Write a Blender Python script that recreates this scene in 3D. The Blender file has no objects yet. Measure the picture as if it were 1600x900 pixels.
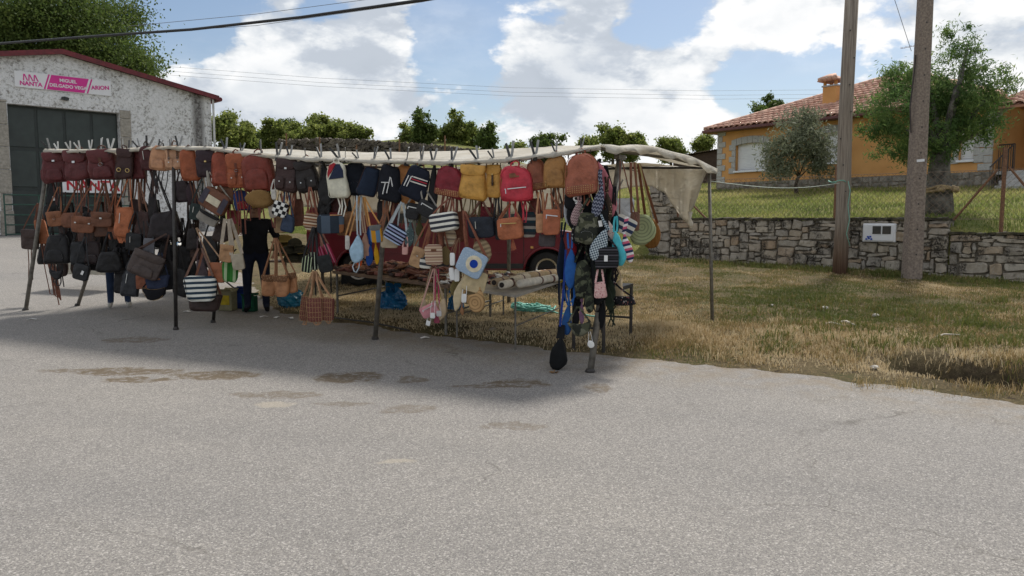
import bpy, bmesh, math, random
import numpy as np
from mathutils import Vector, Matrix, Euler
R = math.radians
random.seed(7)
scene = bpy.context.scene
COL = scene.collection

# ------------------------------------------------------------------ camera
F, CX, CY, CAMZ = 1200.0, 800.0, 450.0, 1.6
PITCH = math.atan(110 / F)
cam_d = bpy.data.cameras.new('camera')
cam_d.sensor_width = 36.0
cam_d.lens = 36.0 * F / 1600.0
cam_d.clip_end = 3000
cam = bpy.data.objects.new('camera', cam_d)
COL.objects.link(cam)
cam.location = (0, 0, CAMZ)
cam.rotation_euler = (math.pi / 2 - PITCH, 0, 0)
scene.camera = cam

# ------------------------------------------------------------------ light
SUN_DIR = Vector((0.95, 1.6, 2.65)).normalized()          # towards the sun
sun_d = bpy.data.lights.new('sun', 'SUN')
sun_d.energy = 2.45
sun_d.angle = R(10)
sun_d.color = (1.0, 0.95, 0.87)
sun = bpy.data.objects.new('sun', sun_d)
COL.objects.link(sun)
sun.rotation_euler = SUN_DIR.to_track_quat('Z', 'Y').to_euler()
sun.location = (20, 30, 40)

# ------------------------------------------------------------------ exposure
vs = scene.view_settings
vs.view_transform = 'Standard'
vs.look = 'None'
vs.exposure = 0.74
vs.gamma = 1.0
vs.use_curve_mapping = False
scene.cycles.max_bounces = 6
scene.cycles.transparent_max_bounces = 8
scene.cycles.use_denoising = True

# ------------------------------------------------------------------ node helpers
def lin(c):
    if isinstance(c, str):
        c = tuple(int(c[i:i + 2], 16) / 255 for i in (0, 2, 4))
        c = tuple(x / 12.92 if x < 0.04045 else ((x + 0.055) / 1.055) ** 2.4 for x in c)
    return (c[0], c[1], c[2], 1.0)

class NT:
    def __init__(s, tree):
        s.t = tree
        s.n = tree.nodes
        s.l = tree.links
    def new(s, typ, **kw):
        nd = s.n.new(typ)
        for k, v in kw.items():
            setattr(nd, k, v)
        return nd
    def link(s, a, b):
        s.l.new(a, b)
    def setin(s, sock, v):
        if isinstance(v, bpy.types.NodeSocket):
            s.l.new(v, sock)
        else:
            sock.default_value = v
    def math(s, op, a, b=0.0, c=0.0, clamp=False):
        nd = s.new('ShaderNodeMath', operation=op, use_clamp=clamp)
        s.setin(nd.inputs[0], a); s.setin(nd.inputs[1], b); s.setin(nd.inputs[2], c)
        return nd.outputs[0]
    def vmath(s, op, a, b=(0, 0, 0), scale=None):
        nd = s.new('ShaderNodeVectorMath', operation=op)
        s.setin(nd.inputs[0], a); s.setin(nd.inputs[1], b)
        if scale is not None:
            s.setin(nd.inputs['Scale'], scale)
        return nd.outputs['Value'] if op in ('DOT_PRODUCT', 'LENGTH', 'DISTANCE') else nd.outputs['Vector']
    def noise(s, vec, scale, detail=4, rough=0.55, dist=0.0):
        nd = s.new('ShaderNodeTexNoise')
        if vec is not None:
            s.link(vec, nd.inputs['Vector'])
        nd.inputs['Scale'].default_value = scale
        nd.inputs['Detail'].default_value = detail
        nd.inputs['Roughness'].default_value = rough
        nd.inputs['Distortion'].default_value = dist
        return nd.outputs['Fac']
    def voro(s, vec, scale, out='Color', feature='F1', rnd=1.0):
        nd = s.new('ShaderNodeTexVoronoi', feature=feature)
        if vec is not None:
            s.link(vec, nd.inputs['Vector'])
        nd.inputs['Scale'].default_value = scale
        nd.inputs['Randomness'].default_value = rnd
        return nd.outputs[out]
    def ramp(s, fac, stops, interp='LINEAR'):
        nd = s.new('ShaderNodeValToRGB')
        cr = nd.color_ramp
        cr.interpolation = interp
        while len(cr.elements) < len(stops):
            cr.elements.new(0.5)
        for e, (p, c) in zip(cr.elements, stops):
            e.position = p
            e.color = lin(c) if not (isinstance(c, tuple) and len(c) == 4) else c
        s.setin(nd.inputs[0], fac)
        return nd.outputs[0]
    def mix(s, fac, a, b, mode='MIX'):
        nd = s.new('ShaderNodeMix', data_type='RGBA', blend_type=mode)
        s.setin(nd.inputs[0], fac)
        s.setin(nd.inputs[6], a if isinstance(a, bpy.types.NodeSocket) else lin(a))
        s.setin(nd.inputs[7], b if isinstance(b, bpy.types.NodeSocket) else lin(b))
        return nd.outputs[2]
    def maprange(s, v, a, b, c=0.0, d=1.0, smooth=False):
        nd = s.new('ShaderNodeMapRange')
        if smooth:
            nd.interpolation_type = 'SMOOTHSTEP'
        s.setin(nd.inputs[0], v)
        for i, x in enumerate((a, b, c, d)):
            nd.inputs[i + 1].default_value = x
        return nd.outputs[0]
    def coord(s, out='Object'):
        return s.new('ShaderNodeTexCoord').outputs[out]
    def sep(s, v):
        nd = s.new('ShaderNodeSeparateXYZ')
        s.link(v, nd.inputs[0])
        return nd.outputs
    def comb(s, x, y, z):
        nd = s.new('ShaderNodeCombineXYZ')
        for i, v in enumerate((x, y, z)):
            s.setin(nd.inputs[i], v)
        return nd.outputs[0]
    def bump(s, h, strength=0.3, dist=0.01):
        nd = s.new('ShaderNodeBump')
        nd.inputs['Strength'].default_value = strength
        nd.inputs['Distance'].default_value = dist
        s.link(h, nd.inputs['Height'])
        return nd.outputs[0]

def newmat(name, rough=0.6, metallic=0.0, spec=None):
    m = bpy.data.materials.new(name)
    m.use_nodes = True
    nt = NT(m.node_tree)
    b = m.node_tree.nodes['Principled BSDF']
    b.inputs['Roughness'].default_value = rough
    b.inputs['Metallic'].default_value = metallic
    if spec is not None:
        b.inputs['Specular IOR Level'].default_value = spec
    return m, nt, b

_mats = {}
def surf(name, c1, c2=None, scale=20, rough=0.6, bump=0.15, bdist=0.004, metallic=0.0, spec=None, detail=4, lo=0.35, hi=0.65, bscale=None):
    """plain surface: two shades of one colour mixed by noise, with fine relief"""
    key = (name,)
    if key in _mats:
        return _mats[key]
    m, nt, b = newmat(name, rough, metallic, spec)
    co = nt.coord()
    f = nt.noise(co, scale, detail)
    if c2 is None:
        l = lin(c1); c2 = tuple(x * 0.72 for x in l[:3])
    nt.link(nt.ramp(f, [(lo, c2), (hi, c1)]), b.inputs['Base Color'])
    if bump:
        nt.link(nt.bump(nt.noise(co, bscale or scale * 4, 3), bump, bdist), b.inputs['Normal'])
    _mats[key] = m
    return m

# ------------------------------------------------------------------ sky
world = bpy.data.worlds.new('World')
scene.world = world
world.use_nodes = True
world.cycles.sampling_method = 'MANUAL'
world.cycles.sample_map_resolution = 512
w = NT(world.node_tree)
w.n.clear()
sky = w.new('ShaderNodeTexSky', sky_type='NISHITA')
sky.sun_disc = False
sky.sun_elevation = math.asin(SUN_DIR.z)
sky.sun_rotation = math.atan2(SUN_DIR.x, SUN_DIR.y)
sky.air_density = 1.0
sky.dust_density = 1.2
sky.ozone_density = 1.5
bg_sky = w.new('ShaderNodeBackground')
bg_sky.inputs['Strength'].default_value = 0.064
w.link(sky.outputs[0], bg_sky.inputs['Color'])
d = w.coord('Generated')
def pixdir(px, py):
    u, v = (px - CX) / F, (CY - py) / F
    f = Vector((0, math.cos(PITCH), -math.sin(PITCH)))
    up = Vector((0, math.sin(PITCH), math.cos(PITCH)))
    return (f + Vector((1, 0, 0)) * u + up * v)
def cloud_density(vec):
    st = w.vmath('MULTIPLY', vec, (1.0, 1.0, 1.9))
    big = w.noise(st, 2.6, 2, 0.5)
    det = w.noise(st, 5.5, 7, 0.58, 0.15)
    fine = w.noise(st, 17.0, 4, 0.6)
    s_ = w.math('MULTIPLY', big, 0.55)
    s_ = w.math('MULTIPLY_ADD', det, 0.62, s_)
    vo = w.new('ShaderNodeTexVoronoi', feature='F1')
    w.link(w.vmath('ADD', st, w.vmath('SCALE', w.comb(fine, det, fine), scale=0.10)), vo.inputs['Vector'])
    vo.inputs['Scale'].default_value = 7.0; vo.inputs['Detail'].default_value = 2.0; vo.inputs['Roughness'].default_value = 0.55; vo.inputs['Lacunarity'].default_value = 2.3
    vo.normalize = True
    s_ = w.math('MULTIPLY_ADD', fine, 0.12, s_)
    s_ = w.math('MULTIPLY_ADD', w.math('SUBTRACT', 0.33, vo.outputs['Distance']), 0.42, s_)
    return s_
den = cloud_density(d)
den_s = cloud_density(w.vmath('ADD', d, tuple(SUN_DIR * 0.05)))
# where this sky has its heaps of cloud and its gaps (directions, angular size, amount)
heaps = [(900, 110, .20, .17), (1010, 150, .16, .10), (450, 130, .19, .13), (640, 150, .14, .09), (300, 190, .10, .08), (820, 195, .16, .08),
         (1160, 30, .15, .12), (1490, 90, .17, .12), (1560, 20, .14, .10), (1290, 40, .08, .04), (1130, 190, .10, .08), (600, 30, .08, .06),
         (690, 70, .11, -.16), (290, 30, .13, -.13), (1040, 30, .08, -.12), (1215, 110, .11, -.16), (1160, 120, .06, -.08), (1590, 160, .08, -.08), (880, 10, .06, -.05), (700, 80, .20, -.06), (280, 40, .22, -.07), (1215, 110, .18, -.06), (1040, 30, .14, -.06), (1420, 130, .12, -.06)]
off = None
for hx, hy, sz, am in heaps:
    v = pixdir(hx, hy).normalized()
    dist = w.vmath('DISTANCE', w.vmath('MULTIPLY', d, (1, 1, 1.35)), (v.x, v.y, v.z * 1.35))
    g_ = w.maprange(dist, 0.0, sz, am, 0.0, True)
    off = g_ if off is None else w.math('ADD', off, g_)
den2 = w.math('ADD', den, off)
mask = w.maprange(den2, 0.60, 0.665, 0.0, 1.0, True)
zz = w.sep(d)[2]
mask = w.math('MAXIMUM', mask, w.math('MULTIPLY', w.maprange(zz, 0.0, 0.16, 0.75, 0.0, True), w.maprange(den, 0.5, 0.7, 0.35, 1.0)))
thin = w.math('MULTIPLY', w.maprange(w.noise(w.vmath('MULTIPLY', d, (1.2, 1.0, 4.0)), 3.0, 6, 0.6), 0.45, 0.78), 0.35)
mask = w.math('MAXIMUM', mask, thin)
light = w.math('SUBTRACT', den, den_s)
lit = w.maprange(light, -0.10, 0.07, 0.0, 1.0, True)
core = w.maprange(den2, 0.69, 0.92, 1.0, 0.15, True)
litc = w.math('MULTIPLY', w.math('MULTIPLY_ADD', lit, 0.75, 0.25), w.math('MULTIPLY_ADD', core, 0.5, 0.5))
ccol = w.ramp(litc, [(0.05, (0.42, 0.47, 0.54)), (0.32, (0.56, 0.61, 0.68)), (0.66, (0.78, 0.81, 0.84)), (1.0, (0.97, 0.97, 0.97))])
bg_cloud = w.new('ShaderNodeBackground')
bg_cloud.inputs['Strength'].default_value = 0.64
w.link(ccol, bg_cloud.inputs['Color'])
mx = w.new('ShaderNodeMixShader')
w.link(mask, mx.inputs[0])
w.link(bg_sky.outputs[0], mx.inputs[1])
w.link(bg_cloud.outputs[0], mx.inputs[2])
wo = w.new('ShaderNodeOutputWorld')
w.link(mx.outputs[0], wo.inputs['Surface'])

# ------------------------------------------------------------------ geometry helpers
def at(px, py, Y):
    dd = pixdir(px, py)
    t = Y / dd.y
    return Vector((dd.x * t, Y, CAMZ + dd.z * t))

def sstep(a, b, x):
    t = min(1, max(0, (x - a) / (b - a)))
    return t * t * (3 - 2 * t)

def gz(x, y):
    """height of the road surface"""
    k = 0.04 * (math.log1p(math.exp((min(y, 40) - 7) * 1.6)) / 1.6) if y < 60 else 0.04 * 33
    return k + 0.03 * max(0, min(-x - 8, 14)) * sstep(13, 24, y)

def gpix(px, py):
    """point of the ground seen at a pixel"""
    dd = pixdir(px, py)
    lo_, hi_ = 1.0, 200.0
    for _ in range(50):
        m_ = (lo_ + hi_) / 2
        t = m_ / dd.y
        if CAMZ + dd.z * t > gz(dd.x * t, m_):
            lo_ = m_
        else:
            hi_ = m_
    t = lo_ / dd.y
    return Vector((dd.x * t, lo_, gz(dd.x * t, lo_)))

class MB:
    """collects shapes into one mesh"""
    def __init__(s):
        s.v = []; s.f = []; s.mi = []
    def add(s, vs_, fs, mi=0):
        o = len(s.v)
        s.v.extend([tuple(p) for p in vs_])
        s.f.extend([tuple(i + o for i in f) for f in fs])
        s.mi.extend([mi] * len(fs))
        return s
    def box(s, c, size, rot=None, mi=0, taper=1.0):
        hx, hy, hz = (x / 2 for x in size)
        pts = [Vector((x * hx * (taper if z > 0 else 1), y * hy * (taper if z > 0 else 1), z * hz)) for z in (-1, 1) for y in (-1, 1) for x in (-1, 1)]
        if rot is not None:
            m = rot if isinstance(rot, Matrix) else Euler(rot).to_matrix()
            pts = [m @ p for p in pts]
        c = Vector(c)
        return s.add([p + c for p in pts], [(0, 2, 3, 1), (4, 5, 7, 6), (0, 1, 5, 4), (2, 6, 7, 3), (0, 4, 6, 2), (1, 3, 7, 5)], mi)
    def frame_sweep(s, pts, sec, closed=False, mi=0, up=None, scales=None, cap=True):
        pts = [Vector(p) for p in pts]
        n = len(pts); k = len(sec)
        vs_ = []
        prev = None
        for i, p in enumerate(pts):
            a = pts[(i - 1) % n] if (closed or i > 0) else p
            b = pts[(i + 1) % n] if (closed or i < n - 1) else p
            t = (b - a)
            t = t.normalized() if t.length > 1e-9 else Vector((0, 0, 1))
            if prev is None:
                ref = Vector(up) if up is not None else (Vector((0, 1, 0)) if abs(t.y) < 0.9 else Vector((1, 0, 0)))
                sd = ref - t * ref.dot(t)
                if sd.length < 1e-6:
                    sd = Vector((1, 0, 0)) - t * t.x
                sd.normalize()
            else:
                sd = prev - t * prev.dot(t)
                sd = sd.normalized() if sd.length > 1e-6 else prev
            prev = sd
            ot = t.cross(sd)
            sc = scales[i] if scales else 1.0
            for (x, y) in sec:
                vs_.append(p + sd * (y * sc) + ot * (x * sc))
        fs = []
        for i in range(n if closed else n - 1):
            j = (i + 1) % n
            for q in range(k):
                r = (q + 1) % k
                fs.append((i * k + q, i * k + r, j * k + r, j * k + q))
        if not closed and cap:
            fs.append(tuple(range(k - 1, -1, -1)))
            fs.append(tuple((n - 1) * k + q for q in range(k)))
        return s.add(vs_, fs, mi)
    def tube(s, pts, r, n=6, closed=False, mi=0, scales=None):
        return s.frame_sweep(pts, [(r * math.cos(2 * math.pi * i / n), r * math.sin(2 * math.pi * i / n)) for i in range(n)], closed, mi, None, scales)
    def ribbon(s, pts, wd, th=0.004, mi=0, up=(0, 1, 0), closed=False):
        return s.frame_sweep(pts, [(-wd / 2, -th / 2), (wd / 2, -th / 2), (wd / 2, th / 2), (-wd / 2, th / 2)], closed, mi, up)
    def loft(s, outline, rings, mi=0, jit=0.0, rnd=None):
        """outline: (x,z) loop; rings: (y, scale) front to back"""
        k = len(outline)
        cx = sum(p[0] for p in outline) / k; cz = sum(p[1] for p in outline) / k
        vs_ = []
        rnd = rnd or random
        ph = rnd.random() * 6
        for (y, sc) in rings:
            for i, (x, z) in enumerate(outline):
                jx = jit * math.sin(ph + i * 1.7 + y * 40) if jit else 0
                jz = jit * math.cos(ph * 2 + i * 1.3 + y * 33) if jit else 0
                vs_.append((cx + (x - cx) * sc + jx, y + (jit * 0.6 * math.sin(i * 2.1 + ph) if jit else 0), cz + (z - cz) * sc + jz))
        fs = []
        for j in range(len(rings) - 1):
            for i in range(k):
                i2 = (i + 1) % k
                fs.append((j * k + i, j * k + i2, (j + 1) * k + i2, (j + 1) * k + i))
        base = len(vs_)
        vs_.append((cx, rings[0][0] - 0.02 * abs(rings[0][0]), cz)); vs_.append((cx, rings[-1][0], cz))
        for i in range(k):
            i2 = (i + 1) % k
            fs.append((base, i2, i))
            fs.append((base + 1, (len(rings) - 1) * k + i, (len(rings) - 1) * k + i2))
        return s.add(vs_, fs, mi)
    def lathe(s, prof, n=12, c=(0, 0, 0), mi=0, axis='Z'):
        vs_ = []; fs = []
        for (r, z) in prof:
            for i in range(n):
                a = 2 * math.pi * i / n
                p = (r * math.cos(a), r * math.sin(a), z)
                if axis == 'Y':
                    p = (p[0], p[2], p[1])
                elif axis == 'X':
                    p = (p[2], p[0], p[1])
                vs_.append((p[0] + c[0], p[1] + c[1], p[2] + c[2]))
        for j in range(len(prof) - 1):
            for i in range(n):
                i2 = (i + 1) % n
                fs.append((j * n + i, j * n + i2, (j + 1) * n + i2, (j + 1) * n + i))
        fs.append(tuple(range(n - 1, -1, -1)))
        fs.append(tuple((len(prof) - 1) * n + i for i in range(n)))
        return s.add(vs_, fs, mi)
    def prism(s, poly, z0, z1, mi=0, axis='Z'):
        k = len(poly)
        def P(a, b, z):
            return (a, b, z) if axis == 'Z' else (a, z, b) if axis == 'Y' else (z, a, b)
        vs_ = [P(a, b, z0) for a, b in poly] + [P(a, b, z1) for a, b in poly]
        fs = [tuple(range(k - 1, -1, -1)), tuple(range(k, 2 * k))]
        fs += [(i, (i + 1) % k, k + (i + 1) % k, k + i) for i in range(k)]
        return s.add(vs_, fs, mi)
    def build(s, name, mat, parent=None, smooth=False, fix=False, bevel=0):
        me = bpy.data.meshes.new(name)
        me.from_pydata(s.v, [], s.f)
        for m in (mat if isinstance(mat, (list, tuple)) else [mat]):
            me.materials.append(m)
        if any(s.mi):
            me.polygons.foreach_set('material_index', s.mi)
        if smooth:
            me.polygons.foreach_set('use_smooth', [True] * len(me.polygons))
        if fix or bevel:
            bm = bmesh.new(); bm.from_mesh(me)
            if bevel:
                bmesh.ops.bevel(bm, geom=[e for e in bm.edges if len(e.link_faces) == 2 and e.calc_face_angle(0) > 0.6], offset=bevel, segments=1, affect='EDGES', clamp_overlap=True)
            bmesh.ops.recalc_face_normals(bm, faces=bm.faces)
            bm.to_mesh(me); bm.free()
        me.update()
        return link(name, me, parent)

def link(name, data, parent=None):
    o = bpy.data.objects.new(name, data)
    COL.objects.link(o)
    if parent is not None:
        o.parent = parent
    return o
def tag(o, label=None, cat=None, group=None, kind=None):
    for k, v in (('label', label), ('category', cat), ('group', group), ('kind', kind)):
        if v:
            o[k] = v
    return o
def thing(name, label, cat, loc=(0, 0, 0), rot=(0, 0, 0), group=None):
    o = link(name, None)
    o.empty_display_size = 0.1
    o.location = loc
    o.rotation_euler = rot
    return tag(o, label, cat, group)

def np_mesh(name, verts, faces, mat, parent=None, attrs=None, smooth=False):
    """fast mesh from numpy arrays; faces is (n,3) or (n,4)"""
    me = bpy.data.meshes.new(name)
    verts = np.asarray(verts, dtype=np.float32); faces = np.asarray(faces, dtype=np.int32)
    nf, k = faces.shape
    me.vertices.add(len(verts)); me.vertices.foreach_set('co', verts.ravel())
    me.loops.add(nf * k); me.loops.foreach_set('vertex_index', faces.ravel())
    me.polygons.add(nf)
    me.polygons.foreach_set('loop_start', np.arange(0, nf * k, k, dtype=np.int32))
    if smooth:
        me.polygons.foreach_set('use_smooth', np.ones(nf, dtype=bool))
    me.update(calc_edges=True)
    for nm, arr in (attrs or {}).items():
        a = me.attributes.new(nm, 'FLOAT', 'POINT')
        a.data.foreach_set('value', np.asarray(arr, dtype=np.float32))
    me.materials.append(mat)
    return link(name, me, parent)

RS = np.random.RandomState(11)
def vnoise(x, y, seed=0):
    x = np.asarray(x, dtype=np.float64); y = np.asarray(y, dtype=np.float64)
    xi = np.floor(x).astype(np.int64); yi = np.floor(y).astype(np.int64)
    fx = x - xi; fy = y - yi
    fx = fx * fx * (3 - 2 * fx); fy = fy * fy * (3 - 2 * fy)
    def h(a, b):
        n = (a * 374761393 + b * 668265263 + seed * 974711) & 0x7fffffff
        n = ((n ^ (n >> 13)) * 1274126177) & 0x7fffffff
        return ((n ^ (n >> 16)) & 0xffff) / 65535.0
    a = h(xi, yi); b = h(xi + 1, yi); c = h(xi, yi + 1); d_ = h(xi + 1, yi + 1)
    return (a * (1 - fx) + b * fx) * (1 - fy) + (c * (1 - fx) + d_ * fx) * fy
def fbm(x, y, seed=0, oct=4):
    s = 0; a = 0.5; t = 0
    for i in range(oct):
        s = s + a * vnoise(x * 2 ** i, y * 2 ** i, seed + i * 17); t += a; a *= 0.55
    return s / t
def gz_np(x, y):
    ym = np.minimum(y, 40)
    k = 0.04 * np.log1p(np.exp((ym - 7) * 1.6)) / 1.6
    t = np.clip((y - 13) / 11, 0, 1); t = t * t * (3 - 2 * t)
    return k + 0.03 * np.clip(-x - 8, 0, 14) * t
def text_mesh(txt, size, extrude=0.004, align='CENTER', bold=0.0):
    cu = bpy.data.curves.new('lettering', 'FONT')
    cu.body = txt; cu.size = size; cu.extrude = extrude; cu.align_x = align; cu.align_y = 'CENTER'; cu.offset = bold
    cu.resolution_u = 3
    o = bpy.data.objects.new('lettering', cu)
    COL.objects.link(o)
    bpy.context.view_layer.update()
    dg = bpy.context.evaluated_depsgraph_get()
    me = bpy.data.meshes.new_from_object(o.evaluated_get(dg))
    bpy.data.objects.remove(o)
    return me
def letters(txt, size, mat, parent, loc, roll=0.0, bold=0.0, name='lettering', extrude=0.004):
    me = text_mesh(txt, size, extrude, bold=bold)
    me.transform(Euler((math.pi / 2, 0, 0)).to_matrix().to_4x4())
    me.transform(Matrix.Rotation(roll, 4, 'Y'))
    me.transform(Matrix.Translation(loc))
    me.materials.clear(); me.materials.append(mat)
    return link(name, me, parent)
# ================================================================== THE SETTING
# road edge: signed distance (positive on the verge side)
edge_px = [(1600, 632), (1400, 603), (1200, 581), (1080, 570), (960, 559), (800, 540), (650, 519), (540, 504), (450, 489), (415, 474)]
EDGE = [gpix(*p) for p in edge_px]
EDGE = [Vector((40, 1.5, 0)), Vector((16, 4.6, 0))] + EDGE + [Vector((-5.6, 16, 0)), Vector((-8.5, 22, 0)), Vector((-10, 27, 0)), Vector((-10.6, 40, 0)), Vector((-12, 90, 0))]
EP = np.array([(p.x, p.y) for p in EDGE])
def edge_sd(x, y):
    x = np.asarray(x, dtype=np.float64); y = np.asarray(y, dtype=np.float64)
    best = np.full(x.shape, 1e9); sgn = np.ones(x.shape)
    for i in range(len(EP) - 1):
        a = EP[i]; b = EP[i + 1]; e = b - a
        t = np.clip(((x - a[0]) * e[0] + (y - a[1]) * e[1]) / (e @ e), 0, 1)
        dx = x - (a[0] + t * e[0]); dy = y - (a[1] + t * e[1])
        dd = np.hypot(dx, dy)
        s = np.where(e[0] * (y - a[1]) - e[1] * (x - a[0]) < 0, 1.0, -1.0)
        m = dd < best
        best = np.where(m, dd, best); sgn = np.where(m, s, sgn)
    return best * sgn

def grid(x0, x1, y0, y1, step):
    xs = np.arange(x0, x1 + 1e-6, step); ys = np.arange(y0, y1 + 1e-6, step)
    X, Y = np.meshgrid(xs, ys)
    nx, ny = len(xs), len(ys)
    i = np.arange(nx * ny).reshape(ny, nx)
    fc = np.stack([i[:-1, :-1], i[:-1, 1:], i[1:, 1:], i[1:, :-1]], -1).reshape(-1, 4)
    return X.ravel(), Y.ravel(), fc
def compact(V, fc, attrs=None):
    used = np.unique(fc); mp = np.full(len(V), -1); mp[used] = np.arange(len(used))
    return V[used], mp[fc], {k: a[used] for k, a in (attrs or {}).items()}

# --- far ground sheet
m, nt, b = newmat('far_field', 0.95)
co = nt.coord()
nt.link(nt.ramp(nt.noise(co, 0.15, 5), [(0.35, (0.10, 0.11, 0.04)), (0.65, (0.20, 0.17, 0.08))]), b.inputs['Base Color'])
g = MB(); S = 1500
g.add([(-S, -S, -0.6), (S, -S, -0.6), (S, S, -0.6), (-S, S, -0.6)], [(0, 1, 2, 3)])
tag(g.build('ground', m), kind='structure')

# --- road
m, nt, b = newmat('road_asphalt', 0.9, spec=0.3)
co = nt.coord()
agg = nt.voro(co, 125.0, 'Color')
agg2 = nt.voro(co, 260.0, 'Color')
v1 = nt.sep(agg)[0]; v2 = nt.sep(agg2)[1]
st = nt.ramp(v1, [(0.0, (0.088, 0.083, 0.080)), (0.30, (0.171, 0.162, 0.154)), (0.62, (0.229, 0.216, 0.203)), (0.86, (0.320, 0.299, 0.269)), (0.985, (0.516, 0.491, 0.458))])
st2 = nt.ramp(v2, [(0.0, (0.108, 0.103, 0.100)), (0.5, (0.216, 0.205, 0.192)), (0.95, (0.350, 0.329, 0.301))])
c = nt.mix(0.45, st, st2)
big = nt.noise(co, 0.35, 5, 0.6)
c = nt.mix(1.0, c, nt.ramp(big, [(0.3, (0.93, 0.93, 0.94)), (0.7, (1.05, 1.04, 1.02))]), 'MULTIPLY')
mid = nt.noise(co, 2.2, 5, 0.6)
c = nt.mix(1.0, c, nt.ramp(mid, [(0.3, (0.96, 0.96, 0.96)), (0.7, (1.03, 1.03, 1.03))]), 'MULTIPLY')
# dried mud stains, each at its own spot
warp = nt.new('ShaderNodeTexNoise'); warp.inputs['Scale'].default_value = 5.0; warp.inputs['Detail'].default_value = 6
nt.link(co, warp.inputs['Vector'])
wv = nt.vmath('MULTIPLY', nt.vmath('SUBTRACT', warp.outputs['Color'], (0.5, 0.5, 0.5)), (0.36, 0.30, 0))
wco = nt.vmath('ADD', co, wv)
sx = nt.sep(wco)
stain = None
for (px, py, rx, ry, k) in [(200, 581, .55, .16, 1), (215, 594, .35, .1, 1), (130, 579, .45, .1, .8), (335, 586, .42, .2, 1), (548, 590, .33, .24, 1), (646, 594, .15, .12, .8), (805, 600, .30, .16, 1), (740, 604, .22, .07, .8),
                         (940, 606, .12, .18, .7), (210, 531, .35, .2, .7), (430, 617, .4, .12, .6), (640, 640, .25, .12, .5), (800, 666, .25, .1, .5), (540, 632, .25, .08, .5)]:
    p = gpix(px, py)
    e = nt.math('ADD', nt.math('POWER', nt.math('DIVIDE', nt.math('SUBTRACT', sx[0], p.x), rx), 2.0), nt.math('POWER', nt.math('DIVIDE', nt.math('SUBTRACT', sx[1], p.y), ry), 2.0))
    q = nt.maprange(e, 0.8, 1.25, k, 0.0)
    stain = q if stain is None else nt.math('MAXIMUM', stain, q)
stain = nt.math('MULTIPLY', stain, nt.maprange(nt.noise(co, 14, 5, 0.7), 0.36, 0.52))
c = nt.mix(nt.math('MULTIPLY', stain, 0.88), c, (0.105, 0.075, 0.042))
pal = None
for (px, py, rx, ry) in [(432, 631, .16, .09), (620, 723, .1, .05), (50, 500, .2, .03)]:
    p = gpix(px, py)
    e = nt.math('ADD', nt.math('POWER', nt.math('DIVIDE', nt.math('SUBTRACT', sx[0], p.x), rx), 2.0), nt.math('POWER', nt.math('DIVIDE', nt.math('SUBTRACT', sx[1], p.y), ry), 2.0))
    q = nt.maprange(e, 0.3, 1.2, 0.32, 0.0)
    pal = q if pal is None else nt.math('MAXIMUM', pal, q)
c = nt.mix(pal, c, (0.46, 0.40, 0.30))
# sandy grit scattered towards the verge
at_ = nt.new('ShaderNodeAttribute', attribute_name='edge')
grit = nt.math('MULTIPLY', nt.maprange(at_.outputs['Fac'], -1.2, 0.05), nt.maprange(nt.noise(co, 3.5, 6, 0.7), 0.42, 0.62))
c = nt.mix(nt.math('MULTIPLY', grit, 0.65), c, (0.19, 0.145, 0.09))
# hairline cracks
cr = nt.voro(nt.vmath('ADD', co, nt.vmath('SCALE', wv, scale=1.2)), 0.42, 'Distance', 'DISTANCE_TO_EDGE')
crk = nt.math('MULTIPLY', nt.maprange(cr, 0.0, 0.006, 1.0, 0.0), nt.maprange(nt.noise(co, 0.8, 3), 0.5, 0.62))
c = nt.mix(nt.math('MULTIPLY', crk, 0.6), c, (0.07, 0.062, 0.052))
nt.link(c, b.inputs['Base Color'])
hh = nt.math('ADD', nt.math('MULTIPLY', v1, 0.6), nt.math('MULTIPLY', v2, 0.4))
nt.link(nt.bump(hh, 0.45, 0.004), b.inputs['Normal'])
trk = nt.math('ADD', nt.sep(wco)[1], nt.math('MULTIPLY', nt.sep(wco)[0], .31))
wear = None
for t0 in (2.1, 3.6, 5.0, 6.5):
    q = nt.maprange(nt.math('ABSOLUTE', nt.math('SUBTRACT', trk, t0)), 0.0, .45, .5, 0.0, True)
    wear = q if wear is None else nt.math('MAXIMUM', wear, q)
wear = nt.math('MULTIPLY', wear, nt.maprange(nt.noise(co, .7, 4), .35, .65))
c = nt.mix(wear, c, nt.mix(1.0, c, (0.82, 0.83, 0.85), 'MULTIPLY'))
spk = nt.maprange(nt.voro(co, 5.5, 'Distance'), 0.0, .035, 1.0, 0.0)
c = nt.mix(nt.math('MULTIPLY', spk, nt.maprange(nt.noise(co, 2.3, 2), .5, .6)), c, (.05, .045, .04))
nt.link(c, b.inputs['Base Color'])
X, Y, fc = grid(-50, 42, -8, 48, 0.2)
sd = edge_sd(X, Y)
Z = gz_np(X, Y) + 0.012 * (fbm(X * 0.25, Y * 0.25, 5, 2) - 0.5)
keep = (sd[fc].min(axis=1) < 0.12)
V, f2, at2 = compact(np.stack([X, Y, Z], -1), fc[keep], {'edge': sd})
tag(np_mesh('road', V, f2, m, attrs=at2, smooth=True), kind='structure')

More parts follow.
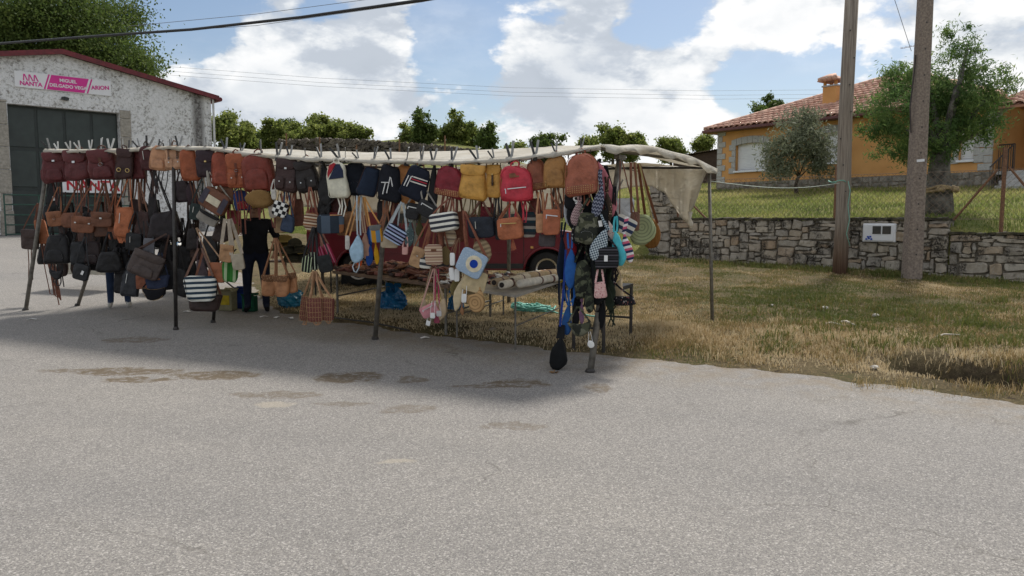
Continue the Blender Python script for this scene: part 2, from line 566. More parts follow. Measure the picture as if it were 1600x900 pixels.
# --- verge (bare earth and thatch under the grass), with the ditch on the right
m, nt, b = newmat('verge_earth', 0.97, spec=0.15)
co = nt.coord()
c = nt.ramp(nt.noise(co, 1.1, 6, 0.65), [(0.33, (0.13, 0.098, 0.055)), (0.5, (0.10, 0.08, 0.04)), (0.66, (0.065, 0.068, 0.025))])
c = nt.mix(nt.maprange(nt.noise(co, 28, 6, 0.7), 0.5, 0.66), c, (0.22, 0.165, 0.09))
c = nt.mix(nt.maprange(nt.noise(co, 9, 5, 0.7), 0.56, 0.66), c, (0.055, 0.04, 0.026))
dit = nt.new('ShaderNodeAttribute', attribute_name='soil')
c = nt.mix(dit.outputs['Fac'], c, nt.ramp(nt.noise(co, 12, 5), [(0.3, (0.022, 0.016, 0.012)), (0.7, (0.075, 0.055, 0.036))]))
nt.link(c, b.inputs['Base Color'])
nt.link(nt.bump(nt.noise(co, 45, 6, 0.7), 0.9, 0.03), b.inputs['Normal'])
DITCH = [gpix(1385, 574), gpix(1450, 582), gpix(1530, 594), gpix(1610, 604), gpix(1760, 622)]
def ditch_d(x, y):
    best = np.full(np.shape(x), 1e9); tt = np.zeros(np.shape(x))
    for i in range(len(DITCH) - 1):
        a = np.array(DITCH[i].xy); e = np.array(DITCH[i + 1].xy) - a
        t = np.clip(((x - a[0]) * e[0] + (y - a[1]) * e[1]) / (e @ e), 0, 1)
        dd = np.hypot(x - a[0] - t * e[0], y - a[1] - t * e[1])
        mm = dd < best
        best = np.where(mm, dd, best); tt = np.where(mm, i + t, tt)
    return best, tt
def verge_z(X, Y):
    sd = edge_sd(X, Y)
    sdn = sd + 0.16 * (fbm(X * 3.2, Y * 3.2, 3, 3) - 0.5) * 2
    lift = np.clip(sdn / 0.5, -1, 1)
    z = gz_np(X, Y) + np.where(sdn > 0, 0.004 + 0.035 * np.clip(sdn / 0.5, 0, 1), 0.10 * np.maximum(lift, -1))
    amp = np.clip((sdn - 0.1) / 0.9, 0, 1)
    z = z + amp * (0.10 * (fbm(X * 0.7, Y * 0.7, 21, 3) - 0.5) + 0.06 * (fbm(X * 3.5, Y * 3.5, 22, 3) - 0.5) + 0.025 * (fbm(X * 11, Y * 11, 9, 2) - 0.5))
    # low bank beside the road on the right
    bank = np.exp(-((sd - 1.5) / 0.75) ** 2) * np.clip((X - 1.2) / 1.6, 0, 1) * 0.07
    z = z + bank
    dd, t = ditch_d(X, Y)
    soil = np.exp(-((dd + .25 * (fbm(X * 3, Y * 3, 78, 3) - .5)) / 0.42) ** 2) * np.clip((t + 0.03) / 0.5, 0, 1)
    z = z - 0.42 * np.exp(-((dd + .12 * (fbm(X * 3, Y * 3, 77, 2) - .5)) / 0.33) ** 4) * np.clip((t + 0.05) / 0.35, 0, 1) * np.clip((sd - .34) / .22, 0, 1) * (0.75 + 0.5 * fbm(X * 4, Y * 4, 8, 2))
    return z, sd, sdn, soil
X, Y, fc = grid(-11.5, 24, 2.5, 30, 0.11)
Zv, sd, sdn, soil = verge_z(X, Y)
keep = (sdn[fc].max(axis=1) > -0.05)
V, f2, a2 = compact(np.stack([X, Y, Zv], -1), fc[keep], {'soil': np.clip(soil * 1.3 + 0.0, 0, 1)})
tag(np_mesh('verge', V, f2, m, attrs=a2, smooth=True), kind='structure')

# --- the field behind the stone wall
WN = Vector((0.663, 0.749)); WT = Vector((0.749, -0.663)); WP = Vector((0.0, 23.8))
# wall line: Y = 23.8 - 0.885 X
def wall_px(px):
    u = (px - CX) / F
    Yw = 23.8 / (1 + 0.885 * u)
    return Vector((u * Yw, Yw))
S_PIL = (wall_px(1014) - WP).dot(WT)
S_STEP = (wall_px(1476) - WP).dot(WT)
def field_z(x, y):
    x = np.asarray(x, dtype=np.float64); y = np.asarray(y, dtype=np.float64)
    dd = (x - WP.x) * WN.x + (y - WP.y) * WN.y
    s = (x - WP.x) * WT.x + (y - WP.y) * WT.y
    fl = np.clip((8 - x) / 17, 0, 1); fl = fl * fl * (3 - 2 * fl)
    dm = np.minimum(dd, 26)
    z = 1.42 + 0.095 * np.minimum(dd, 40) + 0.19 * np.maximum(0, dm - 2) * fl
    lo_ = gz_np(x, y) - 0.15
    fr = np.clip((S_PIL - s) / 0.6, 0, 1)           # left of the pillar the field ends in a bank
    k = np.clip((dd - 0.1) / 3.5, 0, 1)
    z = z * (1 - fr) + (lo_ * (1 - k) + z * k) * fr
    sB = np.clip((s - S_STEP) / 0.4, 0, 1)
    z = z - 0.22 * sB * np.exp(-np.maximum(dd, 0) / 3.0)
    z = z + 0.10 * (fbm(x * 0.5, y * 0.5, 31, 3) - 0.5)
    return np.where(dd < 0.08, 0.2, z)
m, nt, b = newmat('meadow_soil', 0.97, spec=0.1)
co = nt.coord()
nt.link(nt.ramp(nt.noise(co, 0.8, 6, 0.65), [(0.35, (0.20, 0.185, 0.07)), (0.65, (0.12, 0.145, 0.04))]), b.inputs['Base Color'])
nt.link(nt.bump(nt.noise(co, 8, 5), 0.8, 0.1), b.inputs['Normal'])
sv = np.concatenate([np.arange(-70, -10, 2.0), np.arange(-10, 24, 0.5), np.arange(24, 90, 2.0)])
dv = np.concatenate([[0.06], np.arange(0.1, 20, 0.5), np.arange(20, 120, 2.5)])
Sg, Dg = np.meshgrid(sv, dv)
i = np.arange(Sg.size).reshape(Sg.shape)
fc = np.stack([i[:-1, :-1], i[:-1, 1:], i[1:, 1:], i[1:, :-1]], -1).reshape(-1, 4)
Xf = WP.x + Sg.ravel() * WT.x + Dg.ravel() * WN.x; Yf = WP.y + Sg.ravel() * WT.y + Dg.ravel() * WN.y
tag(np_mesh('field', np.stack([Xf, Yf, field_z(Xf, Yf)], -1), fc, m, smooth=True), kind='structure')

# ------------------------------------------------------------------ grass
def leafmat(name, stops, trans=0.35, rough=0.6):
    m, nt, b = newmat(name, rough, spec=0.25)
    a = nt.new('ShaderNodeAttribute', attribute_name='tint')
    c = nt.ramp(a.outputs['Fac'], stops)
    nt.link(c, b.inputs['Base Color'])
    tr = nt.new('ShaderNodeBsdfTranslucent'); nt.link(c, tr.inputs['Color'])
    mx_ = nt.new('ShaderNodeMixShader'); mx_.inputs[0].default_value = trans
    out = m.node_tree.nodes['Material Output']
    nt.link(b.outputs[0], mx_.inputs[1]); nt.link(tr.outputs[0], mx_.inputs[2]); nt.link(mx_.outputs[0], out.inputs['Surface'])
    return m
def blades(name, x, y, z, h, wd, tint, mat, lean=0.6):
    n = len(x)
    a = RS.rand(n) * 2 * np.pi; la = RS.rand(n) * 2 * np.pi; ln = RS.rand(n) * lean * h
    dx = np.cos(a) * wd / 2; dy = np.sin(a) * wd / 2
    tx = np.cos(la) * ln; ty = np.sin(la) * ln
    v = np.empty((n, 5, 3))
    v[:, 0] = np.stack([x - dx, y - dy, z - 0.01], -1); v[:, 1] = np.stack([x + dx, y + dy, z - 0.01], -1)
    v[:, 2] = np.stack([x + dx * .8 + tx * .35, y + dy * .8 + ty * .35, z + h * .6], -1); v[:, 3] = np.stack([x - dx * .8 + tx * .35, y - dy * .8 + ty * .35, z + h * .6], -1)
    v[:, 4] = np.stack([x + tx, y + ty, z + h * (1 - 0.3 * (ln / (h + 1e-6)))], -1)
    o = np.arange(n)[:, None] * 5
    f = np.concatenate([o + [0, 1, 2], o + [0, 2, 3], o + [3, 2, 4]], 0)
    return np_mesh(name, v.reshape(-1, 3), f, mat, attrs={'tint': np.repeat(tint, 5)})
DRY = [(0.0, (0.10, 0.125, 0.03)), (0.28, (0.165, 0.175, 0.05)), (0.46, (0.21, 0.165, 0.06)), (0.66, (0.33, 0.235, 0.11)), (0.85, (0.49, 0.36, 0.19)), (1.0, (0.64, 0.52, 0.33))]
gm = leafmat('verge_grass', DRY, 0.3)
N = 900000
x = RS.uniform(-4.5, 15, N); y = RS.uniform(4.2, 21, N)
dens = np.clip(1.25 - (y - 7) / 16, 0.3, 1)
inv = np.abs(x / np.maximum(y, 0.1)) < 0.76
dw = (x - WP.x) * WN.x + (y - WP.y) * WN.y
z, sd, sdn, soil = verge_z(x, y)
bare = fbm(x * 1.3, y * 1.3, 40, 3)
ok = inv & (RS.rand(N) < dens) & (sdn > 0.02) & (dw < -0.15) & (RS.rand(N) < np.clip(sdn / 0.4, 0.1, 1)) & (soil < 0.45) & (RS.rand(N) < np.clip((bare - 0.30) * 5, 0.15, 1))
x, y, z, sd, soil, dw = (q[ok] for q in (x, y, z, sd, soil, dw))
dryf = fbm(x * 0.55, y * 0.55, 50, 3)
dryf = dryf + np.exp(-((sd - 1.2) / 0.9) ** 2) * 0.20 + np.where(x < 1.3, 0.2, 0)
lowgreen = fbm(x * 1.9, y * 1.9, 71, 3)
tint = np.clip((dryf - 0.42) * 2.2 + 0.36 + (lowgreen - 0.5) * 1.25 + RS.normal(0, 0.26, len(x)), 0, 1)
hh = (0.022 + 0.045 * RS.rand(len(x))) * (0.75 + 0.9 * np.exp(-((sd - 1.4) / 0.6) ** 2) * np.clip((x - 1.4) / 1.2, 0, 1))
hh = hh * np.where(dw > -1.0, 1.6, 1.0)
tag(blades('roadside_grass', x, y, z, hh, 0.008 * RS.uniform(0.6, 1.2, len(x)), tint, gm, 1.2), 'short dry and green grass covering the roadside verge', 'grass', kind='stuff')
# taller dry tufts and leafy weeds
def tufts(pts, n, hmin, hmax, spread, t0, t1, name, label, wd=0.006):
    xs, ys, hs, ts = [], [], [], []
    for (tx, ty) in pts:
        k = int(n * random.uniform(.6, 1.3))
        xs.append(RS.normal(tx, spread, k)); ys.append(RS.normal(ty, spread, k)); hs.append(RS.uniform(hmin, hmax, k) * random.uniform(.6, 1.1)); ts.append(np.clip(RS.normal(random.uniform(t0, t1), 0.12, k), 0, 1))
    xs, ys, hs, ts = map(np.concatenate, (xs, ys, hs, ts))
    z = verge_z(xs, ys)[0]
    return tag(blades(name, xs, ys, z, hs, np.full(len(xs), wd), ts, gm, 1.1), label, 'grass', kind='stuff')
pts = []
while len(pts) < 210:
    px = random.uniform(1000, 1330)
    e = gpix(px, 575 + (px - 1140) * 0.11 - random.uniform(8, 62) - (14 if px > 1200 else 0))
    pts.append((e.x, e.y))
for _ in range(16):
    e = gpix(random.uniform(1340, 1600), random.uniform(600, 614) + random.uniform(0, 10)); pts.append((e.x, e.y))
for _ in range(40):
    e = gpix(random.uniform(1340, 1600), random.uniform(520, 565)); pts.append((e.x, e.y))
tufts(pts, 46, 0.04, 0.12, 0.08, 0.5, 0.98, 'dry_grass_tufts', 'long straw coloured grass along the bank by the road')
pts = [gpix(random.uniform(1000, 1600), 0).xy for _ in range(0)]
for _ in range(150):
    px = random.uniform(1020, 1600); w_ = wall_px(px) - WN * random.uniform(0.3, 0.95)
    pts.append((w_.x, w_.y))
for _ in range(110):
    e = gpix(random.uniform(1180, 1600), random.uniform(470, 560)); pts.append((e.x, e.y))
tufts(pts, 40, 0.05, 0.17, 0.10, 0.05, 0.35, 'green_weeds', 'green weeds growing in patches on the verge and along the wall foot', 0.014)
# meadow grass in the field
mm = leafmat('meadow_grass', [(0.0, (0.085, 0.125, 0.03)), (0.4, (0.18, 0.22, 0.055)), (0.7, (0.32, 0.32, 0.10)), (1.0, (0.48, 0.42, 0.19))], 0.5)
N = 150000
s = RS.uniform(-16, 20, N); dd = 0.15 + RS.rand(N) ** 1.4 * 24
x = WP.x + s * WT.x + dd * WN.x; y = WP.y + s * WT.y + dd * WN.y
ok = (np.abs(x / y) < 0.78) & (y > 10); x, y, dd = x[ok], y[ok], dd[ok]
tint = np.clip(fbm(x * 0.6, y * 0.6, 60, 4) * 1.5 - 0.28 + dd * 0.012 + RS.normal(0, 0.15, len(x)), 0, 1)
tag(blades('meadow_grass', x, y, field_z(x, y), RS.uniform(0.05, 0.15, len(x)), RS.uniform(0.010, 0.020, len(x)), tint, mm, 1.1), 'green meadow grass in the field behind the stone wall', 'grass', kind='stuff')

# ------------------------------------------------------------------ stones
m, nt, b = newmat('rubble_stone', 0.92, spec=0.2)
co = nt.coord('Generated'); oc = nt.coord('Object')
geo = nt.new('ShaderNodeNewGeometry').outputs['Position']
oi = nt.new('ShaderNodeObjectInfo').outputs['Random']
c = nt.ramp(oi, [(0.0, (0.312, 0.281, 0.231)), (0.2, (0.438, 0.394, 0.325)), (0.45, (0.369, 0.335, 0.288)), (0.65, (0.500, 0.444, 0.356)), (0.82, (0.425, 0.319, 0.219)), (0.9, (0.525, 0.481, 0.406)), (1.0, (0.350, 0.325, 0.290))])
c = nt.mix(nt.maprange(nt.noise(geo, 7, 6, 0.65), 0.35, 0.7), c, nt.mix(1.0, c, (0.55, 0.53, 0.50), 'MULTIPLY'))
c = nt.mix(nt.maprange(nt.noise(geo, 22, 5, 0.7), 0.56, 0.68), c, (0.43, 0.41, 0.36))
c = nt.mix(nt.math('MULTIPLY', nt.maprange(nt.noise(geo, 2.2, 5, 0.68), 0.50, 0.60), nt.maprange(nt.noise(geo, 30, 4, 0.7), 0.35, 0.55)), c, (0.035, 0.031, 0.026))
nt.link(c, b.inputs['Base Color'])
nt.link(nt.bump(nt.noise(geo, 38, 6, 0.7), 0.8, 0.015), b.inputs['Normal'])
M_STONE = m
M_MORTAR = surf('wall_core', (0.25, 0.22, 0.175), (0.13, 0.113, 0.09), 14, 0.95, 0.6, 0.02)
M_MOSS = surf('moss_cap', (0.10, 0.085, 0.05), (0.03, 0.028, 0.02), 9, 0.97, 0.8, 0.03)

def pack(W, H, cell, rnd, wr=(2, 8), hr=(1, 4)):
    """irregular ashlar: rectangles packed into a W x H wall, in metres"""
    nx, nz = max(1, int(round(W / cell))), max(1, int(round(H / cell)))
    occ = np.zeros((nz, nx), bool); out = []
    for j in range(nz):
        for i in range(nx):
            if occ[j, i]:
                continue
            ww, hh_ = rnd.randint(*wr), rnd.randint(*hr)
            if hh_ >= 3:
                ww = max(ww, 2)
            ww = min(ww, nx - i); hh_ = min(hh_, nz - j)
            k = 0
            while k < ww and not occ[j, i + k]:
                k += 1
            ww = k
            if nx - i - ww == 1 and not occ[j, nx - 1]:
                ww += 1
            occ[j:j + hh_, i:i + ww] = True
            out.append((i * W / nx, j * H / nz, ww * W / nx, hh_ * H / nz))
    return out
def stone_mesh(mb, x, z, ww, hh_, rnd, depth=0.09, gap=0.005, y0=0.0):
    """a rough-edged stone whose face looks along -y"""
    n = 10 if ww > 0.22 else 8
    pts = []
    a0 = rnd.uniform(0, 1)
    for q in range(n):
        a = 2 * math.pi * (q + 0.5) / n
        ca, sa = math.cos(a), math.sin(a)
        rx = (ww / 2 - gap) * math.copysign(abs(ca) ** 0.30, ca) * rnd.uniform(0.86, 1.05) + rnd.uniform(-.018, .018)
        rz = (hh_ / 2 - gap) * math.copysign(abs(sa) ** 0.30, sa) * rnd.uniform(0.84, 1.06) + rnd.uniform(-.018, .018)
        pts.append((x + ww / 2 + rx, z + hh_ / 2 + rz))
    p = rnd.uniform(0.0, 0.035)
    mb.loft(pts, [(y0 - p - depth * .30, 0.86), (y0 - p - depth * .20, 0.96), (y0 + 0.01, 1.0), (y0 + depth, 0.98)])
    return pts

def stone_wall(name, label, P0, P1, z0, z1, base0, thick, rnd, cell=0.085, parts=True, wr=(2, 8), hr=(1, 4), ends=False, top_moss=True):
    """wall between two ground points (xy), its face towards the road"""
    P0, P1 = Vector(P0), Vector(P1)
    L = (P1 - P0).length
    yaw = math.atan2(P1.y - P0.y, P1.x - P0.x)
    root = thing(name, label, 'wall', (P0.x, P0.y, base0), (0, 0, yaw))
    h0, h1 = z0 - base0, z1 - base0
    H = h0
    MB().box((L / 2, thick / 2 + 0.045, H / 2 - 0.25), (L - 0.02, thick, H + 0.46)).build('core', M_MORTAR, root)
    for (x, z, ww, hh_) in pack(L, H + 0.35, cell, rnd, wr, hr):
        mb = MB()
        stone_mesh(mb, 0 - ww / 2, 0, ww, hh_, rnd)
        o = mb.build('stone', M_STONE, root, smooth=False, fix=True)
        o.location = (x + ww / 2, 0.02, z - 0.35)
        o.rotation_euler = (rnd.uniform(-.05, .05), rnd.uniform(-.10, .10), rnd.uniform(-.07, .07))
    if ends:
        for (z, hh_) in [(k * 0.16, 0.16) for k in range(int(H / 0.16))]:
            mb = MB(); stone_mesh(mb, -thick / 2, 0, thick, hh_, rnd)
            o = mb.build('stone', M_STONE, root, fix=True)
            o.location = (L - 0.02, thick / 2 + 0.03, z); o.rotation_euler = (0, 0, math.pi / 2)
    if top_moss:
        mb = MB(); n = int(L / 0.12) + 1
        for k in range(n):
            mb.box((L * (k + .5) / n, thick / 2, H + 0.012 + rnd.uniform(-.012, .018)), (L / n * 1.05, thick + 0.07 + rnd.uniform(-.03, .05), 0.05), (rnd.uniform(-.06, .06), rnd.uniform(-.08, .08), rnd.uniform(-.08, .08)))
        tag(mb.build('mossy_capping', M_MOSS, root, fix=True), kind='stuff')
    return root
rnd = random.Random(3)
A = wall_px(1047); Bp = wall_px(1481); C_ = wall_px(1640)
zt = 1.55
stone_wall('stone_wall', 'long rubble stone wall with mossy top behind the two poles', A, Bp, zt, zt, 0.32, 0.42, rnd, 0.08, wr=(2, 7), hr=(1, 3))
D_ = C_ + (C_ - Bp).normalized() * 1.2
stone_wall('low_stone_wall', 'lower stretch of stone wall at the right edge beyond the step', Bp + WT * 0.02, D_, 1.26, 1.26, 0.25, 0.42, rnd, 0.08, wr=(2, 7), hr=(1, 3))
pl = wall_px(1014); pr = wall_px(1047)
stone_wall('stone_pillar', 'tall square stone gate pillar at the left end of the wall', pl - WN * 0.04, pr - WN * 0.04 - WT * 0.01, 2.52, 2.5, 0.42, 0.6, rnd, 0.1, wr=(2, 6), hr=(1, 3), ends=True)

# ------------------------------------------------------------------ foliage
def tree(name, label, base, trunk_pts, trunk_r, lobes, nleaf, leaf, mat, bark, limbs=(), narrow=1.0, clump=0.30, seed=1, group=None, droop=0.0, cat='tree', nclump=None, fill=0.55):
    """lobes: (centre, radii) in metres from the base"""
    rs = np.random.RandomState(seed)
    root = thing(name, label, cat, base, (0, 0, 0), group)
    tp = [Vector(p) for p in trunk_pts]
    MB().tube(tp, trunk_r, 10, scales=[1.15] + [1 - 0.45 * i / max(1, len(tp) - 1) for i in range(1, len(tp))]).build('trunk', bark, root, smooth=True)
    top = tp[-1]
    for l in limbs:
        l = Vector(l); mid_ = (top * .45 + l * .55) + Vector((0, 0, -0.1 * (l - top).length))
        MB().tube([top - Vector((0, 0, 0.15)), mid_, l], trunk_r * .33, 6, scales=[1, .7, .3]).build('limb', bark, root, smooth=True)
    vol = np.array([r[0] * r[1] * r[2] for c_, r in lobes]) ** 0.75; vol = vol / vol.sum()
    P = []; T = []
    for (c_, r), fr in zip(lobes, vol):
        n = int(nleaf * fr)
        nc = max(6, int((nclump or nleaf / 90) * fr))
        dv_ = rs.normal(0, 1, (nc, 3)); dv_ /= np.linalg.norm(dv_, axis=1)[:, None]
        rad = (fill + (1 - fill) * rs.rand(nc)) ** 0.6
        rad *= 0.70 + 0.62 * rs.rand(nc) ** 1.5
        cc = np.array(c_) + dv_ * rad[:, None] * np.array(r)
        ct = rs.rand(nc)
        k = rs.randint(0, nc, n)
        cs = clump * (0.5 + rs.rand(nc))
        p = cc[k] + rs.normal(0, 1, (n, 3)) * cs[k][:, None] * np.array([1, 1, 0.75])
        P.append(p); T.append(np.clip(ct[k] * 0.65 + rs.rand(n) * 0.35, 0, 1))
    P = np.concatenate(P); T = np.concatenate(T); n = len(P)
    a = rs.normal(0, 1, (n, 3)); a[:, 2] -= droop; a /= np.linalg.norm(a, axis=1)[:, None]
    b_ = np.cross(a, rs.normal(0, 1, (n, 3))); b_ /= np.linalg.norm(b_, axis=1)[:, None]
    sz = leaf * rs.uniform(0.6, 1.3, n)[:, None]
    v = np.empty((n, 4, 3))
    v[:, 0] = P - a * sz; v[:, 1] = P + b_ * sz * 0.55 * narrow; v[:, 2] = P + a * sz; v[:, 3] = P - b_ * sz * 0.55 * narrow
    f = np.arange(n * 4).reshape(n, 4)
    o = np_mesh('crown', v.reshape(-1, 3), f, mat, root, {'tint': np.repeat(T, 4)})
    tag(o, kind='stuff')
    return root
M_BARK = surf('bark', (0.13, 0.10, 0.075), (0.045, 0.036, 0.03), 7, 0.95, 0.9, 0.04)
M_BARKD = surf('dark_bark', (0.19, 0.175, 0.15), (0.045, 0.04, 0.035), 5, 0.95, 1.0, 0.05)
LF = leafmat('leaf_green', [(0, (0.10, 0.14, 0.03)), (0.5, (0.18, 0.22, 0.055)), (1, (0.30, 0.32, 0.095))], 0.6)
LFD = leafmat('leaf_dark', [(0, (0.05, 0.08, 0.02)), (0.5, (0.09, 0.135, 0.033)), (1, (0.16, 0.20, 0.05))], 0.5)
LASH = leafmat('leaf_ash', [(0, (0.06, 0.115, 0.035)), (0.5, (0.11, 0.185, 0.055)), (0.85, (0.19, 0.27, 0.08)), (1, (0.33, 0.38, 0.10))], 0.55)
LOL = leafmat('leaf_olive', [(0, (0.09, 0.11, 0.065)), (0.5, (0.17, 0.19, 0.12)), (1, (0.29, 0.30, 0.20))], 0.35)

# big tree behind the garage
b0 = Vector((-31.5, 52, 1.0))
def L(px, py, Y, rx, rz, base, ry=None):
    p = at(px, py, Y) - base
    s_ = Y / F
    return ((p.x, p.y, p.z), (rx * s_, (ry or rx) * s_, rz * s_))
tree('spreading_tree', 'big dark green tree towering behind the whitewashed garage', b0, [(0, 0, 0), (.2, 0, 4), (0, 0, 8)], 0.45,
     [L(60, 70, 52, 75, 55, b0), L(150, 60, 52, 55, 45, b0), L(110, 20, 53, 70, 40, b0), L(20, 30, 50, 60, 40, b0), L(190, 95, 51, 45, 30, b0), L(225, 105, 50, 25, 22, b0), L(40, 110, 52, 60, 40, b0), L(205, 25, 54, 26, 22, b0), L(-60, 60, 52, 70, 60, b0)],
     90000, 0.10, LFD, M_BARKD, [(2, 0, 11), (-3, 0, 11), (4.5, 0, 10), (0, 1, 13)], clump=0.55, seed=4, fill=0.35)
far = [(378, 218, 22, 22, 56, LF, 'light green bush right of the rounded tree by the garage'), (452, 212, 26, 22, 64, LFD, 'darker tree just behind the left end of the dry stone wall'), (500, 206, 22, 24, 66, LF, 'tall thin tree rising left of the wide green tree'), (562, 214, 18, 18, 62, LF, 'low bush at the right foot of the wide green tree'), (640, 214, 14, 18, 64, LF, 'small bush left of the narrow upright tree'), (735, 218, 18, 16, 64, LF, 'low bush between the broad and the small round dark trees'), (357, 212, 28, 32, 52, LF, 'rounded bright tree just right of the garage'), (428, 215, 34, 28, 58, LF, 'low bushy tree left behind the dry stone wall'), (395, 222, 18, 20, 60, LFD, 'small dark bush between the garage and the dry stone wall'),
       (525, 208, 46, 26, 62, LF, 'wide green tree behind the left half of the dry stone wall'), (475, 218, 26, 22, 60, LF, 'low green tree between two wider ones above the dry stone wall'),
       (660, 206, 24, 30, 60, LFD, 'narrow upright tree behind the middle of the dry stone wall'), (707, 207, 32, 28, 62, LF, 'broad leafy tree right of the narrow upright one'), (763, 216, 15, 19, 60, LFD, 'small round dark tree near the right end of the dry stone wall'),
       (855, 226, 31, 20, 64, LFD, 'rounded bush rising over the middle of the canopy'), (805, 236, 16, 10, 66, LF, 'low pale bush left of the rounded bush above the canopy'),
       (955, 218, 22, 20, 62, LF, 'pointed green tree above the right end of the canopy'), (985, 226, 20, 14, 62, LF, 'small green tree beside the pointed one above the canopy'), (920, 226, 16, 11, 64, LF, 'thin low bush left of the pointed tree'),
       (1045, 232, 28, 12, 66, LF, 'flat topped bush above the canopy edge near the shed'), (1100, 228, 16, 14, 66, LF, 'thin light tree beside the brown shed'), (1194, 172, 40, 20, 70, LFD, 'dark green tree rising behind the left end of the house roof')]
for k, (px, py, rx, rz, Y, mt, lab) in enumerate(far):
    gx = (px - CX) / F * Y
    zb = float(field_z(np.array([gx]), np.array([Y]))[0]) - 0.3
    b_ = Vector((gx, Y, zb))
    s_ = Y / F; c0 = at(px, py, Y) - b_
    lobes = [((c0.x, 0, c0.z), (rx * .46 * s_, rx * .46 * s_, rz * .5 * s_)), ((c0.x, 0, c0.z - rz * .9 * s_), (rx * .7 * s_, rx * .6 * s_, rz * .8 * s_))]
    rr = random.Random(k + 5)
    for q in range(3):
        lobes.append(((c0.x + rr.uniform(-.7, .7) * rx * s_, rr.uniform(-.4, .4), c0.z + rr.uniform(.45, .95) * rz * s_), (rx * rr.uniform(.12, .25) * s_,) * 2 + (rz * rr.uniform(.2, .42) * s_,)))
    for q in range(11):
        an = rr.uniform(0, 6.28); ra = rr.uniform(.25, .85)
        lobes.append(((c0.x + math.cos(an) * rx * ra * s_, rr.uniform(-.8, .8), c0.z + math.sin(an) * rz * ra * .9 * s_), (rx * rr.uniform(.14, .36) * s_,) * 2 + (rz * rr.uniform(.18, .42) * s_,)))
    tree('leafy_tree', lab, b_, [(0, 0, -.3), (0.05, 0, max(.4, c0.z * .45)), (0, 0, max(.6, c0.z * .8))], 0.16, lobes, int(5200 + rx * 180), 0.115, mt, M_BARK, [(c0.x + q, 0, c0.z + .2) for q in (-.5, .5)], clump=0.17, seed=20 + k, group='trees along the skyline', fill=0.12)

# ------------------------------------------------------------------ dry stone wall on the skyline
dw_px = [(436, 222), (500, 220), (580, 223), (650, 228), (710, 233), (775, 246), (800, 252)]
M_DRY = surf('dry_stone', (0.17, 0.145, 0.115), (0.06, 0.05, 0.042), 2.2, 0.95, 0.8, 0.05)
root = thing('dry_stone_wall', 'old dry stone wall with slanting top stones on the skyline', 'wall', at(436, 240, 55))
o0 = Vector(root.location); mbb = MB(); rr = random.Random(8)
for k in range(len(dw_px) - 1):
    (x0, y0), (x1, y1) = dw_px[k], dw_px[k + 1]
    n = int((x1 - x0) / 2.0)
    for q in range(n):
        px = x0 + (x1 - x0) * q / n; py = y0 + (y1 - y0) * q / n
        p = at(px, py, 55) - o0
        for lv in range(8):
            w_ = rr.uniform(.14, .42)
            if lv > 0 and rr.random() < .35:
                continue
            zz_ = p.z - lv * 0.19 + rr.uniform(-.07, .07)
            mbb.box((p.x + rr.uniform(-.05, .05), p.y + rr.uniform(-.1, .1), zz_), (w_ if lv else .13, rr.uniform(.3, .5), rr.uniform(.1, .2) if lv else rr.uniform(.3, .5)), (rr.uniform(-.2, .2), (0.9 + rr.uniform(-.3, .3)) if lv == 0 else rr.uniform(-.15, .15), rr.uniform(-.3, .3)))
tag(mbb.build('stones', M_DRY, root), kind='stuff')
cb = MB()
for k in range(len(dw_px) - 1):
    a_ = at(dw_px[k][0], dw_px[k][1] + 5, 55.2) - o0; b2 = at(dw_px[k + 1][0], dw_px[k + 1][1] + 5, 55.2) - o0
    cb.add([a_, b2, b2 + Vector((0, .35, 0)), a_ + Vector((0, .35, 0)), a_ - Vector((0, 0, 3.5)), b2 - Vector((0, 0, 3.5)), b2 + Vector((0, .35, -3.5)), a_ + Vector((0, .35, -3.5))], [(0, 1, 2, 3), (0, 4, 5, 1), (1, 5, 6, 2), (3, 2, 6, 7)])
cb.build('core', M_MORTAR, root)
M_RUSTY = surf('rusted_iron', (0.24, 0.125, 0.065), (0.12, 0.06, 0.035), 30, 0.85, 0.4)
for k, (px, t_, wch) in enumerate([(448, 208, 'leftmost rusty'), (500, 214, 'second thin rusty'), (557, 226, 'short rusty'), (624, 218, 'lone grey'), (695, 212, 'right thin rusty')]):
    p = at(px, t_, 53); q = at(px, 262, 53)
    o = MB().tube([(0, 0, 0), (.03, 0, p.z - q.z)], 0.055, 6).build('fence_post', M_RUSTY)
    o.location = q
    tag(o, wch + ' fence post standing before the dry stone wall', 'fence post', 'fence posts before the dry stone wall')
# ================================================================== BUILDINGS
def plane_local(px, py, P0, yaw, yoff=0.0):
    """local (x,z) where the pixel's ray meets the vertical plane through P0 with heading yaw"""
    t = Vector((math.cos(yaw), math.sin(yaw), 0)); n = Vector((-math.sin(yaw), math.cos(yaw), 0))
    o = Vector((0, 0, CAMZ)); dd = pixdir(px, py)
    P0 = Vector(P0) + n * yoff
    k = (P0 - o).dot(n) / dd.dot(n)
    p = o + dd * k
    return (p - P0).dot(t), p.z

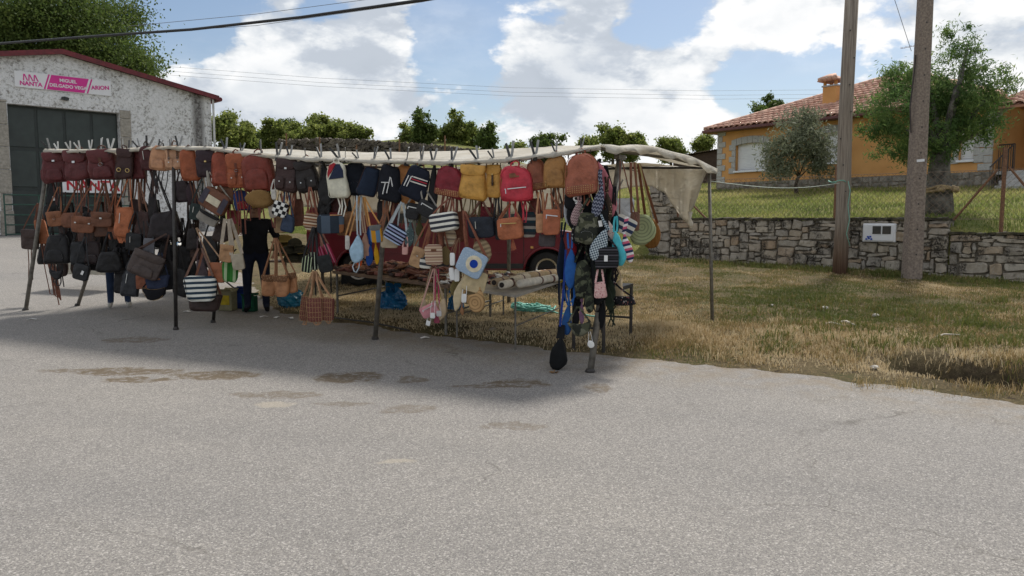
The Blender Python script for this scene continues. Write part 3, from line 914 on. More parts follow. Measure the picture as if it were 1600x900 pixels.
# --- garage
GP = Vector((-16.8, 26.0, 1.0)); GY = math.atan2(.695, .72)
ga = thing('garage', 'whitewashed stone garage with red roof edge and tall green door', 'building', GP, (0, 0, GY))
m, nt, b = newmat('whitewashed_stone', 0.93, spec=0.2)
co = nt.coord()
n1 = nt.noise(co, 9, 8, 0.72, 0.6); n2 = nt.noise(co, 1.1, 5, 0.6); n3 = nt.noise(co, 30, 5, 0.7)
f = nt.math('ADD', nt.math('MULTIPLY', n1, 0.75), nt.math('MULTIPLY', nt.math('SUBTRACT', n2, 0.5), 0.28))
f = nt.math('MULTIPLY_ADD', n3, 0.2, f)
c = nt.ramp(f, [(0.33, (0.17, 0.155, 0.14)), (0.40, (0.40, 0.39, 0.37)), (0.46, (0.70, 0.70, 0.69)), (0.58, (0.84, 0.84, 0.84))])
sz_ = nt.sep(co)
# damp strip down by the corner
strip = nt.math('MULTIPLY', nt.maprange(nt.math('ABSOLUTE', nt.math('SUBTRACT', sz_[0], 6.35)), 0.10, 0.3, 1.0, 0.0), nt.maprange(n1, 0.3, 0.55))
c = nt.mix(nt.math('MULTIPLY', strip, 0.9), c, (0.05, 0.04, 0.034))
nt.link(c, b.inputs['Base Color'])
nt.link(nt.bump(n1, 1.0, 0.06), b.inputs['Normal'])
M_WW = m
xl, xr, xp = -3.5, 6.87, 1.69
ze, zp = 5.27, 6.22            # eaves and peak above the base
dx0, dx1, dzt = 0.0, 3.48, 4.39
wb = MB()
# front wall around the door opening
T = 0.5
wb.prism([(xl, -.5), (dx0, -.5), (dx0, dzt), (dx1, dzt), (dx1, -.5), (xr, -.5), (xr, ze), (xp, zp), (xl, ze)], 0, T, axis='Y')
wb.build('wall', M_WW, ga, fix=True)
MB().box((xr - .25, 8.2, ze / 2 - .3), (.5, 15.4, ze + .5)).build('wall', M_WW, ga)
MB().box((xl + .25, 8.2, ze / 2 - .3), (.5, 15.4, ze + .5)).build('wall', M_WW, ga)
M_RED = surf('red_roof_metal', '6e1d24', '56141a', 6, 0.5, 0.1)
rf = MB()
def roofs(mb, off, th, y0, y1):
    for (xa, za, xb, zb) in ((xl - .25, ze - .05, xp, zp), (xp, zp, xr + .25, ze - .05)):
        mb.add([(xa, y0, za + off), (xb, y0, zb + off), (xb, y1, zb + off), (xa, y1, za + off), (xa, y0, za + off + th), (xb, y0, zb + off + th), (xb, y1, zb + off + th), (xa, y1, za + off + th)],
               [(0, 3, 2, 1), (4, 5, 6, 7), (0, 1, 5, 4), (1, 2, 6, 5), (2, 3, 7, 6), (3, 0, 4, 7)])
roofs(rf, 0.06, 0.08, -0.18, 16.2)
ro = rf.build('roof', M_RED, ga, fix=True)
bb = MB(); roofs(bb, -0.02, 0.17, -0.24, -0.185)
bb.build('verge_board', M_RED, ro, fix=True)
gt = MB(); gt.tube([(xr + .3, -.2, ze - .03), (xr + .3, 16, ze - .03)], 0.09, 8); gt.build('gutter', M_RED, ro)
MB().tube([(xr + .06, -.08, ze - .05), (xr + .06, -.08, 0)], 0.045, 8).build('drain_pipe', surf('pale_pipe', (0.6, 0.6, 0.58), None, 5), ga)
M_GDOOR = surf('dark_green_door', (0.022, 0.032, 0.028), (0.014, 0.02, 0.018), 2, 0.45, 0.1, 0.01)
dr = MB().box(((dx0 + dx1) / 2, .32, dzt / 2), (dx1 - dx0, .06, dzt)).build('door', M_GDOOR, ga)
fr_ = surf('door_frame_green', (0.032, 0.045, 0.04), (0.022, 0.03, 0.027), 3, 0.4, 0.05)
for k in range(4):
    x0 = dx0 + k * (dx1 - dx0) / 4; x1 = x0 + (dx1 - dx0) / 4
    for (za, zb) in ((0.06, 1.55), (1.62, 2.9), (2.97, dzt - .05)):
        pm = MB().box(((x0 + x1) / 2, .275, (za + zb) / 2), (x1 - x0 - .09, .03, zb - za - .06))
        pm.build('panel', fr_, dr, bevel=0.008)
M_GRAN = surf('granite_block', (0.37, 0.34, 0.29), (0.25, 0.23, 0.195), 14, 0.9, 0.5, 0.01)
rr = random.Random(2)
for (xa, xb) in ((-.36, -.01), (dx1 + .01, dx1 + .38)):
    z = 0.0
    while z < dzt + .05:
        h_ = min(rr.uniform(.55, .85), dzt + .12 - z)
        wv_ = rr.uniform(-.05, .05)
        MB().box(((xa + xb) / 2, .18, z + h_ / 2), (xb - xa + (wv_ if xa < 0 else 0), .46, h_ - .02)).build('jamb_block', M_GRAN, ga, bevel=0.015)
        z += h_
MB().box((1.72, -.06, dzt + .32), (.16, .22, .09), (0, .2, .3)).build('lamp', surf('dark_metal', (0.03, 0.03, 0.032), None, 9, 0.5, 0.05), ga)
MB().box((-1.0, -.15, .42), (.9, .32, .18)).build('stone_ledge', M_GRAN, ga, bevel=0.02)
MB().box((-.62, -.06, 3.75), (.4, .14, .2)).build('stone_bracket', M_GRAN, ga, bevel=0.02)
# sign over the door
M_SW = surf('sign_white', (0.74, 0.74, 0.75), (0.70, 0.70, 0.71), 2, 0.4, 0.0)
M_PINK = surf('sign_pink', 'd0268c', 'c81f84', 2, 0.4, 0.0)
sg = thing('sign', 'long white and pink company sign above the garage door', 'sign', GP + Vector((math.cos(GY) * .25, math.sin(GY) * .25, 4.96)), (0, 0, GY))
SL, SH = 2.98, 0.53
MB().box((SL / 2, -.03, SH / 2), (SL, .03, SH)).build('board', M_SW, sg)
MB().prism([(.93, 0.012), (2.10, 0.012), (2.26, SH - .012), (1.09, SH - .012)], -.050, -.047, axis='Y').build('pink_field', M_PINK, sg, fix=True)
for xx in (.86, 2.19):
    MB().prism([(xx - .02, 0.01), (xx + .03, 0.01), (xx + .19, SH - .01), (xx + .14, SH - .01)], -.050, -.047, axis='Y').build('slanting_stripe', M_PINK, sg, fix=True)
letters('MIGUEL', .155, M_SW, sg, (1.60, -.052, .36), 0, .004)
letters('DELGADO VEGA', .155, M_SW, sg, (1.60, -.052, .17), 0, .004)
letters('NANTA', .19, M_PINK, sg, (.47, -.049, .135), 0, .006)
letters('ARION', .19, M_PINK, sg, (2.62, -.049, .25), -.10, .006)
for k in range(3):                                        # slanting N strokes of the emblem
    x0 = .24 + k * .155
    lg = MB()
    lg.prism([(x0, .235), (x0 + .035, .235), (x0 + .05, .45), (x0 + .015, .45)], -.049, -.046, axis='Y')
    lg.prism([(x0 + .115, .235), (x0 + .155, .235), (x0 + .065, .45), (x0 + .025, .45)], -.0495, -.0465, axis='Y')
    lg.build('emblem_stroke', M_PINK, sg, fix=True)
# banner low on the door and the farm gate in front of it
M_BRED = surf('banner_red', 'b8182a', '9c1322', 3, 0.5, 0)
bn = thing('banner', 'white banner with red lettering across the garage door', 'banner', GP + Vector((math.cos(GY) * 1.5 + math.sin(GY) * .06, math.sin(GY) * 1.5 - math.cos(GY) * .06, 1.48)), (0, 0, GY))
MB().box((.98, 0, .24), (1.96, .012, .48)).build('cloth', M_SW, bn)
letters('NANTA', .50, M_BRED, bn, (.98, -.012, .24), 0, .012)
M_GGATE = surf('gate_green', (0.028, 0.085, 0.06), (0.02, 0.06, 0.045), 8, 0.45, 0.05)
gg = thing('farm_gate', 'green tubular farm gate across the garage door', 'gate', GP + Vector((math.sin(GY) * .55 - math.cos(GY) * .35, -math.cos(GY) * .55 - math.sin(GY) * .35, -.05)), (0, 0, GY))
for zz_ in (.10, .41, .74, 1.08, 1.40):
    MB().tube([(0, 0, zz_), (4.0, 0, zz_)], .022, 6).build('rail', M_GGATE, gg)
for xx in (0, 1.0, 2.0, 3.0, 4.0):
    MB().tube([(xx, 0, 0), (xx, 0, 1.42)], .024, 6).build('upright', M_GGATE, gg)

# --- house
HP = Vector((9.54, 36.0, 2.35)); HYaw = math.atan2(-.8, .6)
ho = thing('house', 'orange rendered bungalow with terracotta hipped roof and stone plinth', 'house', HP, (0, 0, HYaw))
M_OR = surf('orange_render', (0.66, 0.345, 0.125), (0.58, 0.29, 0.10), 1.2, 0.9, 0.25, 0.006, bscale=90)
M_QUO = surf('grey_granite', (0.46, 0.45, 0.43), (0.36, 0.35, 0.335), 18, 0.85, 0.3, 0.005)
M_SHUT = surf('white_shutter', (0.78, 0.79, 0.80), (0.73, 0.74, 0.76), 3, 0.5, 0.05)
zpl = 3.19 - HP.z; zev = 5.60 - HP.z; HL = 11.6; HD = 10.6
wins = []
for (xa, ya, xb, yb) in ((1150, 223, 1196, 266), (1283, 207, 1314, 254), (1500, 203, 1523, 250)):
    x0, z1 = plane_local(xa, (ya), HP, HYaw); x1, _ = plane_local(xb, ya, HP, HYaw); _, z0 = plane_local((xa + xb) / 2, yb, HP, HYaw); _, z1 = plane_local((xa + xb) / 2, ya, HP, HYaw)
    wins.append((x0, x1, z0 - HP.z, z1 - HP.z))
# front wall in strips round the window openings
xs = [0.0]
for k, (x0, x1, z0, z1) in enumerate(wins):
    MB().box(((xs[-1] + x0) / 2, .15, (zpl + zev) / 2), (x0 - xs[-1], .3, zev - zpl)).build('wall', M_OR, ho)
    MB().box(((x0 + x1) / 2, .15, (zpl + z0) / 2), (x1 - x0, .3, z0 - zpl)).build('wall', M_OR, ho)
    MB().box(((x0 + x1) / 2, .15, (z1 + zev) / 2), (x1 - x0, .3, zev - z1)).build('wall', M_OR, ho)
    xs.append(x1)
MB().box(((xs[-1] + HL) / 2, .15, (zpl + zev) / 2), (HL - xs[-1], .3, zev - zpl)).build('wall', M_OR, ho)
MB().box((.15, HD / 2 + .15, (zpl + zev) / 2), (.3, HD - .3, zev - zpl)).build('wall', M_OR, ho)
MB().box((HL - .15, HD / 2 + .15, (zpl + zev) / 2), (.3, HD - .3, zev - zpl)).build('wall', M_OR, ho)
pm = MB(); rr = random.Random(12)
pl_ = MB().box((HL / 2, .18, zpl / 2 - .35), (HL + .06, .42, zpl + .7)).build('plinth', M_MORTAR, ho)
for (x, z, ww, h_) in pack(HL, zpl + .4, .13, rr, (1, 4), (1, 3)):
    stone_mesh(pm, x, z - .4, ww, h_, rr, .06, .012, -.02)
M_PLS = surf('plinth_stone', (0.32, 0.29, 0.25), (0.13, 0.12, 0.10), 3.5, 0.95, 0.6, 0.02)
tag(pm.build('stones', M_PLS, pl_, fix=True), kind='stuff')
k = 0; z = zpl + .02
while z < zev - .2:
    w_ = .46 if k % 2 == 0 else .28
    MB().box((w_ / 2 - .03, -.005, z + .13), (w_, .06, .25)).build('quoin', M_QUO, ho, bevel=0.01)
    MB().box((HL - w_ / 2 + .03, -.005, z + .13), (w_, .06, .25)).build('quoin', M_QUO, ho, bevel=0.01)
    k += 1; z += .265
for (x0, x1, z0, z1) in wins:
    wd = thing  # window is a part, not a thing
    fo = MB().box(((x0 + x1) / 2, .20, (z0 + z1) / 2), (x1 - x0, .05, z1 - z0)).build('window', M_SHUT, ho)
    ns = int((z1 - z0) / .075)
    sl = MB()
    for q in range(ns):
        sl.box(((x0 + x1) / 2, .165, z0 + .06 + (q + .5) * (z1 - z0 - .06) / ns), (x1 - x0 - .06, .014, (z1 - z0 - .06) / ns - .012))
    tag(sl.build('shutter_slats', M_SHUT, fo), kind='stuff')
    MB().box(((x0 + x1) / 2, .06, z0 - .04), (x1 - x0 + .1, .34, .08)).build('sill', M_SHUT, fo, bevel=0.01)
    z = z0 - .12; k = 0
    while z < z1 - .05:
        e = .34 if k % 2 == 0 else .2
        MB().box((x0 - e / 2, -.012, z + .13), (e, .07, .25)).build('surround_block', M_QUO, fo, bevel=0.01)
        MB().box((x1 + e / 2, -.012, z + .13), (e, .07, .25)).build('surround_block', M_QUO, fo, bevel=0.01)
        z += .262; k += 1
    n = 7; cxw = (x0 + x1) / 2; hw = (x1 - x0) / 2 + .22
    for q in range(n):                                     # shallow arch of voussoirs
        a0 = -1 + 2 * q / n; a1 = -1 + 2 * (q + 1) / n
        f0 = lambda a: z1 + .02 - .13 * a * a + .06
        MB().prism([(cxw + a0 * hw + .01, f0(a0) - .08), (cxw + a1 * hw - .01, f0(a1) - .08), (cxw + a1 * hw - .01, f0(a1) + .22), (cxw + a0 * hw + .01, f0(a0) + .22)], -.05, .02, axis='Y').build('voussoir', M_QUO, fo, fix=True)
# roof: hip
EO = .45; rise = 2.15; A_ = 4.6; Bd = 5.3
e0 = (-EO, -EO, zev); e1 = (HL + EO, -EO, zev); e2 = (HL + EO, HD + EO, zev); e3 = (-EO, HD + EO, zev)
r0 = (A_, Bd, zev + rise); r1 = (HL - 5.2, Bd, zev + rise)
M_TILE = surf('terracotta', (0.42, 0.20, 0.135), (0.25, 0.115, 0.08), 2.0, 0.85, 0.3, 0.01)
_, _, _ = 0, 0, 0
mt, ntt, bt = newmat('terracotta_tile', 0.85)
oi = ntt.new('ShaderNodeObjectInfo').outputs['Random']; gp = ntt.new('ShaderNodeNewGeometry').outputs['Position']
rnd_ = ntt.math('FRACT', ntt.math('ADD', oi, ntt.noise(gp, 1.4, 4, .7)))
cc = ntt.ramp(rnd_, [(0, (0.40, 0.20, 0.14)), (0.4, (0.52, 0.29, 0.21)), (0.75, (0.62, 0.39, 0.29)), (1, (0.46, 0.27, 0.20))])
cc = ntt.mix(ntt.maprange(ntt.noise(gp, 6, 5, .7), 0.55, 0.7), cc, (0.16, 0.11, 0.09))
ntt.link(cc, bt.inputs['Base Color'])
roof = MB().add([e0, e1, e2, e3, r0, r1, tuple(Vector(e0) - Vector((0, 0, .1))), tuple(Vector(e1) - Vector((0, 0, .1))), tuple(Vector(e2) - Vector((0, 0, .1))), tuple(Vector(e3) - Vector((0, 0, .1)))],
    [(0, 1, 5, 4), (1, 2, 5), (2, 3, 4, 5), (3, 0, 4), (0, 6, 7, 1), (1, 7, 8, 2), (2, 8, 9, 3), (3, 9, 6, 0), (9, 8, 7, 6)]).build('roof', M_TILE, ho, fix=True)
# curved tiles on the front slope
sl_len = math.hypot(Bd + EO, rise); nrm = Vector((0, -rise, Bd + EO)).normalized(); upv = Vector((0, Bd + EO, rise)).normalized()
TW, TL = .29, .46
tm = MB()
def tile_shape(mb, M=None):
    ring = []
    for (yy, lift, r_) in ((0, .03, .15), (TL * 1.12, 0.0, .125)):
        for q in range(6):
            a = math.pi * q / 5
            ring.append(Vector((-math.cos(a) * r_, yy, math.sin(a) * r_ * .62 + lift)))
    for (yy, lift, r_) in ((0, .03, .125),):
        for q in range(6):
            a = math.pi * q / 5
            ring.append(Vector((-math.cos(a) * r_, yy, math.sin(a) * r_ * .62 + lift - .012)))
    if M is not None:
        ring = [M @ p for p in ring]
    mb.add(ring, [(q, q + 1, 7 + q, 6 + q) for q in range(5)] + [(q, 12 + q, 13 + q, q + 1) for q in range(5)])
tile_shape(tm)
spots = []
ncol = int((HL + 2 * EO) / TW); nrow = int(sl_len / TL)
for r_ in range(nrow):
    k_ = r_ * TL / sl_len
    xa = e0[0] + (r0[0] - e0[0]) * k_; xb = e1[0] + (r1[0] - e1[0]) * k_
    for c_ in range(ncol):
        x = e0[0] + (c_ + .5) * TW
        if xa + .02 < x < xb - .02:
            p = Vector((x, -EO - .06, zev)) + upv * (r_ * TL) + nrm * .01
            wp = Matrix.Rotation(HYaw, 3, 'Z') @ p + HP
            pxx = CX + F * wp.x / wp.y
            vis = 0 if (pxx < 1372 or pxx > 1545) else 1
            spots.append((vis, wp.length, p))
spots.sort(key=lambda q: (q[0], q[1]))
rotm = Matrix((Vector((1, 0, 0)), upv, nrm)).transposed()
tme = None
rest = MB()
for k, (vis, dist, p) in enumerate(spots):
    Mx = Matrix.Translation(p) @ rotm.to_4x4() @ Matrix.Rotation(random.uniform(-.03, .03), 4, 'Z')
    if k < 290:
        if tme is None:
            o = tm.build('tile', mt, roof, smooth=True); tme = o.data
        else:
            o = link('tile', tme, roof)
        o.matrix_local = Mx
    else:
        tile_shape(rest, Mx)
tag(rest.build('tiles', mt, roof, smooth=True), kind='stuff')
rt = MB()
for (a_, b_) in ((e0, r0), (r0, r1), (e1, r1)):
    a_, b_ = Vector(a_), Vector(b_); n = int((b_ - a_).length / .4)
    for q in range(n):
        rt.tube([a_.lerp(b_, q / n) + Vector((0, 0, .05)), a_.lerp(b_, (q + 1.1) / n) + Vector((0, 0, .07))], .13, 6, scales=[1, .85])
tag(rt.build('ridge_tiles', mt, roof, smooth=True), kind='stuff')
M_EAVE = surf('dark_red_gutter', (0.12, 0.03, 0.025), (0.09, 0.022, 0.02), 4, 0.4, 0.0)
MB().box((HL / 2, -EO - .07, zev - .06), (HL + 2 * EO + .1, .12, .12)).build('gutter', M_EAVE, roof, bevel=.02)
MB().box((-EO - .07, HD / 2, zev - .06), (.12, HD + 2 * EO, .12)).build('gutter', M_EAVE, roof, bevel=.02)
MB().box((HL / 2, -EO / 2, zev - .09), (HL + EO, EO, .04)).build('soffit', surf('soffit_brown', (0.16, 0.08, 0.05), None, 4), roof)
# chimney
chx, _ = plane_local(1302, 150, HP, HYaw, 1.9)
cz0 = zev + rise * (1.9 + EO) / (Bd + EO) - .2
_, ctop = plane_local(1302, 126, HP, HYaw, 1.9); ctop -= HP.z
ch = MB().box((chx, 1.9, (cz0 + ctop - .25) / 2), (.62, .62, ctop - .25 - cz0)).build('chimney', M_OR, roof)
for sx_ in (-1, 1):
    for sy_ in (-1, 1):
        MB().box((chx + sx_ * .25, 1.9 + sy_ * .25, ctop - .13), (.1, .1, .26)).build('chimney_post', M_OR, roof)
MB().box((chx, 1.9, ctop - .25), (.7, .7, .06)).build('chimney_collar', M_QUO, roof)
cap = MB().add([(chx - .48, 1.42, ctop), (chx + .48, 1.42, ctop), (chx + .48, 2.38, ctop), (chx - .48, 2.38, ctop), (chx, 1.9, ctop + .26), (chx - .48, 1.42, ctop - .05), (chx + .48, 1.42, ctop - .05), (chx + .48, 2.38, ctop - .05), (chx - .48, 2.38, ctop - .05)],
    [(0, 1, 4), (1, 2, 4), (2, 3, 4), (3, 0, 4), (0, 5, 6, 1), (1, 6, 7, 2), (2, 7, 8, 3), (3, 8, 5, 0), (8, 7, 6, 5)])
cap.build('chimney_cap', mt, roof, fix=True)
ct = MB()
for q in range(4):
    xx = chx - .36 + q * .24
    ct.tube([(xx, 1.36, ctop + .0), (chx + (xx - chx) * .3, 1.8, ctop + .23)], .11, 6, scales=[1, .6])
tag(ct.build('chimney_tiles', mt, roof, smooth=True), kind='stuff')
# aerial
ae = MB().tube([(6.6, 4.5, zev + 1.7), (6.6, 4.5, zev + 3.3)], .02, 5)
ae.tube([(6.0, 4.5, zev + 3.25), (7.2, 4.5, zev + 3.3)], .012, 4)
for q in range(6):
    ae.tube([(6.1 + q * .2, 4.3, zev + 3.27), (6.1 + q * .2, 4.7, zev + 3.27)], .008, 4)
ae.build('aerial', surf('aerial_metal', (.35, .35, .36), None, 9, .4, 0, metallic=.8), ho)
# porch at the right end
PX0, PX1 = HL + .0, HL + 4.6
for q, xx in enumerate((HL + 1.55, HL + 3.9)):
    MB().lathe([(.19, zpl - .1), (.19, zpl + .06), (.14, zpl + .1), (.125, zpl + 1.55), (.17, zpl + 1.62), (.19, zpl + 1.72)], 12, (xx, .3, 0)).build('porch_column', M_QUO, ho, smooth=False)
# arches between the columns
def arch(x0, x1, zs, zt_, y0, y1):
    pts = []
    n = 10
    for q in range(n + 1):
        a = math.pi * q / n
        pts.append(((x0 + x1) / 2 - math.cos(a) * (x1 - x0) / 2, zs + math.sin(a) * .42))
    poly = [(x0, zt_)] + [(x1, zt_)] + [(p[0], p[1]) for p in reversed(pts)]
    return MB().prism(poly, y0, y1, axis='Y')
zsp = zpl + 1.72
arch(HL + .05, HL + 1.5, zsp, zev - .25, .18, .42).build('porch_arch', M_OR, ho, fix=True)
arch(HL + 1.6, HL + 3.85, zsp, zev - .25, .18, .42).build('porch_arch', M_OR, ho, fix=True)
for (x0, x1) in ((HL + .05, HL + 1.5), (HL + 1.6, HL + 3.85)):
    for q in range(9):
        a = math.pi * (q + .5) / 9
        MB().box(((x0 + x1) / 2 - math.cos(a) * ((x1 - x0) / 2 + .0), .165, zsp + math.sin(a) * .42 + .07), (.26, .05, .16), (0, a - math.pi / 2, 0)).build('arch_stone', M_QUO, ho)
MB().box(((PX0 + PX1) / 2, 3.0, (zpl + zev) / 2 - .2), (4.6, .2, zev - zpl - .2)).build('porch_back_wall', M_OR, ho)
MB().box((HL + 1.9, 2.87, zpl + 1.0), (1.3, .06, 2.0)).build('porch_door', M_SHUT, ho, bevel=.02)
MB().box(((PX0 + PX1) / 2, 1.6, zpl - .06), (4.7, 3.0, .12)).build('porch_floor', M_QUO, ho)
pr_ = MB().add([(PX0 - .1, -.4, zev - .28), (PX1 + .5, -.4, zev - .28), (PX1 + .5, 3.6, zev + .75), (PX0 - .1, 3.6, zev + .75), (PX0 - .1, -.4, zev - .36), (PX1 + .5, -.4, zev - .36), (PX1 + .5, 3.6, zev + .67), (PX0 - .1, 3.6, zev + .67)],
    [(0, 1, 2, 3), (7, 6, 5, 4), (0, 4, 5, 1), (1, 5, 6, 2), (2, 6, 7, 3), (3, 7, 4, 0)])
prf = pr_.build('porch_roof', M_TILE, ho, fix=True)
ptl = MB(); u2 = Vector((0, 4.0, 1.03)).normalized(); n2_ = Vector((0, -1.03, 4.0)).normalized()
rm2 = Matrix((Vector((1, 0, 0)), u2, n2_)).transposed()
for c_ in range(16):
    for r_ in range(9):
        tile_shape(ptl, Matrix.Translation(Vector((PX0 + .05 + c_ * TW, -.45, zev - .28)) + u2 * r_ * TL + n2_ * .01) @ rm2.to_4x4())
tag(ptl.build('tiles', mt, prf, smooth=True), kind='stuff')
# steps and railing
for q in range(5):
    MB().box((HL + 1.6 + .0, -.25 - q * .3, zpl - .13 - q * .17), (1.9, .34, .18)).build('step', M_QUO, ho, bevel=.01)
M_RAIL = surf('dark_railing', (0.05, 0.04, 0.035), None, 10, .5, .05)
for (xa, xb, ya, yb, za, zb) in ((HL + .1, HL + .6, .3, .3, zpl, zpl), (HL + .6, HL + .6, .2, -1.6, zpl, zpl - .85), (HL + 2.6, HL + 2.6, .2, -1.6, zpl, zpl - .85), (HL + 2.6, HL + 3.8, .3, .3, zpl, zpl)):
    rm_ = MB(); n = 8
    rm_.tube([(xa, ya, za + .9), (xb, yb, zb + .9)], .025, 5); rm_.tube([(xa, ya, za + .12), (xb, yb, zb + .12)], .016, 5)
    for q in range(n + 1):
        k_ = q / n; p = Vector((xa + (xb - xa) * k_, ya + (yb - ya) * k_, za + (zb - za) * k_))
        rm_.tube([p + Vector((0, 0, 0)), p + Vector((0, 0, .9))], .013, 4)
    rm_.build('railing', M_RAIL, ho)

# --- shed beside the house
sp = at(1052, 240, 44); shx = thing('shed', 'low brown shed with corrugated roof left of the orange house', 'shed', (sp.x, 44, 2.9), (0, 0, -.3))
W_ = 3.3; hz = 5.35 - 2.9
MB().prism([(0, -.6), (W_, -.6), (W_, hz + .12), (0, hz - .42)], 0, 3, axis='Y').build('wall', surf('brown_boards', (0.075, 0.05, 0.035), (0.045, 0.03, 0.022), 5, .9, .4, .01), shx, fix=True)
sr = MB(); n = 26
vs_, fs_ = [], []
for q in range(n * 2 + 1):
    xx = -.15 + (W_ + .3) * q / (n * 2); zz_ = hz - .36 + .54 * q / (n * 2) + (.045 if q % 2 else 0)
    vs_ += [(xx, -.25, zz_), (xx, 3.2, zz_)]
for q in range(n * 2):
    fs_.append((2 * q, 2 * q + 2, 2 * q + 3, 2 * q + 1))
sr.add(vs_, fs_); so = sr.build('roof', surf('fibre_cement', (0.22, 0.17, 0.14), (0.14, 0.11, 0.09), 4, .9, .3), shx)
sm_ = so.modifiers.new('s', 'SOLIDIFY'); sm_.thickness = .02

# ------------------------------------------------------------------ poles
def pole(name, label, px, base_py, D, r0_, r1_, top, mat, tilt=0.0, square=False):
    p = at(px, base_py, D)
    root = thing(name, label, 'utility pole', (p.x, p.y, p.z - .15))
    return root, top - p.z + .15
m, nt, b = newmat('weathered_wood', 0.9, spec=.2)
co = nt.coord(); sx = nt.sep(co)
grn = nt.noise(nt.comb(nt.math('MULTIPLY', sx[0], 40), nt.math('MULTIPLY', sx[1], 40), nt.math('MULTIPLY', sx[2], 1.3)), 1.0, 5, .65)
c = nt.ramp(grn, [(.3, (.12, .095, .075)), (.5, (.255, .215, .175)), (.7, (.36, .315, .265))])
c = nt.mix(nt.math('MULTIPLY', nt.maprange(sx[2], .1, 1.3, 1, 0), .8), c, nt.ramp(grn, [(.3, (.07, .03, .018)), (.7, (.22, .10, .055))]))
nt.link(c, b.inputs['Base Color']); nt.link(nt.bump(grn, .8, .02), b.inputs['Normal'])
M_PWOOD = m
wp_, H_ = pole('wooden_pole', 'weathered wooden pole with reddish foot before the stone wall', 1312, 428, 16.4, 0, 0, 7.6, m)
MB().tube([(0, 0, 0), (0.02, 0, 1.5), (0, 0.02, 3.4), (.05, 0, H_)], .145, 14, scales=[1.05, 1, .96, .9]).build('shaft', m, wp_, smooth=True)
rr = random.Random(6)
for q in range(9):
    a = rr.uniform(-2.6, -.5); z = .8 + q * .55
    MB().lathe([(.016, 0), (.012, .02)], 6, (math.cos(a) * .142, math.sin(a) * .142, z), axis='Y').build('bolt_hole', M_RAIL, wp_)
M_CONC = surf('old_concrete', (0.30, 0.245, 0.20), (0.165, 0.13, 0.108), 26, .93, .7, .01)
cp_, H_ = pole('concrete_pole', 'speckled grey brown concrete pole with bolt holes beside the meter box', 1424, 440, 15.4, 0, 0, 7.4, M_CONC)
MB().add([(-.155, -.14, 0), (.155, -.14, 0), (.155, .14, 0), (-.155, .14, 0), (-.095, -.1, H_), (.12, -.1, H_), (.12, .1, H_), (-.095, .1, H_)],
    [(0, 3, 2, 1), (4, 5, 6, 7), (0, 1, 5, 4), (1, 2, 6, 5), (2, 3, 7, 6), (3, 0, 4, 7)]).build('shaft', M_CONC, cp_, bevel=.02)
for q in range(12):
    z = .7 + q * .5
    MB().lathe([(.018, 0), (.018, .03)], 8, (.0, -.141 + .006 * z - .005, z), axis='Y').build('bolt_hole', M_RAIL, cp_)
MB().box((-.0, -.128, 2.55), (.15, .02, .05), (0, -.1, 0)).build('number_plate', M_SHUT, cp_)
cw = MB().tube([(-.16, -.02, 3.1), (-.2, -.02, 3.6), (-.15, -.02, 4.3), (-.14, -.02, 4.6)], .014, 5)
cw.build('cable_loop', M_RAIL, cp_)

# meter box
mp = wall_px(1374); mz = at(1374, 378, mp.y).z
mbx = thing('meter_box', 'white meter box with two dark windows set in the stone wall', 'meter box', (mp.x - WN.x * .10, mp.y - WN.y * .10, mz), (0, 0, math.atan2(WT.y, WT.x)))
BW, BH = .66, .40
MB().box((0, .06, BH / 2), (BW, .14, BH)).build('case', M_SHUT, mbx, bevel=.012)
MB().box((0, -.02, BH / 2), (BW - .05, .02, BH - .05)).build('door', M_SHUT, mbx, bevel=.006)
for xx in (-.035, .165):
    w0 = MB().box((xx, -.033, .26), (.17, .012, .17)).build('window', surf('dark_glass', (.06, .055, .05), (.04, .04, .04), 5, .15, 0), mbx)
    MB().box((xx, -.041, .26), (.02, .004, .17)).build('glazing_bar', M_SHUT, w0) if xx > 9 else None
st_ = MB()
for (xx, zz_) in ((-.24, .06), (-.19, .075), (-.14, .06), (-.21, .11), (-.16, .115)):
    st_.box((xx, -.0345, zz_), (.04, .006, .035))
tag(st_.build('blue_sticker', surf('sticker_blue', '2450b4', '1d3f96', 30, .5, 0), mbx), kind='stuff')

# ------------------------------------------------------------------ chain-link fence on the wall
def wallpt(px, z, off=.2):
    w_ = wall_px(px) + WN * off
    return Vector((w_.x, w_.y, z))
fe = thing('chain_link_fence', 'rusty chain link fence on posts along the top of the stone wall', 'fence', wallpt(1060, 1.5))
o0 = Vector(fe.location)
pA, pB = wallpt(1056, 1.55), wallpt(1640, 1.55)
Ld = (pB - pA).length; tdir = (pB - pA).normalized()
def post(px, z0, z1, r=.03, lean=0):
    a_ = wallpt(px, z0) - o0
    MB().tube([a_, a_ + Vector((lean, 0, z1 - z0))], r, 6).build('post', M_RUSTY, fe)
post(1052, 1.5, 2.55, .03); post(1297, 1.5, 2.78, .03); post(1559, 1.25, 2.98, .042)
for (xa, za, xb, zb) in ((1484, 1.55, 1548, 2.55), (1566, 2.6, 1622, 1.8), (1052, 2.3, 1098, 1.55)):
    a_, b_ = wallpt(xa, za) - o0, wallpt(xb, zb) - o0
    MB().tube([a_, b_], .026, 6).build('brace', M_RUSTY, fe)
M_WIRE = surf('rusty_wire', (.22, .16, .11), (.15, .11, .08), 30, .7, 0)
wm = MB(); hF = 1.0; sp_ = .13
n = int((Ld + hF) / sp_)
tri = [(.0036 * math.cos(2.09 * q), .0036 * math.sin(2.09 * q)) for q in range(3)]
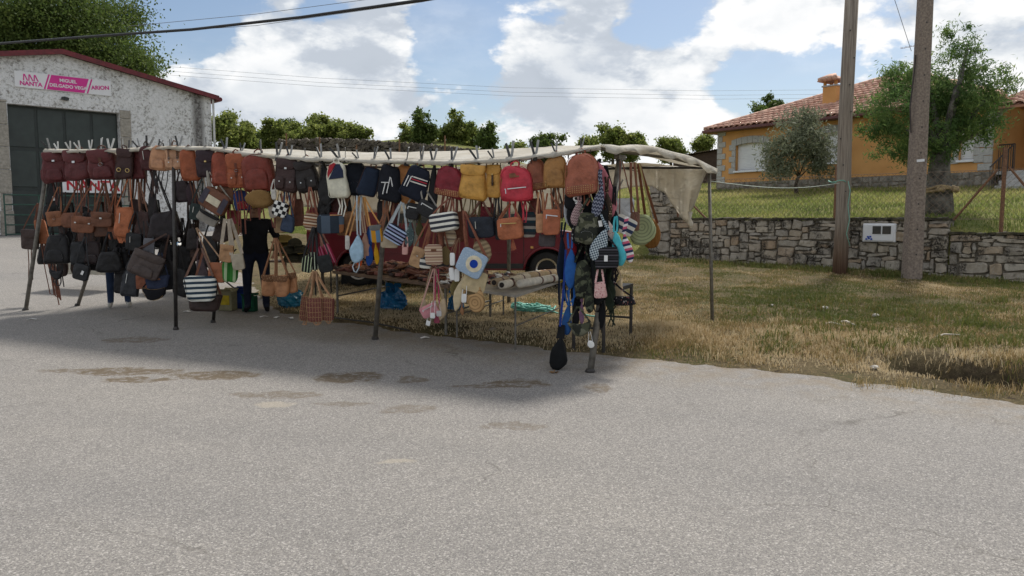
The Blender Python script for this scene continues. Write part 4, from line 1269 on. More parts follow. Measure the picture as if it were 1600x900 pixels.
for k in range(n):
    for sgn in (1, -1):
        s0 = k * sp_ if sgn < 0 else k * sp_ - hF
        s1 = s0 + (hF if sgn > 0 else -hF)
        za, zb = 0.0, hF
        a_, b_ = s0, s1
        if a_ < 0:
            za = (0 - a_) / (b_ - a_) * hF if b_ > 0 else None; a_ = 0
        if b_ < 0:
            zb = hF * (s0 - 0) / (s0 - s1) if sgn < 0 else zb; b_ = 0
        if a_ > Ld or b_ > Ld or za is None:
            continue
        wm.frame_sweep([pA + tdir * a_ + Vector((0, 0, za)) - o0, pA + tdir * b_ + Vector((0, 0, zb)) - o0], tri, cap=False)
for zz_ in (.02, 1.0):
    wm.frame_sweep([pA + Vector((0, 0, zz_)) - o0, pB + Vector((0, 0, zz_)) - o0], [(q[0] * 1.6, q[1] * 1.6) for q in tri], cap=False)
tag(wm.build('wire_mesh', M_WIRE, fe), kind='stuff')

# ------------------------------------------------------------------ the two garden trees
ap = wall_px(1462); D0 = 18.3; bx = (1462 - CX) / F * D0
bz = float(field_z(np.array([bx]), np.array([D0]))[0]) - .05
b0 = Vector((bx, D0, bz))
lobes = [L(1462, 215, 18.3, 62, 36, b0), L(1400, 170, 18.1, 50, 38, b0), L(1440, 130, 18.5, 48, 36, b0), L(1505, 95, 18.5, 34, 42, b0), L(1515, 165, 18.3, 46, 40, b0), L(1558, 130, 18.2, 26, 36, b0), L(1385, 215, 18.0, 32, 30, b0), L(1470, 175, 18.8, 56, 50, b0), L(1540, 200, 18.2, 32, 22, b0), L(1430, 240, 18.0, 30, 22, b0), L(1400, 120, 18.4, 22, 24, b0), L(1480, 70, 18.6, 16, 20, b0)]
at_ = tree('ash_tree', 'bushy pollarded ash tree with thick dark trunk behind the concrete pole', b0, [(0, 0, -.2), (.02, 0, .5), (-.02, 0, 1.1), (.02, 0, 1.75)], .335, lobes, 36000, .055, LASH, M_BARKD,
    [(-.9, 0, 2.8), (-.3, .2, 3.4), (.5, 0, 3.9), (1.1, 0, 2.9), (.1, -.3, 3.0), (1.3, 0, 2.3), (-1.2, 0, 2.2)], narrow=.40, clump=.115, seed=9, droop=.5, nclump=430, fill=.30)
M_SACK = surf('burlap', (.40, .30, .16), (.24, .17, .09), 12, .95, .6, .01)
tb = MB(); rr = random.Random(4)
for q in range(2):
    tb.tube([(math.cos(a) * .36, math.sin(a) * .36, .62 + .05 * q + .04 * math.sin(3 * a + q)) for a in [2 * math.pi * k / 16 for k in range(16)]], .035, 6, closed=True)
tb.build('burlap_tie', M_SACK, at_, smooth=True)
for q in (-.16, .17):
    MB().lathe([(.02, -.1), (.07, -.06), (.05, .0), (.08, .06), (.02, .1)], 9, (q, -.37, .63), axis='X').build('burlap_bow', M_SACK, at_, smooth=True)
D1 = 29.5; bx = (1242 - CX) / F * D1; bz = float(field_z(np.array([bx]), np.array([D1]))[0]) - .05
b0 = Vector((bx, D1, bz))
lobes = [L(1250, 215, 29.5, 44, 36, b0), L(1225, 245, 29.3, 36, 30, b0), L(1280, 235, 29.4, 30, 28, b0), L(1262, 190, 29.6, 24, 22, b0), L(1215, 270, 29.2, 20, 18, b0), L(1285, 262, 29.3, 22, 18, b0)]
tree('olive_tree', 'small grey green olive tree in front of the house windows', b0, [(0, 0, -.1), (-.05, 0, .4), (.05, 0, .8)], .09, lobes, 11000, .085, LOL, M_BARK, [(.4, 0, 1.9), (-.5, 0, 1.7), (.1, .1, 2.3), (.8, 0, 1.5), (-.2, -.2, 1.4)], narrow=.45, clump=.2, seed=14, nclump=170, fill=.2)

# ------------------------------------------------------------------ overhead cables
M_CAB = surf('black_cable', (.012, .012, .013), None, 9, .5, 0)
M_THIN = surf('grey_wire', (.16, .17, .18), None, 9, .5, 0)
def cable(name, label, pts, r, mat, sag=0):
    P = [at(*p) for p in pts]; out = []
    for k in range(len(P) - 1):
        for q in range(8):
            out.append(P[k].lerp(P[k + 1], q / 8))
    out.append(P[-1])
    o = MB().tube([p - P[0] for p in out], r, 6).build(name, mat, smooth=True)
    o.location = P[0]
    return tag(o, label, 'cable')
cable('overhead_cable', 'thick black overhead cable crossing the sky at upper left', [(-160, 73, 24), (0, 68, 22), (130, 58, 20.5), (300, 46, 19), (470, 27, 17.5), (660, 0, 16), (900, -42, 14)], .034, M_CAB)
cable('overhead_wire', 'thin upper wire over the thick black cable', [(200, 41, 40), (400, 22, 38), (560, 1, 36), (700, -18, 34)], .012, M_THIN)
cable('overhead_wire', 'thin lower wire just under the thick black cable', [(210, 52, 40), (400, 40, 38), (660, 3, 36), (800, -22, 34)], .012, M_THIN)
for k, (dy, ww) in enumerate(((0, 'topmost'), (7, 'middle'), (13, 'lowest'))):
    cable('distant_power_line', ww + ' of the three faint power lines stretching to the house', [(180, 95 + dy, 75), (250, 103 + dy, 75), (500, 122 + dy, 76), (800, 137 + dy, 77), (1100, 142 + dy, 78), (1330, 140 + dy, 79), (1700, 128 + dy, 80)], .011, M_THIN)
cable('overhead_wire', 'thin wire slanting down to the concrete pole at the top', [(1380, -40, 15.6), (1398, 0, 15.5), (1424, 80, 15.4)], .006, M_THIN)
# ================================================================== THE STALL
def rail_Y(px, off=0.0):
    u = (px - CX) / F
    return (8.18 + off * 1.107) / (1 + .4756 * u)
RAIL = [(72, 236), (120, 237), (185, 236), (270, 232), (330, 233), (380, 240), (430, 246), (500, 250), (560, 252), (640, 254), (720, 255), (800, 250), (860, 243), (905, 236), (938, 231)]
def rail_py(px):
    for (a, b_) in zip(RAIL, RAIL[1:]):
        if px <= b_[0]:
            return a[1] + (b_[1] - a[1]) * (px - a[0]) / (b_[0] - a[0])
    return RAIL[-1][1]
def rail_pt(px):
    return at(px, rail_py(px), rail_Y(px))
def back_Y(px):
    return 12.2 / (1 + .466 * (px - CX) / F)

M_RAILW = surf('white_plastic_pipe', (.62, .61, .57), (.45, .44, .40), 8, .6, .1)
M_POST = surf('grey_steel_post', (.21, .195, .17), (.12, .11, .095), 16, .6, .2, .003, metallic=.35)
M_DKST = surf('dark_steel', (.05, .045, .042), (.025, .022, .02), 14, .5, .2, .003, metallic=.3)
m, nt, b = newmat('tarpaulin', .75, spec=.25)
co = nt.coord()
c = nt.ramp(nt.noise(co, 1.6, 6, .65), [(.3, (.60, .55, .46)), (.55, (.72, .69, .62)), (.75, (.78, .76, .71))])
c = nt.mix(nt.math('MULTIPLY', nt.maprange(nt.noise(co, 5, 6, .7), .57, .7), .5), c, (.30, .25, .18))
nt.link(c, b.inputs['Base Color'])
wr = nt.noise(nt.vmath('MULTIPLY', co, (2.2, 1.0, 5.0)), 2.2, 6, .6, .6)
bp_ = nt.bump(wr, .55, .05); nt.link(bp_, b.inputs['Normal'])
tr = nt.new('ShaderNodeBsdfTranslucent'); nt.link(c, tr.inputs['Color']); nt.link(bp_, tr.inputs['Normal'])
mx_ = nt.new('ShaderNodeMixShader'); mx_.inputs[0].default_value = .52
nt.link(b.outputs[0], mx_.inputs[1]); nt.link(tr.outputs[0], mx_.inputs[2]); nt.link(mx_.outputs[0], m.node_tree.nodes['Material Output'].inputs['Surface'])
M_TARP = m

sf = thing('stall_frame', 'market stall frame of grey posts and a long white front rail', 'stall frame', gpix(586, 530))
o0 = Vector(sf.location)
pts = []
for (a, b_) in zip(RAIL, RAIL[1:]):
    for q in range(4):
        pts.append(rail_pt(a[0] + (b_[0] - a[0]) * q / 4) - o0)
pts.append(rail_pt(938) - o0)
MB().tube(pts, .021, 8).build('front_rail', M_RAILW, sf, smooth=True)
def post_(foot, top, r=.027, nm='post', lead=None, mat=None):
    f_ = foot if isinstance(foot, Vector) else gpix(*foot)
    f_ = f_ - Vector((0, 0, .01))
    o = MB().tube([f_ - o0, top - o0], r, 8).build(nm, mat or M_POST, sf, smooth=True)
    MB().lathe([(r * 1.5, 0), (r * 1.5, .03), (r * 1.05, .05)], 8, f_ - o0).build('foot_cap', M_DKST, o)
    return o
post_((40, 485), rail_pt(74) + Vector((0, .05, .0)), .03)
post_((121, 478), rail_pt(136) + Vector((0, 1.1, .0)), .028)
post_((275, 515), rail_pt(269) + Vector((0, .04, .04)), .026, mat=M_DKST)
post_((333, 504), rail_pt(332) + Vector((0, .5, .0)), .024, mat=M_DKST)
post_((586, 530), rail_pt(606) + Vector((0, .06, -.02)), .03)
CT = at(969, 243, 8.35)
post_((922, 582), CT, .034)
hd = MB().box((0, 0, 0), (.15, .06, .05)).build('post_head', M_POST, sf); hd.location = CT - o0 + Vector((0, 0, -.02)); hd.rotation_euler = (0, 0, .9)
BC = at(1108, 262, 10.88)
post_((1113, 505), BC, .024)
pb = at(795, 268, back_Y(795)); post_(Vector((pb.x, pb.y, gz(pb.x, pb.y))), pb, .03)
pb2 = at(500, 258, back_Y(500)); post_(Vector((pb2.x, pb2.y, gz(pb2.x, pb2.y))), pb2, .03)
MB().tube([rail_pt(935) - o0, CT - o0 + Vector((0, .1, .05)), at(1050, 247, 9.7) - o0, BC - o0], .018, 8).build('side_rail', M_POST, sf, smooth=True)
bl = at(390, 252, back_Y(390))
MB().tube([BC - o0, at(1000, 262, back_Y(1000)) - o0, pb - o0, pb2 - o0, bl - o0], .018, 8).build('back_rail', M_DKST, sf, smooth=True)
MB().tube([CT - o0 - Vector((0, 0, .05)), pb - o0], .006, 5).build('guy_wire', M_DKST, sf)
MB().tube([at(903, 252, 7.9) - o0, at(1000, 268, 10.5) - o0], .006, 5).build('guy_wire', M_DKST, sf)

# canopy sheet
nA, nB = 70, 16
vs_, fs_ = [], []
rr = random.Random(5)
for i in range(nA + 1):
    a = i / nA
    pxa = 72 + (940 - 72) * a
    fp = rail_pt(min(pxa, 938)) + Vector((0, -.02, .028))
    bpx = 390 + (1112 - 390) * a
    zb_ = 2.56 + .12 * sstep(.05, .35, a) - .38 * sstep(.72, 1.0, a)
    Yb = back_Y(bpx); bpnt = Vector(((bpx - CX) / F * Yb, Yb, zb_))
    for j in range(nB + 1):
        t = j / nB
        p = fp.lerp(bpnt, t)
        p.z += .10 * math.sin(math.pi * t) * sstep(.55, .95, a) + .012 * math.sin(i * 1.3 + j * .9) * math.sin(math.pi * t) + .01 * math.sin(i * .55 + 2 * j) * math.sin(math.pi * min(1, t * 3))
        vs_.append(p)
for i in range(nA):
    for j in range(nB):
        q = i * (nB + 1) + j
        fs_.append((q, q + nB + 1, q + nB + 2, q + 1))
ca = thing('canopy', 'off white tarpaulin canopy stretched over the bag stall', 'canopy', rail_pt(600))
cz = Vector(ca.location)
sheet = MB().add([p - cz for p in vs_], fs_).build('top_sheet', M_TARP, ca, smooth=True)
sm_ = sheet.modifiers.new('s', 'SOLIDIFY'); sm_.thickness = .006
# front hem hanging over the rail
hv, hf = [], []
for i in range(nA + 1):
    p = vs_[i * (nB + 1)] - cz
    hv += [p + Vector((0, -.012, .004)), p + Vector((-.008, -.045, -.03)), p + Vector((-.006, -.04, -.045 - .014 * math.sin(i * .8) - .01 * math.sin(i * 2.3)))]
for i in range(nA):
    for j in range(2):
        hf.append((i * 3 + j, i * 3 + j + 1, i * 3 + j + 4, i * 3 + j + 3))
h_ = MB().add(hv, hf).build('front_hem', M_TARP, ca, smooth=True)
# side flap along the right edge
hv, hf = [], []
edge = vs_[nA * (nB + 1):]
for j, p in enumerate(edge):
    t = j / nB
    dz_ = .07 + .03 * math.sin(j * 1.9) + .05 * t
    q = p - cz
    hv += [q + Vector((0, 0, .004)), q + Vector((.05, -.02, -.02)), q + Vector((.055 + .015 * math.sin(j * 2.7), -.03, -dz_))]
for j in range(nB):
    for k in range(2):
        hf.append((j * 3 + k, j * 3 + k + 1, j * 3 + k + 4, j * 3 + k + 3))
s2 = MB().add(hv, hf).build('side_flap', M_TARP, ca, smooth=True)
for o in (h_, s2):
    sm_ = o.modifiers.new('s', 'SOLIDIFY'); sm_.thickness = .006
# left end wrapped round the rail
MB().loft([(-.05, -.16), (.05, -.18), (.07, 0), (.05, .03), (-.04, .03), (-.06, -.03)], [(-.03, .9), (-.02, 1), (.03, 1), (.05, .9)]).build('rail_end_wrap', M_TARP, ca, smooth=True).location = rail_pt(75) - cz
# back curtain
bot = [(425, 318), (545, 330), (640, 334), (760, 336), (860, 332), (930, 306), (985, 292), (1020, 291), (1040, 303), (1056, 330), (1070, 344), (1080, 352), (1090, 332), (1100, 300), (1112, 268)]
def botpy(px):
    for (a, b_) in zip(bot, bot[1:]):
        if px <= b_[0]:
            return a[1] + (b_[1] - a[1]) * (px - a[0]) / (b_[0] - a[0])
    return bot[-1][1]
vs2, fs2 = [], []
nx, nz = 110, 12
for i in range(nx + 1):
    px = 425 + (1112 - 425) * i / nx
    Yb = back_Y(px)
    k = sstep(1000, 1060, px)
    topy = 258 + 4 * math.sin(px * .03)
    for j in range(nz + 1):
        t = j / nz
        pp = at(px - 10 * k * t * (1 if px > 1085 else 0), topy + (botpy(px) - topy) * t, Yb - .10 * t * k)
        fold = (.03 + .07 * k) * t * math.sin(px * (.09 + .05 * k) + 1.5 * t) + .02 * math.sin(px * .31 + 4 * t)
        vs2.append(pp + Vector((0, fold + .03, 0)) - cz)
for i in range(nx):
    for j in range(nz):
        q = i * (nz + 1) + j
        fs2.append((q, q + 1, q + nz + 2, q + nz + 1))
cu = MB().add(vs2, fs2).build('back_curtain', M_TARP, ca, smooth=True)
sm_ = cu.modifiers.new('s', 'SOLIDIFY'); sm_.thickness = .006
for px in (352, 395, 442, 490, 545, 598, 650, 690, 728, 760, 782, 812, 830, 850, 888, 900, 922):
    rp = rail_pt(px) - cz; dr_ = random.Random(px).uniform(.07, .11)
    MB().tube([rp + Vector((0, -.05 * math.cos(a), -.025 + dr_ * .5 * math.sin(a))) for a in [2 * math.pi * q / 10 for q in range(10)]], .004, 4, closed=True).build('tie_loop', M_DKST, ca)
kn = at(1078, 342, 10.7) - cz
MB().tube([kn + Vector((0, 0, .10)), kn, kn + Vector((.01, 0, -.06)), kn + Vector((.02, 0, -.13))], .04, 8, scales=[.9, .45, 1, .3]).build('curtain_knot', M_TARP, ca, smooth=True)
M_CORD = surf('pale_cord', (.55, .60, .52), (.42, .5, .42), 20, .8, .1)
cord = MB(); a_ = at(1110, 283, 10.85); b_ = at(1312, 286, 16.25)
cord.tube([a_.lerp(b_, q / 12) - Vector((0, 0, .10 * math.sin(math.pi * q / 12))) - a_ for q in range(13)], .005, 5)
co_ = cord.build('guy_rope', M_CORD, smooth=True); co_.location = a_
tag(co_, 'pale rope running from the canopy corner to the wooden pole', 'rope')
M_GROPE = surf('green_rope', (.22, .46, .36), (.14, .34, .26), 40, .7, .2)
gr = MB(); c0 = at(1317, 283, 16.2)
gr.tube([(math.cos(a) * .17 - .03, .2 + math.sin(a) * .19, .02 * math.sin(3 * a)) for a in [2 * math.pi * q / 14 for q in range(14)]], .012, 5, closed=True)
gr.tube([(.12, .02, 0), (.16, 0, -.2), (.13, .01, -.5), (.17, 0, -.8), (.12, 0, -1.1), (.2, 0, -1.35)], .009, 5)
go = gr.build('green_rope', M_GROPE, smooth=True); go.location = c0
tag(go, 'green rope knotted round the wooden pole with its end hanging', 'rope')

# ------------------------------------------------------------------ bag materials
def leather(h, rough=.42):
    k = ('L', h)
    if k not in _mats:
        l = lin(h); lu = .3 * l[0] + .6 * l[1] + .1 * l[2]
        l = tuple((x * .84 + lu * .16) * 1.12 for x in l)
        m, nt, b = newmat('leather_' + h, rough, spec=.28)
        co = nt.coord()
        f = nt.noise(co, 9, 5, .65)
        nt.link(nt.ramp(f, [(.3, tuple(x * .62 for x in l[:3])), (.5, l[:3]), (.72, tuple(min(1, x * 1.22) for x in l[:3]))]), b.inputs['Base Color'])
        nt.link(nt.maprange(nt.noise(co, 14, 4), .3, .7, rough - .08, rough + .2), b.inputs['Roughness'])
        h_ = nt.math('ADD', nt.math('MULTIPLY', nt.noise(co, 130, 3), .25), nt.math('MULTIPLY', nt.noise(co, 11, 4, .55), 2.2))
        nt.link(nt.bump(h_, .6, .014), b.inputs['Normal'])
        _mats[k] = m
    return _mats[k]
def canvas(h):
    k = ('C', h)
    if k not in _mats:
        l = tuple(min(.9, x * 1.12) for x in lin(h))
        m, nt, b = newmat('canvas_' + h, .85, spec=.2)
        co = nt.coord()
        nt.link(nt.ramp(nt.noise(co, 16, 5), [(.3, tuple(x * .72 for x in l[:3])), (.65, l[:3])]), b.inputs['Base Color'])
        nt.link(nt.bump(nt.math('ADD', nt.noise(co, 160, 2), nt.math('MULTIPLY', nt.noise(co, 12, 4), 2.0)), .4, .008), b.inputs['Normal'])
        _mats[k] = m
    return _mats[k]
def pattern(kind, *cs, freq=20.0, axis='z', ang=0.0):
    k = (kind, cs, freq, axis, ang)
    if k in _mats:
        return _mats[k]
    m, nt, b = newmat(kind + '_cloth', .85, spec=.2)
    co = nt.coord()
    if ang:
        mp = nt.new('ShaderNodeMapping'); mp.inputs['Rotation'].default_value = (0, R(ang), 0); nt.link(co, mp.inputs['Vector']); cp = mp.outputs[0]
    else:
        cp = co
    s = nt.sep(cp)
    if kind == 'stripe':
        v = nt.math('FRACT', nt.math('MULTIPLY', s['XYZ'.index(axis.upper())], freq))
        n = len(cs)
        c = nt.ramp(v, [(q / n, cs[q]) for q in range(n)], 'CONSTANT')
    elif kind == 'check':
        ck = nt.new('ShaderNodeTexChecker'); ck.inputs['Scale'].default_value = freq
        nt.link(nt.vmath('ADD', nt.vmath('MULTIPLY', cp, (1, 0, 1)), (3.003, 3.003, 3.003)), ck.inputs['Vector'])
        ck.inputs['Color1'].default_value = lin(cs[0]); ck.inputs['Color2'].default_value = lin(cs[1]); c = ck.outputs[0]
    elif kind == 'camo':
        f = nt.noise(cp, freq, 2, .5, .4); f2 = nt.noise(nt.vmath('ADD', cp, (5, 3, 1)), freq * 1.2, 2, .5, .4)
        c = nt.mix(nt.maprange(f, .50, .52), cs[0], cs[1]); c = nt.mix(nt.maprange(f2, .56, .58), c, cs[2])
    elif kind == 'floral':
        vv = nt.voro(cp, freq, 'Color'); ds = nt.voro(cp, freq, 'Distance')
        c = nt.mix(nt.maprange(ds, .30, .34), nt.ramp(nt.sep(vv)[0], [(q / len(cs[1:]), cs[1 + q]) for q in range(len(cs) - 1)], 'CONSTANT'), cs[0])
    elif kind == 'zig':
        zg = nt.math('ABSOLUTE', nt.math('SUBTRACT', nt.math('FRACT', nt.math('MULTIPLY', s[0], freq)), .5))
        v = nt.math('FRACT', nt.math('ADD', nt.math('MULTIPLY', s[2], freq * .8), zg))
        n = len(cs); c = nt.ramp(v, [(q / n, cs[q]) for q in range(n)], 'CONSTANT')
    elif kind == 'straw':
        w1 = nt.new('ShaderNodeTexWave'); w1.inputs['Scale'].default_value = freq; w1.inputs['Distortion'].default_value = 2; w1.bands_direction = 'Z'; nt.link(cp, w1.inputs['Vector'])
        w2 = nt.new('ShaderNodeTexWave'); w2.inputs['Scale'].default_value = freq * .8; w2.inputs['Distortion'].default_value = 1; w2.bands_direction = 'X'; nt.link(cp, w2.inputs['Vector'])
        f = nt.math('MULTIPLY', w1.outputs['Fac'], w2.outputs['Fac'])
        l = lin(cs[0]); c = nt.ramp(f, [(0, tuple(x * .35 for x in l[:3])), (.5, l[:3])])
        nt.link(nt.bump(f, .9, .008), b.inputs['Normal'])
    elif kind == 'rings':
        l_ = nt.vmath('LENGTH', nt.vmath('MULTIPLY', nt.vmath('SUBTRACT', cp, (0, 0, freq)), (1, 0, 1)))
        v = nt.math('FRACT', nt.math('MULTIPLY', l_, 28.0)); l = lin(cs[0])
        c = nt.ramp(v, [(0, tuple(x * .5 for x in l[:3])), (.3, l[:3]), (.8, l[:3]), (1, tuple(x * .5 for x in l[:3]))])
        nt.link(nt.bump(v, .6, .006), b.inputs['Normal'])
    elif kind == 'patch':
        vv = nt.vmath('FLOOR', nt.vmath('MULTIPLY', cp, (freq, 0, freq)))
        wn = nt.new('ShaderNodeTexWhiteNoise'); nt.link(vv, wn.inputs['Vector'])
        n = len(cs); c = nt.ramp(wn.outputs['Value'], [(q / n, cs[q]) for q in range(n)], 'CONSTANT')
    nt.link(c, b.inputs['Base Color'])
    if kind not in ('straw', 'rings'):
        nt.link(nt.bump(nt.math('ADD', nt.noise(co, 150, 2), nt.math('MULTIPLY', nt.noise(co, 12, 4), 2.0)), .35, .007), b.inputs['Normal'])
    _mats[k] = m
    return m
def mat_of(s):
    if not isinstance(s, str):
        return s
    return canvas(s[2:]) if s.startswith('C:') else leather(s[2:] if s.startswith('L:') else s)
M_BRASS = surf('brass', (.62, .46, .20), (.5, .36, .15), 30, .3, 0, metallic=1)
M_CHROME = surf('steel_fitting', (.6, .6, .6), (.5, .5, .5), 30, .3, 0, metallic=1)
M_TAG = surf('paper_tag', (.78, .78, .76), (.7, .7, .69), 6, .7, 0)

# ------------------------------------------------------------------ bag builder
def outl(kind, w, h):
    """closed (x,z) outline, z from 0 to h"""
    P = []
    if kind == 'arch':
        r = min(w * .16, h * .16)
        for a in (200, 235, 270):
            P.append((-w / 2 + r + r * math.cos(R(a)), r + r * math.sin(R(a))))
        P.append((0, -.0))
        for a in (270, 305, 340):
            P.append((w / 2 - r + r * math.cos(R(a)), r + r * math.sin(R(a))))
        P.append((w * .50, h * .35)); zc = h * .60
        for a in range(0, 181, 20):
            P.append((w * .47 * math.copysign(abs(math.cos(R(a))) ** .75, math.cos(R(a))), zc + (h - zc) * abs(math.sin(R(a))) ** .8))
        P.append((-w * .50, h * .35))
    elif kind in ('rect', 'trap', 'trapt', 'slouch'):
        n = 20
        for q in range(n):
            a = 2 * math.pi * (q + .5) / n
            ca, sa = math.cos(a), math.sin(a)
            e = 2 / 6.0
            x = math.copysign(abs(ca) ** e, ca); z = math.copysign(abs(sa) ** e, sa)
            t = (z + 1) / 2
            k = {'rect': 1, 'trap': 1 - .26 * t, 'trapt': .78 + .22 * t, 'slouch': 1 - .45 * t * t}[kind]
            P.append((x * w / 2 * k, h * t - (h * .10 * (1 - x * x) * t if kind == 'slouch' else 0)))
    elif kind == 'round':
        for q in range(20):
            a = 2 * math.pi * q / 20
            P.append((w / 2 * math.cos(a), h / 2 + h / 2 * math.sin(a)))
    elif kind == 'tear':
        for q in range(20):
            a = 2 * math.pi * q / 20 - math.pi / 2
            z = (1 + math.sin(a)) / 2
            P.append((w / 2 * math.cos(a) * (1.06 - .78 * z ** 1.6), h * z))
    elif kind == 'moon':
        for q in range(13):
            a = math.pi + math.pi * q / 12
            P.append((w / 2 * math.cos(a), h * (1 + math.sin(a))))
        for q in range(1, 6):
            x = w / 2 - w * q / 6
            P.append((x, h - h * .16 * math.sin(math.pi * q / 6)))
    elif kind == 'leaf':
        for q in range(16):
            a = 2 * math.pi * q / 16
            P.append((w / 2 * math.copysign(abs(math.cos(a)) ** 1.5, math.cos(a)), h / 2 + h / 2 * math.sin(a)))
    return P
def rings_of(d, hard=False):
    if hard:
        return [(-d / 2, .90), (-d * .46, .97), (-d * .35, 1.0), (d * .4, 1.0), (d / 2, .95)]
    return [(-d * .5, .62), (-d * .47, .80), (-d * .38, .93), (-d * .18, 1.0), (d * .22, 1.0), (d * .42, .93), (d * .5, .78)]

BAGS = []
def curve3(a, b_, bow, n=6, side=Vector((0, -1, 0))):
    a, b_ = Vector(a), Vector(b_)
    return [a.lerp(b_, q / n) + side * (bow * math.sin(math.pi * q / n)) for q in range(n + 1)]
KINDS = {'pack': ('backpack', 'backpack', 'arch'), 'satchel': ('satchel', 'bag', 'rect'), 'pouch': ('pouch', 'bag', 'rect'), 'tote': ('tote_bag', 'bag', 'trapt'), 'bucket': ('bucket_bag', 'bag', 'trap'),
         'sling': ('sling_bag', 'bag', 'tear'), 'hobo': ('hobo_bag', 'bag', 'slouch'), 'round': ('round_bag', 'bag', 'round'), 'moon': ('half_moon_bag', 'bag', 'moon'), 'waist': ('waist_bag', 'bag', 'moon'), 'leaf': ('leaf_bag', 'bag', 'leaf')}
def bag(kind, px, py, w, h, col, label, hook=None, roll=0, dz=0.0, yaw=None, d=None, strap=None, deco='', shape=None, acc=None, ns=1, dang=0, dlen=24, handle=False, group=None, hoff=0.0, sw=.018):
    """a bag whose body is centred on the pixel, w x h pixels big, hanging dz metres behind the rail"""
    rnd = random.Random(int(px * 31 + py * 7 + w))
    name, cat, shp = KINDS[kind]
    shp = shape or shp
    Y = rail_Y(px, dz); s = Y / F
    c0 = at(px, py, Y)
    if w > 11:
        w, h = w * 1.10, h * 1.06
    W, H = w * s, h * s
    if abs(roll) < 7:
        roll = roll + rnd.uniform(-7, 7)
    D = d or min(.17, max(.03, (.36 if kind in ('pack', 'bucket') else .26) * W))
    face = -math.atan2(c0.x, c0.y)
    yw = face * .55 - R(25) * .45 if yaw is None else face + R(yaw)
    if yaw is None:
        yw += R(rnd.uniform(-12, 12))
    rot = Euler((R(rnd.uniform(-5, 3)), R(-roll), yw))
    M3 = rot.to_matrix()
    root = thing(name, label, cat, c0 - M3 @ Vector((0, 0, H / 2)), rot, group)
    Wl = Vector(root.location); inv = M3.transposed()
    loc = lambda p: inv @ (Vector(p) - Wl)
    mt = mat_of(col)
    sm = mat_of(strap) if strap else mt
    am = mat_of(acc) if acc else sm
    bmb = MB().loft(outl(shp, W, H), rings_of(D, kind in ('satchel', 'pouch')), jit=min(W, H) * (.008 if kind in ('satchel', 'pouch') else .016), rnd=rnd)
    ph = [rnd.uniform(0, 6.28) for _ in range(5)]; soft = .35 if kind in ('satchel', 'pouch') else 1.0
    bmb.v = [(x + soft * W * (.035 * math.sin(z / H * 4 + ph[0]) + .02 * math.sin(z / H * 9 + ph[1])), y + soft * D * .10 * math.sin(x / W * 7 + z / H * 5 + ph[2]), z + soft * H * (.025 * math.sin(x / W * 6 + ph[3]) - .03 * (x / W) * math.sin(ph[4]))) for (x, y, z) in bmb.v]
    body = bmb.build('body', mt, root, smooth=True)
    yf = -D / 2
    dk = deco.split()
    out = outl(shp, W, H)
    # piping round the front edge
    if kind in ('pack', 'satchel', 'bucket', 'tote') or 'piping' in dk:
        cx = sum(p[0] for p in out) / len(out); cz_ = sum(p[1] for p in out) / len(out)
        MB().tube([(cx + (x - cx) * .955, -D * .36, cz_ + (z - cz_) * .955) for x, z in out], max(.0035, W * .011), 5, closed=True).build('piping', am if 'piping' in dk else mt, root, smooth=True)
    if 'pocket' in dk:
        pk = MB().loft([(x, z + H * .06) for x, z in outl('arch', W * .66, H * .40)], [(yf - D * .20, .80), (yf - D * .15, .95), (yf - D * .02, 1.0), (yf + D * .3, 1.0)]).build('front_pocket', am if 'acc_pocket' in dk else mt, root, smooth=True)
        MB().tube([(x, yf - D * .17, z + H * .06) for x, z in outl('arch', W * .56, H * .34)][7:17], .003, 4).build('zip', M_BRASS if 'brass' in dk else M_CHROME, pk)
    if 'bigpocket' in dk:
        MB().loft([(x, z + H * .05) for x, z in outl('arch', W * .72, H * .55)], [(yf - D * .16, .86), (yf - D * .12, .96), (yf - D * .02, 1.0), (yf + D * .3, 1.0)]).build('front_pocket', mt, root, smooth=True)
    if 'sidepockets' in dk:
        for sx_ in (-1, 1):
            MB().loft([(x + sx_ * W * .46, z + H * .08) for x, z in outl('rect', W * .20, H * .36)], [(-D * .30, .85), (-D * .25, 1), (D * .2, 1), (D * .26, .9)]).build('side_pocket', mt, root, smooth=True)
    if 'twopockets' in dk:
        for sx_ in (-1, 1):
            pk = MB().loft([(x + sx_ * W * .24, z + H * .08) for x, z in outl('rect', W * .40, H * .36)], [(yf - D * .14, .85), (yf - D * .10, .97), (yf, 1), (yf + D * .3, 1)]).build('front_pocket', mt, root, smooth=True)
            MB().box((sx_ * W * .24, yf - D * .16, H * .30), (.014, .006, .014)).build('stud', M_BRASS if 'brass' in dk else M_CHROME, pk)
    if 'flap' in dk or 'halfflap' in dk:
        fh = H * (.46 if 'flap' in dk else .32)
        fl = [(x * (1.0 if kind != 'pack' else .92), H * .99 - z * .98) for x, z in (outl('arch', W * 1.0, fh))]
        fl.reverse()
        f_ = MB().loft(fl, [(yf - D * .11, .90), (yf - D * .08, .97), (yf - D * .01, 1.0), (yf + D * .25, 1.0)]).build('flap', am if 'acc_flap' in dk else mt, root, smooth=True)
        if 'clasp2' in dk:
            for sx_ in (-.3, .3):
                MB().box((sx_ * W, yf - D * .15, H * .99 - fh * .86), (W * .09, .008, W * .06)).build('clasp', M_CHROME, f_, bevel=.002)
        if 'clasp' in dk:
            MB().box((0, yf - D * .15, H * .99 - fh * .90), (W * .11, .008, W * .08)).build('clasp', M_CHROME if 'brass' not in dk else M_BRASS, f_, bevel=.002)
